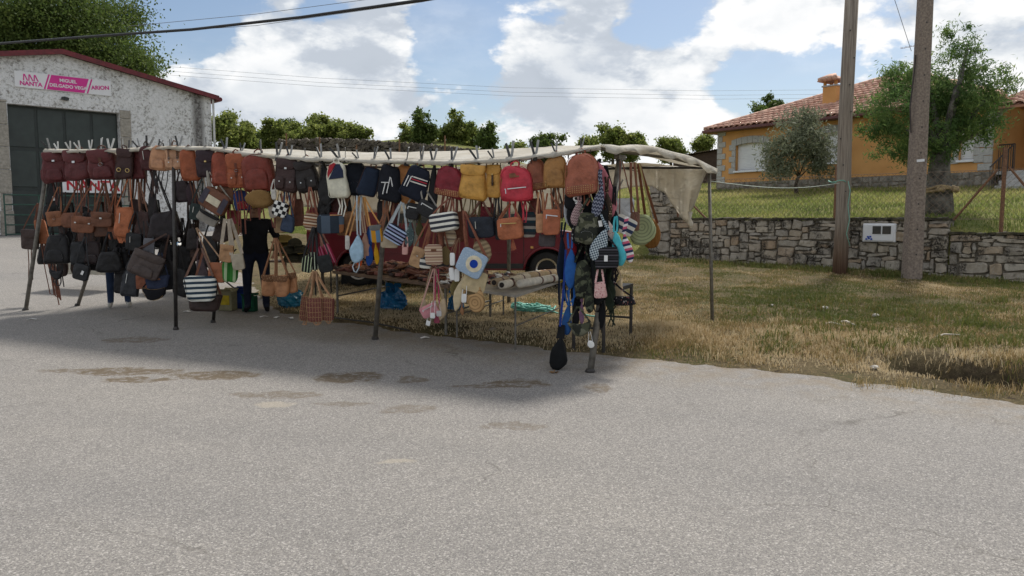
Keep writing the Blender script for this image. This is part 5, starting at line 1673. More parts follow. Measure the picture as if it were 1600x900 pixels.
        if 'tongue' in dk:
            tg = MB().ribbon([(0, yf - D * .13, H * .72), (0, yf - D * .16, H * .56), (0, yf - D * .12, H * .36)], W * .10, .006).build('strap_tongue', am, root)
            MB().tube([(math.cos(a) * W * .075, yf - D * .17, H * .50 + math.sin(a) * W * .06) for a in [6.283 * q / 8 for q in range(8)]], .003, 4, closed=True).build('buckle', M_BRASS if 'brass' in dk else M_CHROME, tg)
    if 'buckles' in dk:
        for sx_ in (-.22, .22):
            tg = MB().ribbon([(sx_ * W, yf - D * .10, H * .80), (sx_ * W, yf - D * .14, H * .55), (sx_ * W, yf - D * .10, H * .30)], W * .075, .005).build('strap_tongue', am, root)
            MB().tube([(sx_ * W + math.cos(a) * W * .06, yf - D * .16, H * .46 + math.sin(a) * W * .06) for a in [6.283 * q / 8 for q in range(8)]], .003, 4, closed=True).build('buckle', M_BRASS if 'brass' in dk else M_CHROME, tg)
    if 'ringset' in dk:
        for sx_ in (-.24, .24):
            MB().tube([(sx_ * W + math.cos(a) * W * .11, yf - .008, H * .28 + math.sin(a) * W * .11) for a in [6.283 * q / 10 for q in range(10)]], .006, 5, closed=True).build('brass_ring', M_BRASS, root, smooth=True)
    if 'studs' in dk:
        bd = MB().loft([(x, z + H * .03) for x, z in outl('rect', W * .93, H * .22)], [(yf - D * .05, .94), (yf - D * .02, 1), (yf + D * .45, 1.02)]).build('stud_band', am, root, smooth=True)
        sb = MB(); nn = 12
        for r_ in range(4):
            for q in range(nn):
                sb.lathe([(.0065, 0), (.0045, -.005), (.001, -.007)], 5, (-W * .42 + W * .84 * (q + .5) / nn, yf - D * .05, H * (.065 + .048 * r_)), axis='Y')
        tag(sb.build('studs', M_BRASS, bd), kind='stuff')
    if 'zip' in dk:
        z0 = H * (.36 if kind == 'pack' else .74)
        zp_ = MB().box((0, yf - .006, z0), (W * .66, .008, .009), (0, R(rnd.uniform(-4, 4)), 0)).build('zip', M_CHROME if 'brass' not in dk else M_BRASS, root)
        MB().ribbon([(-W * .3, yf - .012, z0), (-W * .3, yf - .016, z0 - H * .13)], .008, .004).build('zip_pull', M_CHROME, zp_)
    if 'vzip' in dk:
        zp_ = MB().box((-W * .18, yf - .006, H * .62), (.007, .008, H * .34)).build('zip', M_CHROME, root)
    if 'whitezips' in dk:
        for (x0, z0, x1, z1) in ((-.14, .52, -.20, .18), (.02, .68, -.05, .22), (.05, .66, .15, .42), (-.30, .50, -.02, .52)):
            MB().tube([(x0 * W, yf - .008, z0 * H), (x1 * W, yf - .008, z1 * H)], .006, 5).build('white_zip', M_TAG, root)
    if 'stripes3' in dk:
        for q, cc in enumerate(('C:d8d4cc', 'C:a83440', 'C:d8d4cc')):
            MB().box((W * .10, yf - .006, H * (.66 - .075 * q)), (W * .58, .006, H * .035)).build('stripe', mat_of(cc), root)
        for q in (-.3, -.2):
            MB().tube([(q * W, yf - .008, H * .66), ((q - .06) * W, yf - .012, H * .32)], .006, 5).build('white_zip', M_TAG, root)
    if 'tag' in dk:
        tx = rnd.uniform(-.3, .3) * W
        MB().box((tx, yf - .015, H * rnd.uniform(.3, .6)), (.035, .003, .06), (0, rnd.uniform(-.3, .3), 0)).build('price_tag', M_TAG, root)
    if 'patchlabel' in dk:
        MB().box((0, yf - .004, H * .72), (W * .30, .006, H * .12)).build('leather_label', mat_of('7a4a2a'), root)
    if 'cream' in dk:
        MB().box((0, yf - .006, H * .5), (W * .5, .008, H * .34)).build('cream_patch', mat_of('C:cfc6ae'), root, bevel=.002)
        for sx_ in (-1, 1):
            MB().box((sx_ * W * .38, yf - .003, H * .5), (W * .2, .006, H * .7)).build('grey_patch', mat_of('C:4a4650'), root)
    if 'eye' in dk:
        for (r_, y_, mm_) in ((.30, .002, 'C:d8cdb2'), (.15, .005, 'C:1c3f9c')):
            MB().lathe([(r_ * W, -y_), (r_ * W, .006)], 18, (W * .10, yf - .002, H * .52), axis='Y').build('eye_ring' if r_ > .2 else 'eye_pupil', mat_of(mm_), root)
    if 'tassel' in dk:
        ts = MB()
        for q in range(6):
            ts.ribbon([(W * .15, yf - .02, H * .02), (W * .15 + rnd.uniform(-.03, .03), yf - .02, -H * .35 - rnd.uniform(0, .05))], .009, .004)
        ts.build('tassel', mat_of('a0522e'), root)
    if 'triangle' in dk:      # white backpack with red and navy upper panels
        MB().prism([(-W * .40, H * .56), (-W * .40, H * .70), (-W * .28, H * .90), (-W * .02, H * .95), (W * .05, H * .92)], yf - .012, yf + .05, axis='Y').build('red_panel', mat_of('C:a03038'), root, fix=True)
        MB().prism([(-W * .36, H * .52), (W * .38, H * .52), (W * .38, H * .72), (W * .25, H * .90), (W * .08, H * .91)], yf - .015, yf + .05, axis='Y').build('navy_panel', mat_of('C:2a3146'), root, fix=True)
    if 'net' in dk:
        nb = MB()
        for q in range(6):
            x = -W * .5 + W * q / 5
            nb.tube([(x, yf - .006, 0), (x, yf - .006, H)], .0026, 4)
            nb.tube([(-W / 2, yf - .006, H * q / 5), (W / 2, yf - .006, H * q / 5)], .0026, 4)
        tag(nb.build('cane_lattice', mat_of('C:a48460'), root), kind='stuff')
    for q_ in dk:
        if q_.startswith('text:'):
            letters(q_[5:], H * .42, M_TAG, root, (0, yf - .012, H * .55), R(62), .004)
    # straps gathered up to the hook
    if hook:
        hp = loc(at(hook[0], hook[1], rail_Y(hook[0], dz * .6 + hoff)))
        top = {'tear': .97, 'slouch': .86, 'moon': .96, 'round': .86, 'leaf': .95}.get(shp, .95)
        sx0 = {'tear': .10, 'moon': .46, 'slouch': .26, 'round': .30, 'trap': .32, 'leaf': .1}.get(shp, .44)
        for k in range(ns):
            for sx_ in (-1, 1):
                a_ = Vector((sx_ * W * sx0 * (1 - .3 * k / max(1, ns)), D * .12 * (k + .3) - .005, H * top))
                e_ = hp + Vector((sx_ * .012 + rnd.uniform(-.012, .012), rnd.uniform(-.02, .02), 0))
                MB().ribbon(curve3(a_, e_, rnd.uniform(-.02, .03)), sw, .004).build('strap', sm, root)
    if handle:
        hk = loc(rail_pt(px if handle is True else handle) + Vector((0, -.05, -.03)))
        hz_ = max(H + .05, hk.z)
        hl = MB()
        pts_ = [(-W * .13, .01, H * .93), (-W * .12 + hk.x * .5, .0, H + (hz_ - H) * .6), (hk.x, hk.y * .6, hz_), (W * .12 + hk.x * .5, .0, H + (hz_ - H) * .6), (W * .13, .01, H * .93)]
        hl.ribbon(pts_, .016, .007, up=(0, 1, 0)); hl.build('top_handle', sm, root)
    if dang:
        dm = am if acc and 'acc_dang' in dk else sm
        for q in range(dang):
            x0 = W * (-.32 + .64 * (q + .5) / dang) + rnd.uniform(-.01, .01)
            ln = dlen * s * rnd.uniform(.75, 1.2)
            if q % 2 == 0:
                pts_ = [(x0, D * .3, H * .08), (x0 + rnd.uniform(-.03, .03), D * .4, -ln * .5), (x0 + rnd.uniform(-.03, .03), D * .3, -ln), (x0 + .03, D * .3, -ln * 1.04), (x0 + .05, D * .35, -ln * .5), (x0 + .045, D * .5, H * .1)]
            else:
                pts_ = [(x0, D * .35, H * .06), (x0 + rnd.uniform(-.03, .03), D * .4, -ln * .5), (x0 + rnd.uniform(-.04, .04), D * .35, -ln)]
            MB().ribbon(pts_, rnd.uniform(.012, .02), .004).build('shoulder_strap', dm, root)
    BAGS.append((px, py, label, dz))
    return root
# ================================================================== THE BAGS
BUR, DBR, COG, TAN, MAH, BLK, NAV = '5a2426', '3a2220', '94481f', 'a5714a', '732a1a', '1d1c1e', '232a3a'
BRN, CHE, MUS, RED, WINE = '6e4026', '85512f', 'c08a1c', 'b81e34', '7c1626'
G1 = 'backpacks clipped along the front rail'
# ---- top row, left to right
bag('pack', 86, 262, 32, 44, BUR, 'dark burgundy leather backpack with side pockets, leftmost on the front rail', deco='pocket sidepockets halfflap clasp', handle=True, dang=2, dlen=30, strap='4a2420', group=G1)
bag('pack', 121, 258, 38, 44, BUR, 'burgundy leather backpack with one big smooth flap, second on the rail', deco='flap clasp', handle=True, dang=4, dlen=50, strap='5c3020', group=G1, dz=.05)
bag('pack', 162, 257, 40, 44, BUR, 'burgundy backpack with buckled flap pocket, third on the rail', deco='flap pocket tongue', handle=True, dang=4, dlen=46, strap='5c3424', group=G1)
bag('pack', 195, 256, 24, 44, DBR, 'narrow black brown backpack with two brass rings', deco='ringset halfflap', handle=True, dang=2, dlen=30, strap='4a2c20', group=G1, dz=-.06)
bag('pack', 213, 257, 28, 42, BUR, 'gathered burgundy backpack right of the one with brass rings', deco='halfflap', handle=True, dang=3, dlen=40, strap='6e4430', group=G1, dz=.08)
bag('pack', 231, 247, 22, 36, '4a2022', 'slim dark maroon backpack with two zips beside the sandy tan one', deco='vzip', handle=True, dang=4, dlen=40, strap='3a2622', group=G1)
bag('pack', 250, 247, 27, 36, 'b07c54', 'plain sandy tan backpack, the left of the two pale ones', deco='pocket', handle=True, dang=3, dlen=28, strap=BLK, group=G1)
bag('pack', 273, 246, 27, 36, 'b48560', 'sandy tan backpack with embossed flaps, the right of the two pale ones', deco='buckles twopockets', handle=True, dang=2, dlen=22, strap='6b4a34', group=G1, dz=.04)
bag('pack', 297, 258, 28, 46, COG, 'tall cognac leather backpack with small metal badge low down', deco='clasp', shape='trap', handle=True, dang=3, dlen=40, strap='5a3420', group=G1, roll=4)
bag('pack', 323, 256, 28, 40, '33222a', 'small aubergine black backpack with flap and buckle', deco='flap clasp brass', handle=True, dang=4, dlen=40, strap='8a7a6a', group=G1)
bag('pack', 349, 265, 32, 50, '8c3c22', 'red brown square backpack with buckled front pocket', deco='pocket tongue', shape='rect', handle=True, dang=2, dlen=30, strap='6a3420', group=G1, dz=.06)
bag('pack', 371, 267, 30, 50, COG, 'cognac backpack with scalloped flap and centre strap', deco='flap tongue twopockets', shape='rect', handle=True, dang=3, dlen=60, strap='6a3420', group=G1, dz=-.04)
bag('pack', 405, 270, 48, 56, MAH, 'largest backpack of all, mahogany red with round front pocket', deco='bigpocket', handle=True, dang=3, dlen=48, strap='6a2e20', group=G1)
bag('pack', 449, 274, 33, 48, '3c2826', 'dark chocolate backpack with two low pockets', deco='halfflap clasp twopockets', shape='rect', handle=True, dang=6, dlen=36, strap='84482e', group=G1)
bag('pack', 480, 275, 33, 46, '26201f', 'near black backpack with flap pockets beside the chocolate one', deco='halfflap twopockets', handle=True, dang=5, dlen=60, strap='7a4229', group=G1, roll=6, dz=.04)
bag('sling', 508, 288, 24, 66, BLK, 'long black cloth sling left of the white backpack', hook=(507, 254), dz=.08, group=G1, dang=2, dlen=30)
bag('pack', 528, 281, 30, 53, 'C:cfccba', 'white backpack with red and navy upper panels', deco='triangle', handle=True, dang=2, dlen=32, strap='C:d4d0c4', group=G1, roll=3, dz=-.08)
bag('pack', 556, 279, 30, 48, 'C:22262f', 'black canvas backpack right behind the white one', deco='pocket', handle=True, dang=2, dlen=38, strap='C:cfcabb', group=G1, dz=.10)
bag('bucket', 577, 284, 30, 44, 'C:232c3c', 'tilted navy bucket bag with brown handles', handle=584, strap='7a4a2c', group=G1, roll=-16, deco='piping', acc=DBR)
bag('bucket', 609, 287, 36, 52, 'C:1f2128', 'black bucket backpack with white zips and brown handles', handle=True, strap='7a4a2c', group=G1, deco='whitezips', dang=4, dlen=44)
bag('bucket', 634, 289, 30, 58, 'a8681f', 'ochre tan bucket bag half hidden behind the striped navy one', handle=True, strap='6a4a34', group=G1, dz=.10, dang=2, dlen=34)
bag('bucket', 650, 286, 40, 48, 'C:202430', 'navy bucket backpack with white and red stripes and brown handles', handle=656, strap='7a4a2c', group=G1, roll=-18, deco='stripes3', dz=-.06)
bag('sling', 677, 293, 16, 74, 'C:2a2a2c', 'thin black sling hanging left of the dark red studded backpack', hook=(675, 257), strap='C:b8b4ac', group=G1, dz=.02, ns=2)
bag('pack', 704, 284, 42, 44, WINE, 'dark red backpack with studded base, first of the studded ones', deco='studs', acc='84402c', handle=True, dang=6, dlen=38, strap='7a4230', group=G1, roll=-10)
bag('pack', 740, 285, 42, 50, MUS, 'mustard yellow backpack with big rounded flap', deco='halfflap', shape='trap', handle=True, dang=4, dlen=38, strap='5a4a24', group=G1)
bag('pack', 772, 283, 26, 48, MUS, 'narrower mustard yellow backpack with side buckle', deco='tongue halfflap clasp brass', shape='trap', handle=True, dang=4, dlen=46, strap='4a3424', group=G1, dz=.05)
bag('pack', 806, 287, 46, 52, RED, 'bright cherry red backpack with zipped front pocket', deco='zip patchlabel', shape='arch', handle=True, dang=4, dlen=30, group=G1, dz=-.05)
bag('pack', 838, 273, 27, 46, '935236', 'slim brown studded backpack just right of the bright red one', deco='studs', acc='84482e', handle=True, dang=2, dlen=40, group=G1, roll=8, dz=.06)
bag('pack', 869, 269, 35, 46, '9a6a2a', 'ochre brown backpack with studded base and round pocket', deco='studs bigpocket', acc='946226', handle=True, dang=4, dlen=42, strap='84502e', group=G1)
bag('pack', 909, 273, 48, 60, '9a5236', 'tan leather backpack with gold studded base at the right end of the rail', deco='studs', acc='8a4a30', handle=True, dang=2, dlen=20, group=G1, dz=-.05)
bag('sling', 946, 296, 26, 84, 'C:b06a72', 'long dusty pink sling beside the rightmost studded backpack', hook=(938, 248), strap=BLK, roll=16, dz=.02, ns=2)

# ---- second row on the left
G2 = 'shoulder bags hung below the backpacks on the left'
bag('satchel', 47, 374, 24, 30, '3a2a26', 'dark brown pointed flap pouch, leftmost of all the bags', hook=(60, 318), strap='5a3220', deco='flap', dang=2, dlen=40, group=G2)
bag('pouch', 65, 362, 15, 36, '96552c', 'orange brown narrow pouch just right of the leftmost bag', hook=(61, 317), strap='6a3a24', dang=5, dlen=84, group=G2, dz=.1, roll=4)
bag('satchel', 86, 342, 21, 22, CHE, 'small brown satchel with tongue below the leftmost backpack', hook=(92, 292), deco='flap tongue', group=G2, dz=.0)
bag('round', 99, 352, 14, 26, '3c2c2c', 'small dark oval pouch behind the small brown satchel', hook=(100, 300), group=G2, dz=.12)
bag('satchel', 114, 344, 28, 22, '74452c', 'plain brown shoulder bag half behind the satchel with two clasps', hook=(127, 283), group=G2, dz=.13, ns=2)
bag('satchel', 130, 351, 30, 24, '7c4a2e', 'brown flap satchel with two metal clasps', hook=(148, 286), deco='flap clasp2', roll=-5, group=G2, dz=-.02)
bag('satchel', 160, 343, 30, 22, '6a3f28', 'brown satchel with rounded flap and one clasp', hook=(163, 286), deco='flap clasp piping', acc='4a2c1e', group=G2, dz=.04, ns=2)
bag('satchel', 160, 361, 22, 16, '5a3826', 'brown fringed pouch peeping out under the rounded flap satchel', hook=(163, 300), group=G2, dz=.14)
bag('tote', 193, 347, 25, 44, 'a5592a', 'tall orange cognac shoulder bag with long straps', hook=(203, 276), deco='vzip', group=G2, dz=-.04, dang=8, dlen=8)
bag('hobo', 176, 356, 16, 34, '8a4a28', 'brown bag edge showing left of the orange cognac one', hook=(184, 290), group=G2, dz=.16)
bag('hobo', 224, 352, 24, 48, '3c2622', 'dark brown fringed hobo bag beside the orange cognac bag', hook=(218, 285), group=G2, dz=.1, ns=2, strap='7a5440')
bag('hobo', 257, 351, 50, 44, '241c1f', 'large black fringed hobo bag crossed by the second post', hook=(246, 278), group=G2, dz=.14, ns=2, dang=9, dlen=6)
bag('hobo', 285, 298, 26, 34, '2c2024', 'small dark plum hobo bag under the tan backpacks', hook=(284, 262), group=G2, dz=.06)
bag('sling', 302, 303, 22, 40, '33222a', 'dark plum drop shaped bag right of the small hobo', hook=(293, 262), group=G2, dz=.12, roll=14)
bag('pouch', 305, 331, 15, 24, '22302f', 'tiny dark teal zip pouch on a chain', hook=(316, 278), group=G2, deco='vzip', roll=-12)
bag('hobo', 89, 388, 38, 46, BLK, 'crumpled black cloth bag under the small brown satchel', hook=(96, 300), group=G2, dz=.05, dang=2, dlen=36, deco='pocket')
bag('waist', 88, 429, 20, 14, BLK, 'tiny black bag dangling lowest on the left', hook=(84, 396), group=G2, dz=.03, dang=1, dlen=8)
bag('bucket', 124, 396, 26, 34, '222326', 'black leather shoulder bag left of the brown black one', hook=(134, 330), group=G2, dz=-.02, dang=1, dlen=12)
bag('bucket', 146, 395, 22, 34, '2e2222', 'brown black pocketed shoulder bag under the rounded flap satchel', hook=(139, 332), group=G2, dz=.08, deco='pocket')
bag('pouch', 127, 425, 22, 24, '26272a', 'small black box pouch with silver badge hanging at knee height', hook=(133, 370), group=G2, dz=-.06, roll=-14, deco='tag')
bag('hobo', 171, 408, 38, 34, '1c1b1d', 'bunch topped black bag in front of the blue jeans', hook=(171, 362), group=G2, dz=.02, ns=3)
bag('satchel', 210, 378, 24, 26, '1a1b1e', 'flat square black bag with silver zip pull', hook=(214, 330), group=G2, dz=.02, deco='vzip', roll=-6)
bag('pouch', 233, 386, 15, 26, '5a5a60', 'plain grey pouch on a black strap with brass clip', hook=(226, 345), group=G2, dz=-.02, deco='clasp', strap=BLK)
bag('satchel', 229, 414, 44, 38, '4a3e3a', 'grey brown satchel tilted, with zipped pocket and two press studs', hook=(262, 366), group=G2, dz=-.08, roll=-24, deco='halfflap pocket brass', ns=2, strap='4a342c')
bag('pack', 205, 441, 26, 42, '2c2e33', 'charcoal backpack hanging at knee height beside the blue jeans', hook=(213, 390), group=G2, dz=.08, roll=-10, deco='vzip')
bag('satchel', 222, 440, 16, 22, '8a4a28', 'rust brown pouch peeping out under the grey brown satchel', hook=(226, 400), group=G2, dz=.1)
bag('tote', 246, 441, 34, 20, 'C:333a4e', 'slate blue canvas bag with leather trim under the grey brown satchel', hook=(250, 395), group=G2, dz=.03, deco='patchlabel')
bag('moon', 241, 459, 32, 20, 'C:1c1c20', 'black cap shaped bag with tan lining, lowest by the second post', hook=(244, 425), group=G2, dz=.0, deco='piping', acc='8a6a3a')
bag('hobo', 292, 410, 26, 60, '1d1b1c', 'black strappy bag right of the second post', hook=(296, 345), group=G2, dz=.35, ns=2)

# ---- third group: between the second post and the person
G3 = 'bags around the striped tote'
bag('satchel', 336, 314, 40, 32, '6a402a', 'patchwork brown satchel with cream patch, hung askew', hook=(326, 268), strap='C:9a948a', deco='cream', roll=-32, group=G3, dz=-.04, ns=2)
bag('satchel', 352, 305, 22, 26, '86583a', 'light brown satchel behind the patchwork one', hook=(350, 268), group=G3, dz=.10)
bag('satchel', 325, 341, 30, 16, 'C:8f8a82', 'grey pouch with black flap under the patchwork satchel', hook=(310, 300), deco='halfflap acc_flap', acc=BLK, roll=-30, group=G3, dz=.04, strap='C:8f8a82')
bag('pack', 378, 313, 22, 30, 'C:2c3c6a', 'small blue backpack with red trim under the cognac backpack', hook=(376, 290), deco='pocket acc_pocket', acc='C:8c2c34', group=G3, dz=.06)
bag('tote', 313, 451, 48, 38, pattern('stripe', 'dcdcd4', '2f3f4c', freq=15.0), 'navy and white striped canvas tote at knee height', hook=(312, 388), strap='6a4a3a', sw=.03, group=G3, dz=-.06, roll=6)
bag('tote', 321, 473, 48, 26, '3c2c28', 'dark brown tote under the striped one', hook=(318, 395), group=G3, dz=.08, strap='7a4a34', sw=.03)
bag('satchel', 339, 426, 24, 30, '93522a', 'orange brown leather bag beside the striped tote', hook=(308, 356), strap='a07c5a', group=G3, dz=.06)
bag('satchel', 354, 396, 19, 26, 'a07448', 'camel crossbody bag on broad beige webbing', hook=(354, 342), strap='C:a89c8c', sw=.045, deco='halfflap', group=G3, dz=-.02)
bag('satchel', 372, 409, 17, 24, 'C:a89e8c', 'beige crossbody bag right of the camel one', hook=(358, 342), strap='C:a89c8c', sw=.045, group=G3, dz=.03, roll=8)
bag('tote', 360, 425, 24, 30, pattern('stripe', '3a7a34', 'a4b890', '2f6a2c', freq=9.0, axis='x'), 'green striped shopping bag under the camel crossbody bag', hook=(358, 398), group=G3, dz=.10, strap='C:3a7a34')
bag('pouch', 343, 330, 16, 9, 'C:a8a296', 'small pale grey purse beside the patchwork satchel', hook=(340, 300), group=G3, dz=.02, roll=14)

# ---- fourth group: middle
G4 = 'small bags hung below the middle of the rail'
bag('moon', 428, 304, 8, 16, 'C:c8c4bc', 'tiny white purse right of the straw hat', hook=(428, 280), group=G4, dz=-.02, shape='rect')
bag('pouch', 438, 327, 21, 22, pattern('check', 'd8d8d2', '1c1c1e', freq=22.0), 'black and white checked pouch', hook=(436, 292), strap='C:c8b088', group=G4, dz=-.04, roll=-20)
bag('bucket', 450, 349, 20, 26, '2a3a52', 'small navy blue bucket pouch under the checked one', hook=(448, 300), group=G4, dz=.02, roll=-10)
bag('round', 487, 347, 26, 28, pattern('stripe', '8a5a3c', 'c8b8a0', '6a4a3a', 'a8907a', freq=14.0), 'brown and cream striped round bag', hook=(484, 292), strap='7c442c', group=G4, dz=.0, roll=-6, ns=2)
bag('satchel', 517, 350, 38, 28, pattern('patch', '4c5866', '8a5a3a', '2c343e', 'a87a52', '39434e', freq=9.5), 'slate and brown patchwork shoulder bag', hook=(532, 300), strap=BLK, group=G4, dz=-.05, roll=-6)
bag('sling', 506, 316, 22, 44, '1c1b1e', 'black drop shaped bag over the patchwork shoulder bag', hook=(503, 262), group=G4, dz=.1, roll=-4)
bag('tote', 549, 346, 26, 30, '8c6038', 'plain camel leather bag right of the patchwork one', hook=(552, 300), group=G4, dz=.16, strap='6a4428')
bag('pouch', 480, 413, 15, 24, pattern('stripe', '1c1e1c', 'b8c4a0', '1c1e1c', '1c1e1c', freq=26.0, axis='x'), 'black phone pouch with lime stripes, left of the pair', hook=(490, 355), group=G4, dz=-.08, roll=-8, strap=BLK, ns=2)
bag('pouch', 490, 408, 14, 26, pattern('stripe', '1a1c1a', 'c4ccb4', '1a1c1a', '1a1c1a', freq=27.0, axis='x'), 'black phone pouch with lime stripes, right of the pair', hook=(492, 355), group=G4, dz=-.04, roll=-4, strap=BLK)
bag('satchel', 508, 412, 20, 26, '1b1e1f', 'plain black flat pouch beside the lime striped ones', hook=(494, 356), group=G4, dz=-.02, roll=12, strap=BLK)
bag('pouch', 503, 398, 9, 26, pattern('stripe', '8c2440', 'c87890', 'a83454', freq=30.0, axis='x'), 'narrow raspberry striped pouch, left of the pair', hook=(497, 362), group=G4, dz=.06, roll=18, strap='C:a87a6a')
bag('pouch', 515, 396, 10, 32, pattern('stripe', '9c2a48', 'd08898', 'b03c5c', freq=31.0, axis='x'), 'narrow raspberry striped pouch, right of the pair', hook=(500, 362), group=G4, dz=.08, roll=22, strap='C:a87a6a')
# brown paper coloured bags on cords
for k, (px, py, w_, h_, dz, t) in enumerate(((421, 446, 23, 32, -.10, 'left'), (440, 447, 24, 32, -.12, 'middle'), (457, 442, 15, 30, -.02, 'right'))):
    bag('tote', px, py, w_, h_, 'a06a3c', t + ' one of three camel leather bags with woven rim on cords', hook=(431, 372), strap='8a5a34', ns=3, sw=.011, group='camel bags with woven rims', dz=dz, d=.06, deco='halfflap acc_flap', acc=pattern('floral', '6a4a34', 'a88a68', '3a2c26', '8a6a4a', freq=70.0))
# lattice baskets
for k, (px, py, w_, h_, dz, t) in enumerate(((478, 482, 14, 36, .02, 'left'), (493, 484, 22, 36, -.10, 'middle'), (512, 483, 18, 34, -.04, 'right'))):
    bag('satchel', px, py, w_, h_, pattern('floral', '74453f', '9a6a5c', '84544a', '583634', freq=60.0), t + ' one of three pink woven bags bound with cane strips', hook=(492, 424), strap='a87c54', ns=3, sw=.014, group='pink woven bags bound with cane', dz=dz, d=.07, deco='net', dang=2, dlen=6)
# slings right of the white backpack
G5 = 'slings hung in a bunch left of the third post'
bag('sling', 558, 388, 24, 42, 'C:9cb8cc', 'pale blue sling bag with hanging tail', hook=(561, 306), strap='C:a8b4bc', group=G5, dz=-.06, roll=-6, dang=1, dlen=16)
bag('sling', 571, 384, 16, 40, 'C:b08a78', 'dusty pink sling behind the pale blue one', hook=(563, 306), strap='C:b89a84', group=G5, dz=.04, roll=6)
bag('sling', 576, 375, 12, 42, 'C:28406e', 'royal blue sling left of the ochre and blue pouch', hook=(567, 308), group=G5, dz=.08, strap='C:c09060')
bag('satchel', 588, 365, 18, 26, pattern('stripe', '5c7c98', 'c08828', freq=9.0, axis='x'), 'ochre and blue pouch with grey top beside the third post', hook=(569, 308), strap='C:c08c54', group=G5, dz=-.03, deco='halfflap acc_flap', acc='C:6a6a68')
bag('sling', 588, 396, 9, 34, 'C:c09020', 'yellow sling tail under the ochre and blue pouch', hook=(584, 360), group=G5, dz=.04, strap='C:c09020')
bag('sling', 578, 398, 12, 32, 'C:24488c', 'bright blue sling under the royal blue one', hook=(577, 360), group=G5, dz=.06, strap='C:24488c')
bag('sling', 562, 406, 10, 20, 'C:d05a28', 'orange purse under the pale blue sling', hook=(563, 380), group=G5, dz=.0, strap='C:d05a28')
bag('pouch', 543, 379, 7, 22, 'C:c4c0ba', 'tiny white purse left of the pale blue sling', hook=(559, 308), group=G5, dz=.0, strap='C:c09060')
bag('pouch', 618, 366, 30, 24, pattern('stripe', 'a8b8d4', '1c1e2c', '8c90b0', '22243a', freq=13.0), 'blue and black striped pouch tilted beside the third post', hook=(629, 316), strap='C:a8b0b4', sw=.026, group=G5, dz=-.06, roll=-30)
bag('pouch', 608, 378, 24, 18, 'C:b8a890', 'cream fringed purse behind the blue and black striped pouch', hook=(625, 320), group=G5, dz=.04, strap='C:a8b0b4')
bag('sling', 640, 366, 15, 38, pattern('floral', '4a5a5c', '8a9a98', '2c3a3e', '6a7a78', freq=55.0), 'grey green snake print sling', hook=(632, 318), group=G5, dz=.0, strap='C:8a9490')
bag('pouch', 633, 392, 9, 12, 'C:c89a92', 'tiny pink coin purse under the snake print sling', hook=(634, 370), group=G5, dz=-.04)

# ---- under the third and fourth posts
G6 = 'small bags under the striped navy backpack'
bag('satchel', 645, 330, 20, 24, '1b1b1e', 'black zipped crossbody bag under the striped navy backpack', hook=(652, 296), group=G6, dz=.0, roll=-8, strap='C:8a8680', deco='zip')
bag('satchel', 667, 327, 28, 22, '1d1d20', 'black camera bag with white zip tilted right', hook=(660, 290), group=G6, dz=-.06, roll=-28, deco='zip', strap='C:8a8680')
bag('sling', 656, 357, 13, 26, 'C:4c4a30', 'small olive green sling', hook=(654, 318), group=G6, dz=.06)
bag('pouch', 694, 347, 40, 27, pattern('stripe', 'dcdad0', '3a3c44', freq=17.0), 'black and white striped canvas bag under the dark red studded backpack', hook=(703, 310), strap='7a4430', group=G6, dz=-.08, roll=8, d=.12, deco='tongue')
bag('satchel', 652, 402, 19, 30, 'ac8458', 'camel crossbody bag with rounded flap tilted left', hook=(672, 340), strap='8a5234', group=G6, dz=-.03, roll=-20, deco='flap clasp')
bag('pouch', 666, 405, 17, 28, pattern('stripe', 'd4d2c8', '43454a', freq=15.0), 'grey and white striped pouch between the camel and beige ones', hook=(676, 340), strap='8a5234', group=G6, dz=.0, roll=-8)
bag('satchel', 678, 398, 25, 30, pattern('stripe', 'bca48c', '8c6a5c', 'c8b49c', 'a88a74', freq=16.0), 'beige woven crossbody bag with horizontal stripes and leather label', hook=(681, 340), strap='7a4228', group=G6, dz=-.09, deco='patchlabel', ns=3)
bag('round', 697, 400, 15, 28, pattern('straw', 'b09868', freq=32.0), 'small straw purse right of the beige woven bag', hook=(690, 342), strap='7a4228', group=G6, dz=.02)
bag('round', 703, 372, 18, 28, pattern('stripe', 'b8a488', '8a7a6a', 'c8b8a0', freq=16.0), 'beige striped round purse under the striped canvas bag', hook=(708, 335), strap='8a5234', group=G6, dz=.06)
bag('satchel', 752, 355, 38, 31, '1e2430', 'blue black leather shoulder bag under the mustard backpacks', hook=(752, 312), strap='5c3a28', group=G6, dz=.0, deco='vzip', ns=2)
bag('satchel', 779, 358, 12, 32, '20242a', 'narrow black bag between the blue black and the tan shoulder bags', hook=(776, 310), group=G6, dz=.08)
bag('satchel', 797, 357, 37, 32, 'a5592e', 'tan leather shoulder bag with tassel under the bright red backpack', hook=(800, 318), strap='8a4c2a', group=G6, dz=-.06, deco='tassel zip brass', ns=2)
bag('tote', 827, 351, 22, 38, pattern('stripe', 'a8a298', '3a3c40', '2c4048', freq=11.0), 'grey and black striped bag right of the tassel bag', hook=(822, 312), strap='5a3c2c', group=G6, dz=.10)
bag('satchel', 844, 349, 12, 28, 'b07c50', 'slim camel purse on a long strap under the studded backpack', hook=(845, 300), group=G6, dz=-.03, roll=-4)
bag('satchel', 862, 347, 25, 38, 'a3562c', 'orange brown upright crossbody bag with front zip', hook=(857, 302), group=G6, dz=-.02, deco='zip', strap='8a4c2a')
bag('satchel', 855, 376, 24, 18, '4a4244', 'dark grey bag hanging under the orange brown crossbody', hook=(850, 330), group=G6, dz=.08, roll=-4)
bag('hobo', 836, 322, 20, 28, '6a2c24', 'wine brown bag under the slim studded backpack', hook=(838, 292), group=G6, dz=.14)

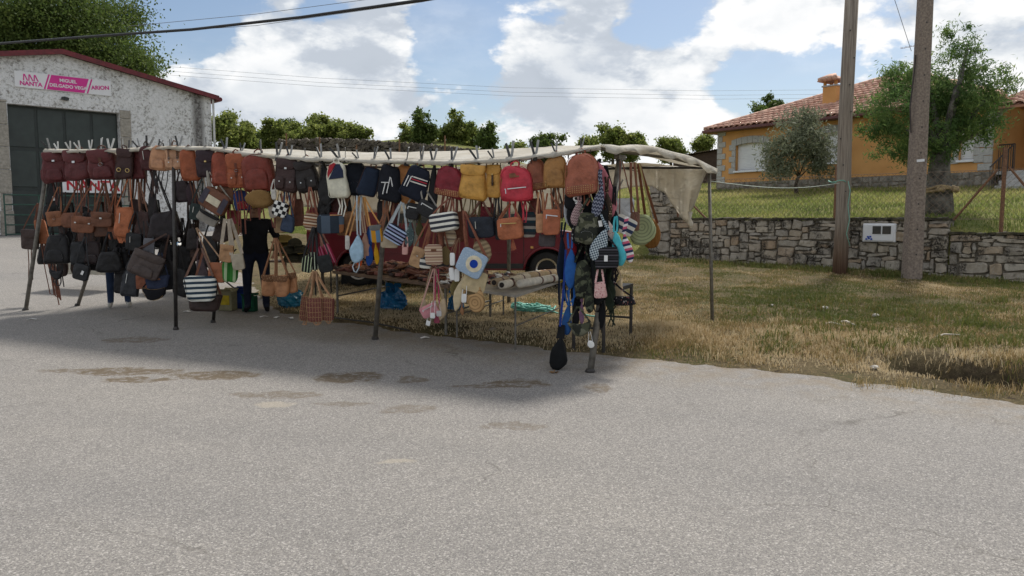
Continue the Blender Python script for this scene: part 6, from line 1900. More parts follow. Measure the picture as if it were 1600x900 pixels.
# ---- the cream bags over the table
G7 = 'cream and straw bags hanging over the table'
bag('satchel', 737, 411, 40, 38, pattern('floral', '9cb0c4', 'b4c4d4', '8aa0b8', freq=60.0), 'light blue woven clutch with a big blue eye, tilted', hook=(726, 330), strap='7a4228', group=G7, dz=-.10, roll=-26, deco='eye', ns=3, d=.04)
bag('round', 754, 392, 26, 36, pattern('stripe', 'b09a7a', '8a765c', freq=20.0), 'beige round bag behind the blue eye clutch', hook=(742, 335), strap='7a4a30', group=G7, dz=.02, d=.05, roll=20)
bag('satchel', 742, 440, 34, 32, 'C:c0ae8a', 'cream woven square clutch below the blue eye clutch', hook=(740, 395), strap='7a5236', group=G7, dz=-.04, roll=-12, d=.04)
bag('tote', 735, 462, 26, 26, 'C:a89878', 'sand coloured pouch behind the half moon straw bag', hook=(738, 430), group=G7, dz=.05, d=.05)
bag('moon', 743, 472, 30, 34, pattern('rings', 'b89468', freq=.12), 'half moon straw bag at the bottom of the cream bunch', hook=(738, 432), group=G7, dz=-.05, roll=22, d=.06)
bag('leaf', 718, 460, 15, 52, 'C:c4b494', 'long cream leaf shaped bag left in the cream bunch', hook=(726, 425), group=G7, dz=-.06, roll=-16, d=.03)
bag('sling', 713, 445, 16, 34, pattern('straw', 'a09060', freq=30.0), 'small olive straw bag above the leaf shaped one', hook=(722, 410), group=G7, dz=.0, roll=-22)
for k, (px, py, t) in enumerate(((707, 405, 'upper white card'), (706, 428, 'lower left white card'), (714, 430, 'lower right white card'))):
    bag('pouch', px, py, 8, 20, M_TAG, t + ' purse hanging left of the blue eye clutch', hook=(716, 372), strap='7a5236', group='white card purses', dz=-.11 + .02 * k, d=.02, sw=.008)
bag('pouch', 725, 466, 8, 14, M_TAG, 'small white tag with a black star hanging among the cream bags', hook=(727, 440), dz=-.12, d=.01, sw=.006)
bag('leaf', 722, 486, 6, 14, '8a5c34', 'tiny brown leather drop at the very bottom of the cream bunch', hook=(724, 455), dz=-.10, d=.02, sw=.006)
# pink bunch hanging lowest
G8 = 'pink and beige purses hanging lowest over the grass'
bag('satchel', 671, 485, 26, 18, 'C:c88a90', 'pale pink clutch tilted, hanging low over the grass', hook=(677, 420), strap='C:c89a92', group=G8, dz=-.06, roll=26, deco='zip', d=.035, sw=.011)
bag('leaf', 691, 484, 12, 34, 'C:b8a488', 'beige slim purse right of the pale pink clutch', hook=(680, 420), strap='C:a8947c', group=G8, dz=.0, d=.04, roll=-8, sw=.011)
bag('leaf', 662, 478, 8, 22, 'C:b09c80', 'beige slim purse left of the pale pink clutch', hook=(675, 420), strap='C:a8947c', group=G8, dz=.02, d=.03, sw=.011)
bag('pouch', 683, 499, 9, 12, '8a2c48', 'small raspberry purse below the pale pink clutch', hook=(682, 420), strap='C:a83c5c', group=G8, dz=-.02, sw=.014)
bag('pouch', 669, 505, 7, 8, M_TAG, 'little white tag hanging lowest in the pink bunch', hook=(674, 485), dz=-.08, d=.01, roll=-14, sw=.004)
bag('pouch', 676, 493, 8, 9, M_TAG, 'little white tag in front of the raspberry purse', hook=(678, 470), dz=-.10, d=.01, sw=.004)
bag('pouch', 686, 490, 8, 9, 'C:b8b4b4', 'little grey tag beside the white one in the pink bunch', hook=(684, 470), dz=-.10, d=.01, sw=.004)

# ---- the cluster on the corner post
GC = 'sling bags bunched on the corner post'
CAM = pattern('camo', '2c2e28', '4a4c3c', '6a6a5a', freq=11.0); CAM2 = pattern('camo', '222420', '3c4034', '585c4a', freq=14.0)
def cl(kind, px, py, w_, h_, col, label, dz, **kw):
    kw.setdefault('hook', (px + random.Random(px).uniform(-4, 4), py - h_ / 2 - 24))
    kw.setdefault('sw', .02); kw.setdefault('yaw', random.Random(px * 3).uniform(-30, 25))
    return bag(kind, px, py, w_, h_, col, label, dz=dz, group=GC, **kw)
cl('satchel', 899, 313, 30, 26, 'C:191a1d', 'black bag with white lettering under the rightmost studded backpack', -.02, deco='text:SPORT', roll=-4)
cl('sling', 888, 334, 15, 40, 'C:b0b4b8', 'silver grey sling left of the mesh one', .04, roll=6)
cl('sling', 902, 333, 20, 38, pattern('zig', '9a7e80', 'c0a8a4', '7c6468', freq=45.0), 'pinkish grey mesh sling', -.06, roll=-10)
cl('sling', 916, 322, 26, 50, 'C:17181b', 'black sling in the middle under the studded backpack', .03)
cl('sling', 935, 314, 19, 50, pattern('zig', '2c3040', '8c90a0', '4a4e60', freq=34.0), 'navy and grey zigzag sling', -.08, roll=-10)
cl('sling', 950, 322, 15, 44, pattern('floral', '3c3028', '8a765c', '6a5a48', 'a89078', freq=45.0), 'brown floral sling beside the dusty pink one', -.02, roll=6)
cl('pack', 918, 356, 32, 46, CAM, 'large camouflage sling pack with yellow tag', -.10, roll=-8, deco='pocket')
cl('round', 903, 364, 18, 34, pattern('floral', '1c1c1e', '8c8c8c', '5c5c5c', 'a8a8a0', freq=38.0), 'black round bag with pale circle print left of the camouflage pack', -.04, roll=-10)
cl('pouch', 940, 346, 20, 34, 'C:141517', 'black bag with white price tag right of the camouflage pack', -.06, deco='tag')
cl('sling', 953, 358, 14, 30, pattern('floral', 'd0b8b0', 'b04a4c', 'e0d0c8', '5a7a6a', freq=60.0), 'white and pink floral sling', -.02, roll=8)
cl('sling', 896, 376, 11, 48, 'C:8c1c2c', 'narrow crimson sling on the left of the corner bunch', .0)
cl('sling', 938, 381, 26, 52, pattern('check', '3c4a5a', 'b4c0c4', freq=62.0), 'blue and white geometric sling hanging across the bunch', -.12, roll=-26)
cl('waist', 947, 403, 34, 32, pattern('stripe', '1c1c1e', '4c4a50', '18181a', '2c2c30', freq=18.0), 'black and grey striped waist bag with white tag', -.12, deco='tag', shape='rect', roll=6)
cl('sling', 966, 388, 22, 52, 'C:4cacb8', 'turquoise sling on the right of the corner bunch', -.06, roll=12)
cl('sling', 980, 386, 16, 46, pattern('stripe', 'd8d4d4', '2c3452', 'c05c74', freq=14.0), 'white, navy and pink striped sling, rightmost in the corner bunch', .0, roll=14)
cl('sling', 892, 418, 22, 60, 'C:2a5a9c', 'royal blue sling pack left in the corner bunch', -.08, roll=6, dang=2, dlen=30)
cl('sling', 878, 404, 16, 66, 'C:1b2434', 'dark navy sling with long straps, leftmost in the corner bunch', .02, roll=-6, dang=2, dlen=40)
cl('pack', 911, 436, 24, 56, CAM2, 'tall dark camouflage sling pack low in the corner bunch', -.08)
cl('sling', 927, 430, 18, 60, 'C:26282a', 'charcoal sling between the camouflage pack and the striped waist bag', -.02)
cl('sling', 938, 440, 24, 70, 'C:151618', 'long black sling behind the floral drawstring pouch', .02)
cl('bucket', 938, 453, 19, 24, pattern('floral', 'd0a8a4', 'a85a64', 'e0ccc4', '8c4a54', freq=60.0), 'pink floral drawstring pouch low in the corner bunch', -.14)
cl('sling', 920, 405, 20, 56, 'C:1d1f20', 'black sling under the large camouflage pack', .04, roll=5)
cl('sling', 886, 500, 18, 46, 'C:2a5288', 'mid blue sling bag hanging low on the left', -.04, roll=-8)
cl('waist', 906, 514, 34, 22, CAM, 'camouflage waist bag hanging low near the corner post', -.08, roll=8)
cl('sling', 899, 490, 12, 36, 'C:1c1c20', 'black strap bag beside the mid blue sling', .0)
cl('sling', 909, 488, 9, 36, 'C:8c6a84', 'mauve narrow sling low in the corner bunch', .02)
cl('sling', 941, 490, 12, 44, 'C:16171a', 'black looped strap bag beside the corner post', .06)
bag('sling', 872, 553, 29, 50, 'C:191a1c', 'black crescent sling bag hanging lowest, just above the road', hook=(876, 508), dz=-.14, sw=.05, d=.12, roll=-8, group=GC, strap='C:191a1c')
o = thing('strap', 'blue webbing strap holding the lowest black crescent bag', 'strap', at(875, 510, rail_Y(875, -.1)))
MB().ribbon([Vector((0, 0, 0)), at(879, 470, rail_Y(879, -.1)) - o.location, at(882, 430, rail_Y(882, -.1)) - o.location, at(884, 390, rail_Y(884, -.05)) - o.location], .022, .004).build('webbing', mat_of('C:243c84'), o)
bag('round', 923, 538, 11, 12, M_TAG, 'white flower shaped tag hanging before the corner post', hook=(922, 518), dz=-.16, d=.012, sw=.003)
bag('moon', 963, 458, 24, 44, 'C:b8a484', 'cream straw bag behind the right side of the corner bunch', hook=(957, 410), dz=.2, d=.06, roll=10)
cl('sling', 974, 470, 34, 14, pattern('floral', '1c1c20', 'b0a8a4', '3a3438', '8a5a54', freq=45.0), 'black dotted strap bag lying on the small steel table', .12, shape='rect', hook=(958, 440))
# ---- behind the corner: straw bags on the side rail
GS = 'straw bags hanging from the side rail'
bag('pouch', 976, 352, 31, 26, pattern('stripe', 'd4d0c4', '35405a', freq=13.0), 'navy and white striped clutch hanging from the side rail', hook=(970, 252), dz=.62, roll=-26, strap='7a4a3a', sw=.012, group=GS)
bag('satchel', 992, 346, 13, 28, pattern('straw', 'b08874', freq=30.0), 'pinkish woven purse beside the striped clutch', hook=(988, 254), dz=.7, strap='8a5a44', sw=.018, group=GS, ns=2)
bag('round', 1003, 359, 38, 46, pattern('rings', 'a0a880', freq=.2), 'round sage green straw bag on the side rail', hook=(996, 254), dz=.95, d=.08, strap='C:a8a070', sw=.016, group=GS, roll=-14)
bag('round', 1018, 366, 26, 44, pattern('straw', 'a8743c', freq=26.0), 'round brown straw bag behind the sage green one', hook=(998, 256), dz=1.15, d=.08, strap='6a3a20', sw=.03, group=GS)
bag('tote', 974, 326, 30, 30, 'C:c8ccd0', 'white stiff tote behind the straps of the striped clutch', hook=(975, 280), dz=1.5, d=.15, group=GS, shape='rect')

# ---- more bags packed in behind the front ones
GF = 'bags hung behind the front row'
def fb(kind, px, py, w_, h_, col, label, dz=.22, **kw):
    kw.setdefault('hook', (px + random.Random(px + 1).uniform(-5, 5), py - h_ / 2 - 34)); kw.setdefault('ns', 2)
    return bag(kind, px, py, w_, h_, col, label, dz=dz, group=GF, **kw)
fb('sling', 83, 305, 18, 50, '17171a', 'black draped bag with a white tag under the leftmost backpack', deco='tag', dz=.1)
fb('hobo', 104, 378, 24, 40, '1e1a1b', 'black bag behind the crumpled cloth one on the left')
fb('satchel', 140, 372, 30, 18, '4a2e24', 'dark brown satchel low behind the two clasp satchel')
fb('hobo', 152, 405, 22, 34, '1f1d1e', 'black bag tucked between the brown black and the bunch topped ones')
fb('bucket', 190, 408, 26, 40, '201e22', 'black bag hanging in front of the jeans, right of the bunch topped one')
fb('hobo', 213, 330, 26, 40, '33211e', 'dark chocolate bag behind the orange cognac straps')
fb('sling', 239, 322, 18, 54, '1f1a1c', 'long black bag behind the sandy backpacks', dz=.16)
fb('hobo', 262, 400, 26, 40, '241f20', 'black slouchy bag left of the second post at waist height')
fb('satchel', 222, 395, 22, 28, '2a2224', 'dark pouch behind the grey pouch')
fb('bucket', 188, 440, 18, 36, '222022', 'black bag hanging low left of the charcoal backpack')
fb('satchel', 262, 432, 20, 40, '1c1b1d', 'black bag behind the slate blue canvas one')
fb('hobo', 283, 440, 22, 44, '1d1b1c', 'black bag hanging low right of the second post')
fb('hobo', 315, 420, 18, 34, '4c3c40', 'purple grey bag above the striped tote')
fb('satchel', 329, 392, 20, 44, '1e1c1d', 'black bag left of the broad beige webbing')
fb('hobo', 300, 372, 18, 34, '2c2626', 'dark bag under the teal zip pouch')
fb('hobo', 345, 362, 24, 30, '3a2c26', 'dark brown bag behind the beige webbing straps')
fb('satchel', 365, 340, 18, 22, '8c2c34', 'dull red pouch under the small blue backpack')
fb('round', 366, 360, 18, 24, pattern('straw', 'a8875c', freq=28.0), 'small straw bag at the left shoulder of the person')
bag('round', 406, 311, 37, 27, pattern('straw', 'b8905a', freq=30.0), 'straw cap shaped bag hanging under the largest mahogany backpack', hook=(406, 285), dz=-.06, d=.16, roll=8, strap='8a6a44')
fb('tote', 426, 322, 14, 34, 'C:b8b0a4', 'pale grey cloth bag at the right of the straw cap shaped bag', dz=.05)
fb('hobo', 466, 330, 20, 44, '6a3c28', 'rust brown bag under the chocolate backpack', ns=4)
fb('satchel', 438, 350, 18, 26, '9a7c54', 'tan pouch under the checked one')
fb('sling', 540, 315, 18, 46, '221f24', 'black bag behind the white straps of the white backpack')
fb('satchel', 523, 318, 20, 26, '5a2c2c', 'maroon pouch behind the white straps')
fb('hobo', 600, 335, 22, 46, '231d20', 'black bag under the black bucket backpack, left')
fb('hobo', 616, 335, 16, 40, '5a2428', 'dark red bag under the black bucket backpack, right')
fb('satchel', 536, 352, 16, 30, '7a5030', 'brown bag edge between the patchwork and the camel bags')
fb('sling', 650, 375, 10, 28, 'C:a8a89c', 'thin pale sling behind the camel crossbody bag')
fb('hobo', 718, 352, 18, 50, '7c4630', 'red brown bag of many straps left of the blue black one', ns=5)
fb('hobo', 690, 372, 18, 34, '6a3c2a', 'red brown bag behind the striped canvas bag', ns=4)
fb('satchel', 760, 335, 24, 22, '8c2030', 'crimson pouch over the blue black shoulder bag')
fb('sling', 815, 330, 14, 40, '3a2a26', 'dark brown bag behind the red straps')
fb('satchel', 872, 330, 18, 22, '6a5a50', 'taupe pouch above the corner bunch on its left')
fb('sling', 925, 380, 22, 60, 'C:1a1b1d', 'black sling deep inside the corner bunch', dz=.12)
fb('sling', 905, 410, 20, 60, 'C:191b20', 'dark bag behind the tall camouflage pack', dz=.12)
fb('sling', 950, 440, 22, 60, 'C:17181b', 'black bag under the striped waist bag', dz=.1)
fb('sling', 900, 455, 18, 60, 'C:1c2028', 'blackish sling between the blue and the camouflage ones low down', dz=.06)
fb('sling', 960, 345, 16, 40, 'C:15161a', 'black sling beside the navy and white striped clutch', dz=.06)
fb('sling', 921, 465, 16, 46, CAM2, 'narrow camouflage sling over the corner post', dz=-.08)

used_ = set()
def behind_label(kind_, px, py):
    for (bx_, by_, lb, dz_) in sorted(BAGS, key=lambda t: (t[0] - px) ** 2 + (t[1] - py) ** 2):
        if lb not in used_ and len(lb.split()) <= 11 and not lb.startswith('dark bag packed') and not lb.startswith('dark sling packed'):
            used_.add(lb)
            return kind_ + ' packed behind the ' + lb
GX = 'dark bags packed deep in the lower left rows'
rx_ = random.Random(77)
for k in range(20):
    px_ = 72 + k * 12.5 + rx_.uniform(-4, 4); py_ = rx_.choice((372, 388, 402, 418, 330)) + rx_.uniform(-6, 6)
    bag(rx_.choice(('hobo', 'bucket', 'sling', 'satchel')), px_, py_, rx_.uniform(18, 30), rx_.uniform(26, 44), rx_.choice(('1f1c1d', '2a2020', '33241f', '1b1b1e', '3c2a22')), behind_label('dark bag', px_, py_), hook=(px_ + rx_.uniform(-6, 6), py_ - 60), dz=rx_.uniform(.25, .5), ns=3, group=GX)
GD_ = 'dark straps and slings deep in the corner bunch'
for k in range(14):
    px_ = 884 + rx_.uniform(0, 78); py_ = 320 + k * 11 + rx_.uniform(-8, 8)
    bag('sling', px_, py_, rx_.uniform(14, 24), rx_.uniform(36, 60), rx_.choice(('C:17181b', 'C:1e2026', 'C:222a20', 'C:241d20')), behind_label('dark sling', px_, py_), hook=(px_ + rx_.uniform(-6, 6), py_ - 58), dz=rx_.uniform(-.04, .2), ns=2, group=GD_, dang=2, dlen=20)

# ---- spring clamps along the rail
M_CLG = surf('clamp_grey', (.30, .30, .29), (.2, .2, .2), 20, .45, .05, metallic=.5)
M_CLW = surf('clamp_white', (.55, .55, .52), (.42, .42, .4), 20, .5, .05)
M_CLD = surf('clamp_black', (.03, .03, .032), (.02, .02, .02), 20, .45, .05)
def make_clamp():
    r_ = thing('spring_clamp', 'x y z w', 'clamp', (0, 0, 0), (0, 0, 0), 'spring clamps along the front rail')
    MB().ribbon([(-.004, 0, -.02), (-.025, 0, .05), (-.052, 0, .125)], .022, .008, up=(0, 1, 0)).build('handle', M_CLD, r_)
    MB().ribbon([(.004, 0, -.02), (.018, 0, .05), (.030, 0, .140)], .022, .008, up=(0, 1, 0)).build('handle', M_CLG, r_)
    MB().box((0, 0, -.035), (.03, .05, .055), taper=.6).build('jaw', M_CLD, r_)
    return r_
proto = make_clamp(); first = True
clamps = [(78, 'left end of the rail, first from the left'), (91, 'leftmost burgundy backpack'), (110, 'big smooth flap backpack, left side'), (125, 'big smooth flap backpack, right side'), (142, 'gap between the second and third backpacks'), (159, 'burgundy backpack with buckled flap pocket'), (173, 'right shoulder of the third backpack'),
          (194, 'backpack with brass rings'), (203, 'gathered burgundy backpack'), (218, 'slim dark maroon backpack, left side'), (231, 'slim dark maroon backpack, right side'), (250, 'plain sandy tan backpack'), (267, 'top of the second post'), (280, 'embossed sandy backpack'), (300, 'tall cognac backpack'), (323, 'aubergine black backpack'),
          (353, 'red brown square backpack'), (378, 'cognac scalloped flap backpack'), (409, 'largest mahogany backpack'), (435, 'gap right of the mahogany backpack'), (453, 'dark chocolate backpack'), (478, 'near black backpack'), (502, 'long black cloth sling'), (530, 'white backpack'), (540, 'gap right of the white backpack'), (560, 'black canvas backpack'),
          (585, 'tilted navy bucket bag'), (610, 'black bucket backpack with white zips'), (636, 'ochre tan bucket bag'), (659, 'navy bucket backpack with stripes'), (677, 'empty stretch left of the dark red backpack'), (707, 'dark red studded backpack'), (746, 'mustard backpack with big flap'), (771, 'narrower mustard backpack'), (798, 'cherry red backpack'), (836, 'slim brown studded backpack'), (868, 'ochre brown studded backpack'), (908, 'rightmost tan studded backpack')]
for px, where in clamps:
    if first:
        r_ = proto; first = False
    else:
        r_ = proto.copy(); COL.objects.link(r_)
        for ch in proto.children:
            c_ = ch.copy(); COL.objects.link(c_); c_.parent = r_
            if px < 200 and ch.name.startswith('handle'):
                c_.data = ch.data.copy(); c_.data.materials[0] = M_CLW
    p = rail_pt(px); rd = random.Random(px)
    r_.location = p + Vector((0, -.015, .03)); r_.rotation_euler = (R(rd.uniform(-12, 6)), R(rd.uniform(-24, 24)), R(rd.uniform(-80, 30)))
    sc_ = rd.uniform(.72, 1.25); r_.scale = (sc_, sc_, sc_)
    r_['label'] = 'spring clamp on the rail over the ' + where if not where.startswith(('left end', 'gap', 'right', 'top', 'empty')) else 'spring clamp on the rail at the ' + where
# ================================================================== TABLES, GOODS, VAN, PEOPLE
M_BOARD = surf('table_board', (.20, .13, .085), (.12, .08, .055), 7, .8, .2)
M_BOARD2 = surf('pale_board', (.42, .39, .34), (.32, .29, .25), 5, .8, .2)
def table(name, label, corners, th, mat, hgt, leg_mat, r=.018, legs=None, stretch=True):
    """corners: four world points of the top (xy), counter-clockwise"""
    c_ = sum((Vector((p[0], p[1], 0)) for p in corners), Vector()) / 4
    zt_ = [p[2] for p in corners]
    zg = gz(c_.x, c_.y)
    root = thing(name, label, 'table', (c_.x, c_.y, zg))
    o = Vector(root.location)
    P = [Vector(p) - o for p in corners]
    MB().add([p for p in P] + [p - Vector((0, 0, th)) for p in P], [(0, 1, 2, 3), (7, 6, 5, 4)] + [(i, i + 4, (i + 1) % 4 + 4, (i + 1) % 4) for i in range(4)]).build('table_top', mat, root, fix=True)
    ft = []
    for p in P:
        q = p.lerp(sum(P, Vector()) / 4, .06)
        z0 = gz(q.x + o.x, q.y + o.y) - o.z + .0
        MB().tube([(q.x, q.y, z0), (q.x, q.y, q.z - th)], r, 6).build('leg', leg_mat, root)
        ft.append(Vector((q.x, q.y, z0 + .28)))
    if stretch:
        for i in (1, 3):
            MB().tube([ft[i], ft[(i + 1) % 4]], r * .7, 6).build('stretcher', leg_mat, root)
    return root
def tz(px, py, hh=.65):
    Yt = 1476 / (py - 340 + 48)
    p = at(px, py, Yt)
    return p
A1, A2 = tz(519, 423), tz(700, 446)
bkv = Vector((.42, .90, 0)) * 1.35
A3, A4 = A2 + bkv + Vector((0, 0, .05)), A1 + bkv + Vector((0, 0, .05))
table('trestle_table', 'long low brown table heaped with leather goods behind the rail', [A1, A2, A3, A4], .04, M_BOARD, .65, M_POST)
B1, B2, B3 = tz(708, 447), tz(806, 461), tz(880, 437)
B4 = B1 + (B3 - B2) * .95
table('display_table', 'pale board table with rolled goods at the right of the stall', [B1, B2, B3, B4], .03, M_BOARD2, .65, M_POST, .012)
c1, c2 = gpix(943, 553), gpix(988, 531)
t_ = .70
lv = Vector((-.83, .36, 0)) * .42
mk = lambda p: Vector((p.x, p.y, p.z + t_))
table('steel_table', 'small black steel table frame beside the corner post', [mk(c1), mk(c2), mk(c2 + lv), mk(c1 + lv)], .045, M_DKST, .7, M_DKST, .02)

# piles too small to pick apart
def litter(name, label, cat, P0, eu, ev, n, mats, smin, smax, flat=.3, seed=1, hump=.08):
    rr = random.Random(seed); root = thing(name, label, cat, P0)
    for mi, mt_ in enumerate(mats):
        mb = MB()
        for q in range(n // len(mats)):
            a, b_ = rr.random(), rr.random()
            s_ = rr.uniform(smin, smax)
            p = eu * a + ev * b_
            p.z += hump * math.sin(math.pi * a) * math.sin(math.pi * b_) * rr.random() + s_ * flat * .5
            mb.box(p, (s_ * rr.uniform(.6, 1.4), s_ * rr.uniform(.4, .9), s_ * flat), (rr.uniform(-.35, .35), rr.uniform(-.35, .35), rr.uniform(0, 3.1)))
        o = mb.build('small_goods', mt_, root, bevel=.004); tag(o, kind='stuff')
    return root
up = Vector((0, 0, .004))
litter('leather_goods', 'heap of brown wallets and belts spread over the long table', 'leather goods', A1 + up + (A4 - A1) * .05, (A2 - A1) * .97, (A4 - A1) * .9, 420, [leather('6e3c26'), leather('5a2e22'), leather('8a5a3a'), leather('3c2a26'), leather('7c4a40')], .06, .16, .3, 3, .10)
litter('white_goods', 'small pale packets scattered at the near end of the long table', 'packets', A1.lerp(A2, .75) + up * 2 + (A4 - A1) * .04, (A2 - A1) * .24, (A4 - A1) * .4, 50, [M_TAG, canvas('b8b0a4')], .06, .12, .2, 5, .08)
litter('trinkets', 'dark trinkets and sunglasses laid out on the pale table', 'trinkets', B1.lerp(B4, .35) + up, (B2 - B1) * .55, (B4 - B1) * .6, 160, [leather('2a2426'), leather('7a2a2c'), M_TAG, leather('8a6a54'), leather('3c3a40')], .04, .11, .25, 6, .04)
# rolls on the pale table
rolls = [((772, 449), (800, 438), 'b8a48a', 'short beige roll with brown ends, leftmost on the pale table'), ((784, 455), (808, 444), 'dcd4c4', 'open white tube end pointing at the road, beside the leftmost roll'), ((800, 450), (838, 432), 'd4c8b2', 'cream roll with brown straps in the middle of the pale table'),
         ((812, 452), (866, 434), 'e0dacd', 'long white roll with brown band nearest the front edge'), ((822, 441), (866, 427), 'c4ac8a', 'tan roll lying behind the long white one'), ((812, 434), (852, 422), 'dcd2be', 'cream roll with black mouth farther back'), ((836, 428), (872, 420), 'b48c68', 'brown and cream roll at the back edge'), ((842, 443), (878, 434), 'd0cabc', 'white roll with yellow tape at its end')]
for k, ((xa, ya), (xb, yb), hx, lab) in enumerate(rolls):
    a_ = tz(xa, ya + 3); b_ = tz(xb, yb + 6)
    tz0 = lambda p: Vector((p.x, p.y, B1.lerp(B3, .5).z + .055 + (.03 if k in (2, 4) else 0)))
    a_, b_ = tz0(a_), tz0(b_)
    r_ = thing('roll', lab, 'roll', a_, group='rolls on the pale table')
    d_ = b_ - a_
    rad = .05 if k != 7 else .045
    MB().tube([Vector(), d_ * .33, d_ * .66, d_], rad, 12).build('tube', canvas(hx), r_, smooth=True)
    dn = d_.normalized()
    MB().tube([-dn * .004, dn * .012], rad * .62, 12).build('hollow_end', leather('2a2220') if k != 3 else canvas('e0ddd4'), r_)
    for q in (.35, .75) if k % 2 == 0 else (.55,):
        MB().tube([d_ * q - dn * .02, d_ * q + dn * .02], rad * 1.05, 12).build('band', leather('5a2e22'), r_)
    if k == 7:
        MB().tube([d_ - dn * .05, d_ + dn * .03], rad * 1.35, 12).build('yellow_tape', canvas('c8b020'), r_, smooth=True)

for k, (fa, fb_, cs, lab) in enumerate(((.30, .78, ('b8b0a8', '6a4a44', '8a8078', '3c3838'), 'flat grey patterned cloth at the back of the pale table'), (.62, .80, ('a8a4a4', '5c5a62', 'c8c4c0'), 'flat pale patterned cloth right of the grey one'), (.22, .42, ('c8c0b4', '8a3c3c', 'a89888'), 'flat red and cream cloth nearest the cream bags'))):
    pc = B1 + (B2 - B1) * fa + (B4 - B1) * fb_ + Vector((0, 0, .012 + .004 * k))
    r_ = thing('folded_cloth', lab, 'cloth', pc, (0, 0, math.atan2((B2 - B1).y, (B2 - B1).x)))
    MB().box((0, 0, .008), (.34, .3, .016)).build('cloth', pattern('stripe', *cs, freq=14.0, axis='x'), r_, bevel=.006)
# left tables behind the bags
def simple_table(px, py, w_, dpt, h_, lab, mat, yaw=-.4, cloth=False, name='folding_table', X_legs=False):
    p = gpix(px, py); root = thing(name, lab, 'table', p, (0, 0, yaw))
    MB().box((0, 0, h_), (w_, dpt, .03)).build('table_top', mat, root)
    if cloth:
        vs_, fs_ = [], []
        n = 24
        for i in range(n + 1):
            x = -w_ / 2 + w_ * i / n
            vs_ += [(x, -dpt / 2 - .01, h_ + .017), (x, -dpt / 2 - .03 - .015 * math.sin(i * 1.7), h_ - .18), (x, -dpt / 2 - .02 - .03 * math.sin(i * 1.7), h_ - .42)]
        for i in range(n):
            for j in range(2):
                fs_.append((i * 3 + j, i * 3 + j + 1, i * 3 + j + 4, i * 3 + j + 3))
        MB().add(vs_, fs_).build('table_cloth', canvas('b4aea0'), root, smooth=True)
    for sx_ in (-1, 1):
        if X_legs:
            for s_ in (-1, 1):
                MB().tube([(sx_ * w_ * .42 - s_ * .3, -dpt * .4 * s_, 0), (sx_ * w_ * .42 + s_ * .3, dpt * .4 * s_, h_ - .02)], .016, 6).build('leg', M_DKST, root)
        else:
            for sy_ in (-1, 1):
                MB().tube([(sx_ * w_ * .45, sy_ * dpt * .42, 0), (sx_ * w_ * .45, sy_ * dpt * .42, h_)], .016, 6).build('leg', M_DKST, root)
    return root
simple_table(150, 452, 1.3, .7, .72, 'table with a pale cloth behind the black bags on the left', M_BOARD2, -.3, True)
tb_ = simple_table(300, 455, 1.1, .7, .78, 'black trestle table with crossed legs right of the second post', M_DKST, -.3, X_legs=True, name='cross_leg_table')
p = gpix(300, 455)
litter('table_clutter', 'jumble of pale and blue packets on the crossed leg table', 'packets', p + Vector((-.5, -.2, .80)), Vector((1.0, -.25, 0)), Vector((.1, .45, 0)), 60, [M_TAG, canvas('3c6a8c'), canvas('b8a888')], .05, .12, .4, 8, .06)
# olive caps and straw stack on the long table's left end
M_OLV = canvas('3c3a2e')
rr = random.Random(15)
for k, (px, py, w_, lab) in enumerate(((461, 378, 22, 'topmost olive cloth cap in the stack'), (452, 390, 26, 'left olive cap in the middle of the stack'), (470, 388, 24, 'right olive cap in the middle of the stack'), (458, 402, 30, 'lower left olive cap of the stack'), (476, 402, 22, 'lower right olive cap of the stack'))):
    Yc = 11.2; s_ = Yc / F; c0 = at(px, py + 6, Yc)
    r_ = thing('cap', lab, 'cap', c0, (0, 0, rr.uniform(-.5, .5)), 'olive caps stacked behind the camel bags')
    W_ = w_ * s_ / 2
    MB().lathe([(W_, 0), (W_ * 1.02, .03), (W_ * .9, .07), (W_ * .6, .10), (W_ * .15, .115)], 14).build('crown', M_OLV, r_, smooth=True)
    MB().lathe([(W_ * 1.2, -.005), (W_ * 1.2, .008), (W_ * .9, .02)], 14, (0, -W_ * .35, 0)).build('peak', M_OLV, r_, smooth=True)
pC = gpix(466, 462)
tbl = simple_table(470, 462, 1.0, .6, at(466, 408, pC.y).z - pC.z, 'small table carrying the stack of olive caps', M_BOARD, -.3)
r_ = thing('straw_hat_pile', 'pile of yellowish straw hats behind the olive caps', 'hats', at(447, 385, 11.7))
for k, (dx, dz_) in enumerate(((0, -.14), (.12, -.12), (-.08, -.06), (.06, -.02), (-.02, .06))):
    MB().lathe([(.20, 0), (.205, .015), (.12, .03), (.11, .09), (.05, .12)], 14, (dx, 0, dz_)).build('hat', pattern('straw', 'b09a5c', freq=30.0), r_, smooth=True)

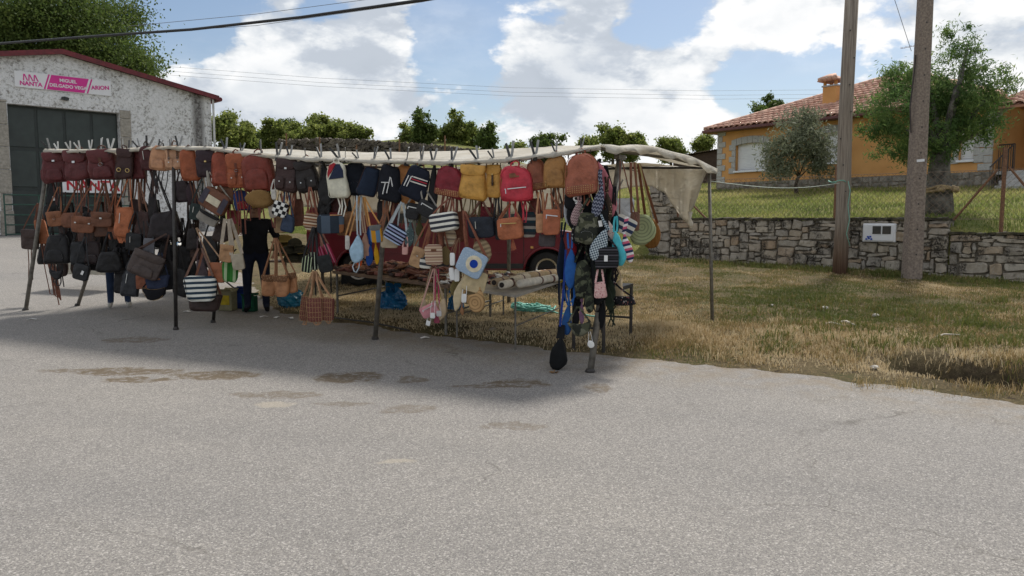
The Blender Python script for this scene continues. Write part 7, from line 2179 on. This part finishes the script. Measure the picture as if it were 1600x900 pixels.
# plastic sacks
def sack(px, py, w_, h_, D, mat, lab, seed):
    rr = np.random.RandomState(seed); s_ = D / F
    g0 = gpix(px, py + h_ / 2); g0 = Vector(((px - CX) / F * D, D, gz((px - CX) / F * D, D)))
    root = thing('plastic_sack', lab, 'plastic bag', g0)
    bm = bmesh.new(); bmesh.ops.create_icosphere(bm, subdivisions=4, radius=1)
    ph = rr.rand(12) * 6
    for v in bm.verts:
        n = v.co.normalized()
        cr = abs(math.sin(5 * n.x + 3 * n.z + ph[0])) * .10 + abs(math.sin(9 * n.z - 6 * n.y + 4 * n.x + ph[1])) * .08 + abs(math.sin(17 * n.x + 11 * n.y + ph[2])) * .05 + abs(math.sin(14 * n.z + 21 * n.x + ph[3])) * .035
        k = 1.05 - cr * 1.3
        z = n.z * k
        spike = max(0, n.z - .55) * .5 * math.sin(7 * math.atan2(n.y, n.x) + ph[4])
        v.co = Vector((n.x * k * w_ * s_ / 2, n.y * k * w_ * s_ * .4, max(-.72, z + spike) * h_ * s_ * .55 + h_ * s_ * .40))
    me = bpy.data.meshes.new('film'); bm.to_mesh(me); bm.free()
    me.materials.append(mat); me.polygons.foreach_set('use_smooth', [False] * len(me.polygons))
    link('film', me, root)
    tie = MB()
    for q in range(3):
        a = ph[5] + q * 2
        tie.ribbon([(0, 0, h_ * s_ * .85), (math.cos(a) * .05, math.sin(a) * .05, h_ * s_ * .98), (math.cos(a) * .14, math.sin(a) * .1, h_ * s_ * (.95 + .05 * q))], .06, .003)
    tie.build('gathered_neck', mat, root)
M_BLUE = surf('blue_plastic', (.02, .17, .36), (.012, .10, .24), 8, .25, .3, .02)
M_TEAL = surf('teal_plastic', (.02, .20, .32), (.012, .12, .20), 8, .25, .3, .02)
sack(613, 458, 52, 42, 11.6, M_BLUE, 'crumpled blue plastic sack on the grass under the long table', 1)
sack(712, 468, 30, 36, 11.4, M_BLUE, 'smaller blue plastic sack right of the table leg', 2)
sack(452, 472, 50, 36, 11.9, M_TEAL, 'teal plastic sack on the ground beside the person', 3)
# cartons on the ground
def carton(px, py, w_, h_, D, mats, lab, yaw):
    s_ = D / F; x = (px - CX) / F * D
    r_ = thing('carton', lab, 'box', (x, D, gz(x, D)), (0, 0, yaw), 'boxes on the road by the person')
    W_, H_ = w_ * s_, h_ * s_
    MB().box((0, 0, H_ / 2), (W_, W_ * .7, H_)).build('box', mats[0], r_, bevel=.006)
    MB().box((0, -W_ * .352, H_ * .55), (W_ * .7, .006, H_ * .5)).build('printed_panel', mats[1], r_)
    for sy_ in (-1, 1):
        MB().box((0, sy_ * W_ * .46, H_ + .02), (W_, W_ * .25, .008), (sy_ * .7, 0, 0)).build('lid_flap', mats[0], r_)
carton(353, 461, 24, 30, 11.7, (canvas('8a8468'), canvas('b8a030')), 'printed cardboard box with yellow panel beside the person', -.2)
carton(375, 464, 18, 30, 11.9, (canvas('223a78'), canvas('2c4c94')), 'dark blue box between the printed and the green box', .1)
carton(388, 470, 20, 24, 11.6, (canvas('1e4c38'), canvas('2c6a4c')), 'dark green box at the feet of the person in black', -.1)
# green rope heap on the grass
rg = thing('rope_heap', 'tangled heap of turquoise rope on the grass', 'rope', gpix(833, 493)); rr = random.Random(9)
o0 = Vector(rg.location)
mb = MB(); pts = []
for q in range(120):
    a = q * .55 + rr.uniform(-.3, .3); rad = .08 + .2 * abs(math.sin(q * .37)) + rr.uniform(-.04, .04)
    x, y = math.cos(a) * rad * 1.15, math.sin(a) * rad * .75
    pts.append((x, y, float(verge_z(np.array([x + o0.x]), np.array([y + o0.y]))[0][0]) - o0.z + .03 + .10 * rr.random()))
for q in range(20):
    x = .25 + q * .035; y = -.05 - q * .03 + .05 * math.sin(q * 1.1)
    pts.append((x, y, float(verge_z(np.array([x + o0.x]), np.array([y + o0.y]))[0][0]) - o0.z + .03))
mb.tube(pts, .012, 5).build('strand', surf('turquoise_rope', (.18, .50, .42), (.10, .36, .30), 40, .6, .2), rg, smooth=True)

# ------------------------------------------------------------------ van
van = thing('van', 'dark red panel van parked on the grass behind the stall', 'van', (-3.75, 15.0, gz(-1, 15) + .02), (0, 0, -.04))
M_VAN = surf('red_paint', (.16, .012, .022), (.13, .010, .018), 1.5, .28, 0)
M_RUB = surf('tyre_rubber', (.018, .018, .018), None, 12, .9, .3)
M_GLS = surf('tinted_glass', (.02, .024, .028), None, 3, .08, 0)
M_PLST = surf('black_plastic', (.025, .025, .027), None, 12, .6, .1)
WB = (.95, 4.42); rad = .32; LT = 5.15
def archpts(cx, r_=.40, n=9):
    return [(cx + r_ * math.cos(R(a)), .30 + r_ * math.sin(R(a))) for a in [0 + 180 * q / (n - 1) for q in range(n)]]
low = [(LT, .30)] + [p for p in archpts(WB[1])] + [p for p in archpts(WB[0])] + [(0, .30)]
low = [(LT - .02, .34)] + archpts(WB[1]) + archpts(WB[0]) + [(.02, .34), (0, .95), (0.02, 1.08), (LT - .9, 1.08), (LT - .15, .98), (LT, .80)]
upr = [(.02, 1.08), (.10, 1.80), (.22, 1.93), (3.25, 1.95), (3.5, 1.90), (LT - .9, 1.08)]
hw, hr_ = .84, .70
vb = MB()
def side(poly, y0, y1, flip):
    # lower and upper panels, upper leaning in
    k = len(poly)
    vs_ = [(x, (y0 if z < 1.1 else y0 + (y1 - y0) * (z - 1.08) / .87), z) for x, z in poly]
    vb.add(vs_, [tuple(range(k)) if flip else tuple(range(k - 1, -1, -1))])
for s_ in (-1, 1):
    side(low, s_ * hw, s_ * hw, s_ < 0); side(upr, s_ * hw, s_ * hr_, s_ < 0)
def yof(z):
    return hw if z < 1.1 else hw + (hr_ - hw) * (z - 1.08) / .87
rim = low[-6:] 
shell = [(LT - .02, .34), (LT, .80), (LT - .15, .98), (LT - .9, 1.08), (3.5, 1.90), (3.25, 1.95), (.22, 1.93), (.10, 1.80), (.02, 1.08), (0, .95), (.02, .34)]
for (a, b_) in zip(shell, shell[1:]):
    vb.add([(a[0], -yof(a[1]), a[1]), (a[0], yof(a[1]), a[1]), (b_[0], yof(b_[1]), b_[1]), (b_[0], -yof(b_[1]), b_[1])], [(0, 1, 2, 3)])
vb.add([(.02, -hw, .34), (.02, hw, .34), (LT, hw, .34), (LT, -hw, .34)], [(0, 1, 2, 3)])
vb.build('body', M_VAN, van, fix=True)
for cx in WB:
    for s_ in (-1, 1):
        wl = thing.__call__ if False else None
        ty = MB().lathe([(.20, -.10), (rad - .03, -.105), (rad, -.08), (rad, .08), (rad - .03, .105), (.20, .10)], 24, (cx, s_ * (hw - .12), rad), axis='Y').build('tyre', M_RUB, van, smooth=True)
        MB().lathe([(.205, -.06), (.20, -.108), (.17, -.10), (.15, -.07), (.07, -.075), (.05, -.095)] if s_ < 0 else [(.205, .06), (.20, .108), (.17, .10), (.15, .07), (.07, .075), (.05, .095)], 20, (cx, s_ * (hw - .12), rad), axis='Y').build('rim', M_CHROME, ty, smooth=False)
    MB().tube([(x, -hw - .012, z) for x, z in archpts(cx, .415, 13)], .022, 6).build('arch_trim', M_VAN, van, smooth=True)
    MB().prism(archpts(cx, .40, 12) + [(cx - .40, .0), (cx + .40, .0)], -hw + .30, -hw + .33, axis='Y').build('wheel_well', M_PLST, van, fix=True)
for (xa, xb, z) in ((.05, LT - .2, .90), (.05, 3.9, .62), (.05, 3.9, 1.04)):
    MB().box(((xa + xb) / 2, -hw - .004, z), (xb - xa, .012, .018)).build('body_crease', M_VAN, van)
MB().box((2.5, -hw - .004, .38), (3.0, .02, .09)).build('sill_trim', M_PLST, van)
for xx in (2.95, 4.0):
    MB().box((xx, -hw - .001, .72), (.012, .008, .62)).build('door_seam', M_PLST, van)
def upanel(name, pts, mat, off=.006):
    MB().add([(x, -yof(z) - off, z) for x, z in pts] + [(x, -yof(z) + .02, z) for x, z in pts], [tuple(range(len(pts))), tuple(range(2 * len(pts) - 1, len(pts) - 1, -1))]).build(name, mat, van, fix=True)
upanel('door_window', [(3.0, 1.14), (4.05, 1.14), (3.45, 1.82), (3.0, 1.84)], M_GLS)
upanel('side_window', [(1.7, 1.16), (2.85, 1.16), (2.85, 1.80), (1.7, 1.80)], M_GLS)
MB().add([(LT - .95, -.70, 1.13), (LT - .95, .70, 1.13), (3.56, .62, 1.86), (3.56, -.62, 1.86)], [(0, 1, 2, 3)]).build('windscreen', M_GLS, van).location = (.03, 0, .02)
MB().box((LT - .02, 0, .48), (.14, 1.6, .22)).build('bumper', M_PLST, van, bevel=.03)
MB().box((.0, 0, .48), (.12, 1.6, .2)).build('bumper', M_PLST, van, bevel=.03)
for s_ in (-1, 1):
    MB().box((LT - .06, s_ * .62, .78), (.10, .34, .16)).build('headlight', M_CHROME, van, bevel=.02)
    MB().box((.02, s_ * .76, 1.2), (.05, .12, .36)).build('tail_light', surf('tail_red', (.4, .02, .02), None, 5, .2, 0), van, bevel=.01)
MB().box((3.95, -hw - .09, 1.16), (.10, .16, .2)).build('mirror', M_PLST, van, bevel=.03)
MB().box((3.1, -hw - .015, .98), (.16, .03, .03)).build('door_handle', M_PLST, van, bevel=.006)
MB().box((LT - 1.0, -hw - .01, .72), (.05, .02, .04)).build('side_lamp', canvas('d0a060'), van)

# ------------------------------------------------------------------ people
def figure(name, label, base, yaw, joints, edges, radii, regions, hair=None):
    me = bpy.data.meshes.new('body')
    names = list(joints); idx = {n: i for i, n in enumerate(names)}
    me.from_pydata([joints[n] for n in names], [(idx[a], idx[b_]) for a, b_ in edges], [])
    o = bpy.data.objects.new('body', me); COL.objects.link(o)
    o.modifiers.new('skin', 'SKIN'); 
    sv_ = me.skin_vertices[0].data
    for n, i in idx.items():
        r_ = radii[n]; sv_[i].radius = r_ if isinstance(r_, tuple) else (r_, r_)
    sv_[idx['pelvis']].use_root = True
    sb_ = o.modifiers.new('sub', 'SUBSURF'); sb_.levels = 2; sb_.render_levels = 2
    bpy.context.view_layer.update()
    me2 = bpy.data.meshes.new_from_object(o.evaluated_get(bpy.context.evaluated_depsgraph_get()))
    bpy.data.objects.remove(o)
    root = thing(name, label, 'person', base, (0, 0, yaw))
    me2.materials.clear()
    for m_, _ in regions:
        me2.materials.append(m_)
    for p in me2.polygons:
        p.use_smooth = True
        for k, (_, fn) in enumerate(regions):
            if fn(p.center):
                p.material_index = k; break
    link('body', me2, root)
    return root
M_SKIN = surf('skin', (.46, .27, .19), (.40, .22, .15), 12, .55, .05)
M_BLKC = canvas('1e2026'); M_NAVC = canvas('1e2333'); M_JEAN = canvas('2a3852'); M_SHOE = canvas('111113'); M_SHIRT = canvas('a8b8c8')
def joints_for(arm):
    J = {'pelvis': (0, 0, .95), 'waist': (0, 0, 1.10), 'chest': (0, -.01, 1.32), 'neck': (0, .0, 1.47), 'chin': (0, -.02, 1.54), 'head': (0, -.025, 1.62), 'crown': (0, -.01, 1.70)}
    for s_, n in ((-1, 'l'), (1, 'r')):
        J.update({'hip' + n: (s_ * .10, 0, .88), 'knee' + n: (s_ * .115, -.02, .50), 'ankle' + n: (s_ * .12, .02, .09), 'toe' + n: (s_ * .14, -.15, .04), 'sho' + n: (s_ * .19, 0, 1.40)})
    J.update(arm)
    E = [('pelvis', 'waist'), ('waist', 'chest'), ('chest', 'neck'), ('neck', 'chin'), ('chin', 'head'), ('head', 'crown')]
    for n in 'lr':
        E += [('pelvis', 'hip' + n), ('hip' + n, 'knee' + n), ('knee' + n, 'ankle' + n), ('ankle' + n, 'toe' + n), ('chest', 'sho' + n), ('sho' + n, 'elb' + n), ('elb' + n, 'wri' + n), ('wri' + n, 'pal' + n)]
        x, y, z = J['pal' + n]; wx, wy, wz = J['wri' + n]
        dv_ = Vector((x - wx, y - wy, z - wz)).normalized(); sd_ = dv_.cross(Vector((0, 1, 0.3))).normalized()
        for q in range(4):
            b0_ = Vector((x, y, z)) + sd_ * (q - 1.5) * .021 + dv_ * .02
            J['f%d%sa' % (q, n)] = tuple(b0_ + dv_ * .03); J['f%d%sb' % (q, n)] = tuple(b0_ + dv_ * (.065 - .008 * abs(q - 1)) + Vector((0, -.018, 0)))
            E += [('pal' + n, 'f%d%sa' % (q, n)), ('f%d%sa' % (q, n), 'f%d%sb' % (q, n))]
        t0 = Vector((wx, wy, wz)).lerp(Vector((x, y, z)), .5) + sd_ * .045
        J['th' + n] = tuple(t0 + dv_ * .02 + Vector((0, -.02, 0))); E += [('pal' + n, 'th' + n)]
    Rd = {'pelvis': (.165, .125), 'waist': (.155, .12), 'chest': (.175, .13), 'neck': .058, 'chin': (.062, .075), 'head': (.078, .098), 'crown': (.062, .075)}
    for n in 'lr':
        Rd.update({'hip' + n: .095, 'knee' + n: .065, 'ankle' + n: .048, 'toe' + n: (.045, .032), 'sho' + n: .075, 'elb' + n: .048, 'wri' + n: .030, 'pal' + n: (.036, .022), 'th' + n: .011})
        for q in range(4):
            Rd['f%d%sa' % (q, n)] = .010; Rd['f%d%sb' % (q, n)] = .008
    return J, E, Rd
J, E, Rd = joints_for({'elbl': (-.30, -.06, 1.14), 'wril': (-.25, -.26, 1.20), 'pall': (-.24, -.33, 1.24), 'elbr': (.30, .02, 1.12), 'wrir': (.26, -.14, .95), 'palr': (.25, -.19, .90)})
def handz(c):
    return c.y < -.23 and abs(c.x) > .17 and c.z > 1.1 or (abs(c.x) > .18 and c.y < -.12 and c.z < .97 and c.z > .75)
p0 = gpix(402, 487)
pers = figure('person', 'person in black jumper, dark trousers and straw hat standing inside the stall', p0, .25, J, E, Rd,
    [(M_SKIN, lambda c: c.z > 1.485 or handz(c)), (M_SHOE, lambda c: c.z < .085), (M_BLKC, lambda c: c.z > .93), (M_NAVC, lambda c: True)])
pers.scale = (1.12, 1.05, .955)
# face and hat
fc_ = MB()
fc_.lathe([(.012, -.02), (.016, -.008), (.006, .012)], 8, (0, -.128, 1.60), axis='Z'); fc_.build('nose', M_SKIN, pers, smooth=True)
for s_ in (-1, 1):
    MB().lathe([(.004, -.012), (.012, -.006), (.012, .004), (.002, .008)], 8, (s_ * .032, -.112, 1.635), axis='Y').build('eye', M_SHOE, pers, smooth=True)
    MB().lathe([(.006, -.01), (.024, 0), (.02, .012)], 8, (s_ * .085, -.01, 1.615), axis='X').build('ear', M_SKIN, pers, smooth=True)
MB().box((0, -.115, 1.558), (.045, .012, .009)).build('mouth', leather('6a3030'), pers, bevel=.003)
MB().lathe([(.095, 1.56), (.102, 1.62), (.098, 1.68), (.06, 1.735)], 14, (0, .02, 0)).build('hair', leather('2a2220'), pers, smooth=True)
hat = MB().lathe([(.115, 1.655), (.118, 1.70), (.112, 1.765), (.085, 1.80), (.03, 1.81)], 18, (0, -.01, 0))
M_STRAW = pattern('straw', 'c09a60', freq=30.0)
ht = hat.build('straw_hat', M_STRAW, pers, smooth=True)
MB().lathe([(.11, 1.668), (.19, 1.650), (.205, 1.638), (.20, 1.630), (.11, 1.655)], 20, (0, -.03, 0)).build('brim', M_STRAW, ht, smooth=True)
J, E, Rd = joints_for({'elbl': (-.27, .02, 1.13), 'wril': (-.24, -.14, .92), 'pall': (-.23, -.18, .86), 'elbr': (.28, -.02, 1.14), 'wrir': (.14, -.20, 1.05), 'palr': (.07, -.24, 1.05)})
p1 = gpix(187, 480)
per2 = figure('person', 'person in blue jeans and white trainers mostly hidden behind the black bags', p1, .5, J, E, Rd,
    [(M_SKIN, lambda c: c.z > 1.485), (canvas('b8b4ac'), lambda c: c.z < .085), (M_SHIRT, lambda c: c.z > .93), (M_JEAN, lambda c: True)])
MB().lathe([(.095, 1.56), (.102, 1.62), (.098, 1.68), (.06, 1.735)], 14, (0, .02, 0)).build('hair', leather('2a2220'), per2, smooth=True)

# ------------------------------------------------------------------ litter on grass and road
def on_ground(px, py):
    p = gpix(px, py); zz_ = float(verge_z(np.array([p.x]), np.array([p.y]))[0][0])
    return Vector((p.x, p.y, max(p.z, zz_)))
M_STICK = surf('pale_stick', (.55, .50, .42), (.4, .36, .3), 20, .8, .2)
for (xa, ya, xb, yb, r_, lab) in ((1288, 517, 1318, 522, .014, 'left pale stick lying on the grass bank'), (1314, 513, 1337, 519, .016, 'forked pale stick right of the first'), (1460, 537, 1500, 534, .012, 'long pale stick lying near the ditch'), (640, 520, 500, 498, .012, 'thin dark pole lying on the ground under the table')):
    a_, b_ = on_ground(xa, ya) + Vector((0, 0, .03)), on_ground(xb, yb) + Vector((0, 0, .035))
    o = MB().tube([Vector(), (b_ - a_) * .4 + Vector((.0, .02, .025)), (b_ - a_)], r_, 6, scales=[1, .9, .6]).build('stick', M_STICK if xa > 700 else M_DKST, smooth=True)
    o.location = a_; tag(o, lab, 'stick')
def pebble(px, py, s_, mat, lab, name='stone', cat='stone', zoff=.02):
    bm = bmesh.new(); bmesh.ops.create_icosphere(bm, subdivisions=2, radius=1); rr = random.Random(px)
    for v in bm.verts:
        k = rr.uniform(.75, 1.1); v.co = Vector((v.co.x * s_ * k, v.co.y * s_ * .8 * k, v.co.z * s_ * .55 * k))
    me = bpy.data.meshes.new(name); bm.to_mesh(me); bm.free(); me.materials.append(mat)
    o = link(name, me); o.location = on_ground(px, py) + Vector((0, 0, zoff)); tag(o, lab, cat)
M_PEB = surf('pale_stone', (.5, .47, .42), (.36, .33, .29), 14, .9, .4)
pebble(1288, 487, .06, M_PEB, 'pale stone on the grass in front of the wooden pole')
pebble(1368, 500, .05, M_PEB, 'pale stone on the grass left of the concrete pole foot')
pebble(1366, 583, .05, M_PEB, 'pale stone at the left end of the ditch')
pebble(1206, 482, .035, M_PEB, 'little white pebble in the middle of the verge')
pebble(770, 521, .06, surf('flat_grey_stone', (.3, .26, .2), None, 14, .9, .4), 'flat grey stone at the edge of the road under the table', zoff=.01)
M_LEAF = surf('dead_leaf', (.22, .12, .04), (.14, .07, .025), 30, .8, .2)
lf = thing('dead_leaf', 'curled brown dead leaf on the road under the lowest bag', 'leaf', gpix(866, 584) + Vector((0, 0, .006)))
for k in range(5):
    a = k * 1.25 + .3
    MB().add([(0, 0, .01), (math.cos(a - .3) * .03, math.sin(a - .3) * .03, .02), (math.cos(a) * .06, math.sin(a) * .055, .012 + .012 * (k % 2)), (math.cos(a + .3) * .03, math.sin(a + .3) * .03, .005), (0, 0, .005), (math.cos(a) * .055, math.sin(a) * .05, .006)], [(0, 1, 2), (0, 2, 3), (4, 3, 5), (4, 5, 1)]).build('lobe', M_LEAF, lf)
for k, (px, py, lab) in enumerate(((50, 500, 'scrap of white paper on the road at far left'), (412, 496, 'small paper scrap on the road before the person'), (433, 497, 'second paper scrap on the road right of the first'), (455, 498, 'third paper scrap on the road near the teal sack'), (292, 488, 'tiny paper scrap right of the second post'), (664, 529, 'scrap of pale paper at the road edge'))):
    o = MB().add([(-.06, -.02, .004), (.0, -.025, .02), (.06, -.01, .006), (.055, .03, .004), (0, .025, .014), (-.05, .03, .008)], [(0, 1, 4, 5), (1, 2, 3, 4)]).build('paper_scrap', M_TAG)
    o.location = gpix(px, py) + Vector((0, 0, .008)); o.rotation_euler = (0, 0, k * .7); sm_ = o.modifiers.new('s', 'SOLIDIFY'); sm_.thickness = .003
    tag(o, lab, 'paper')
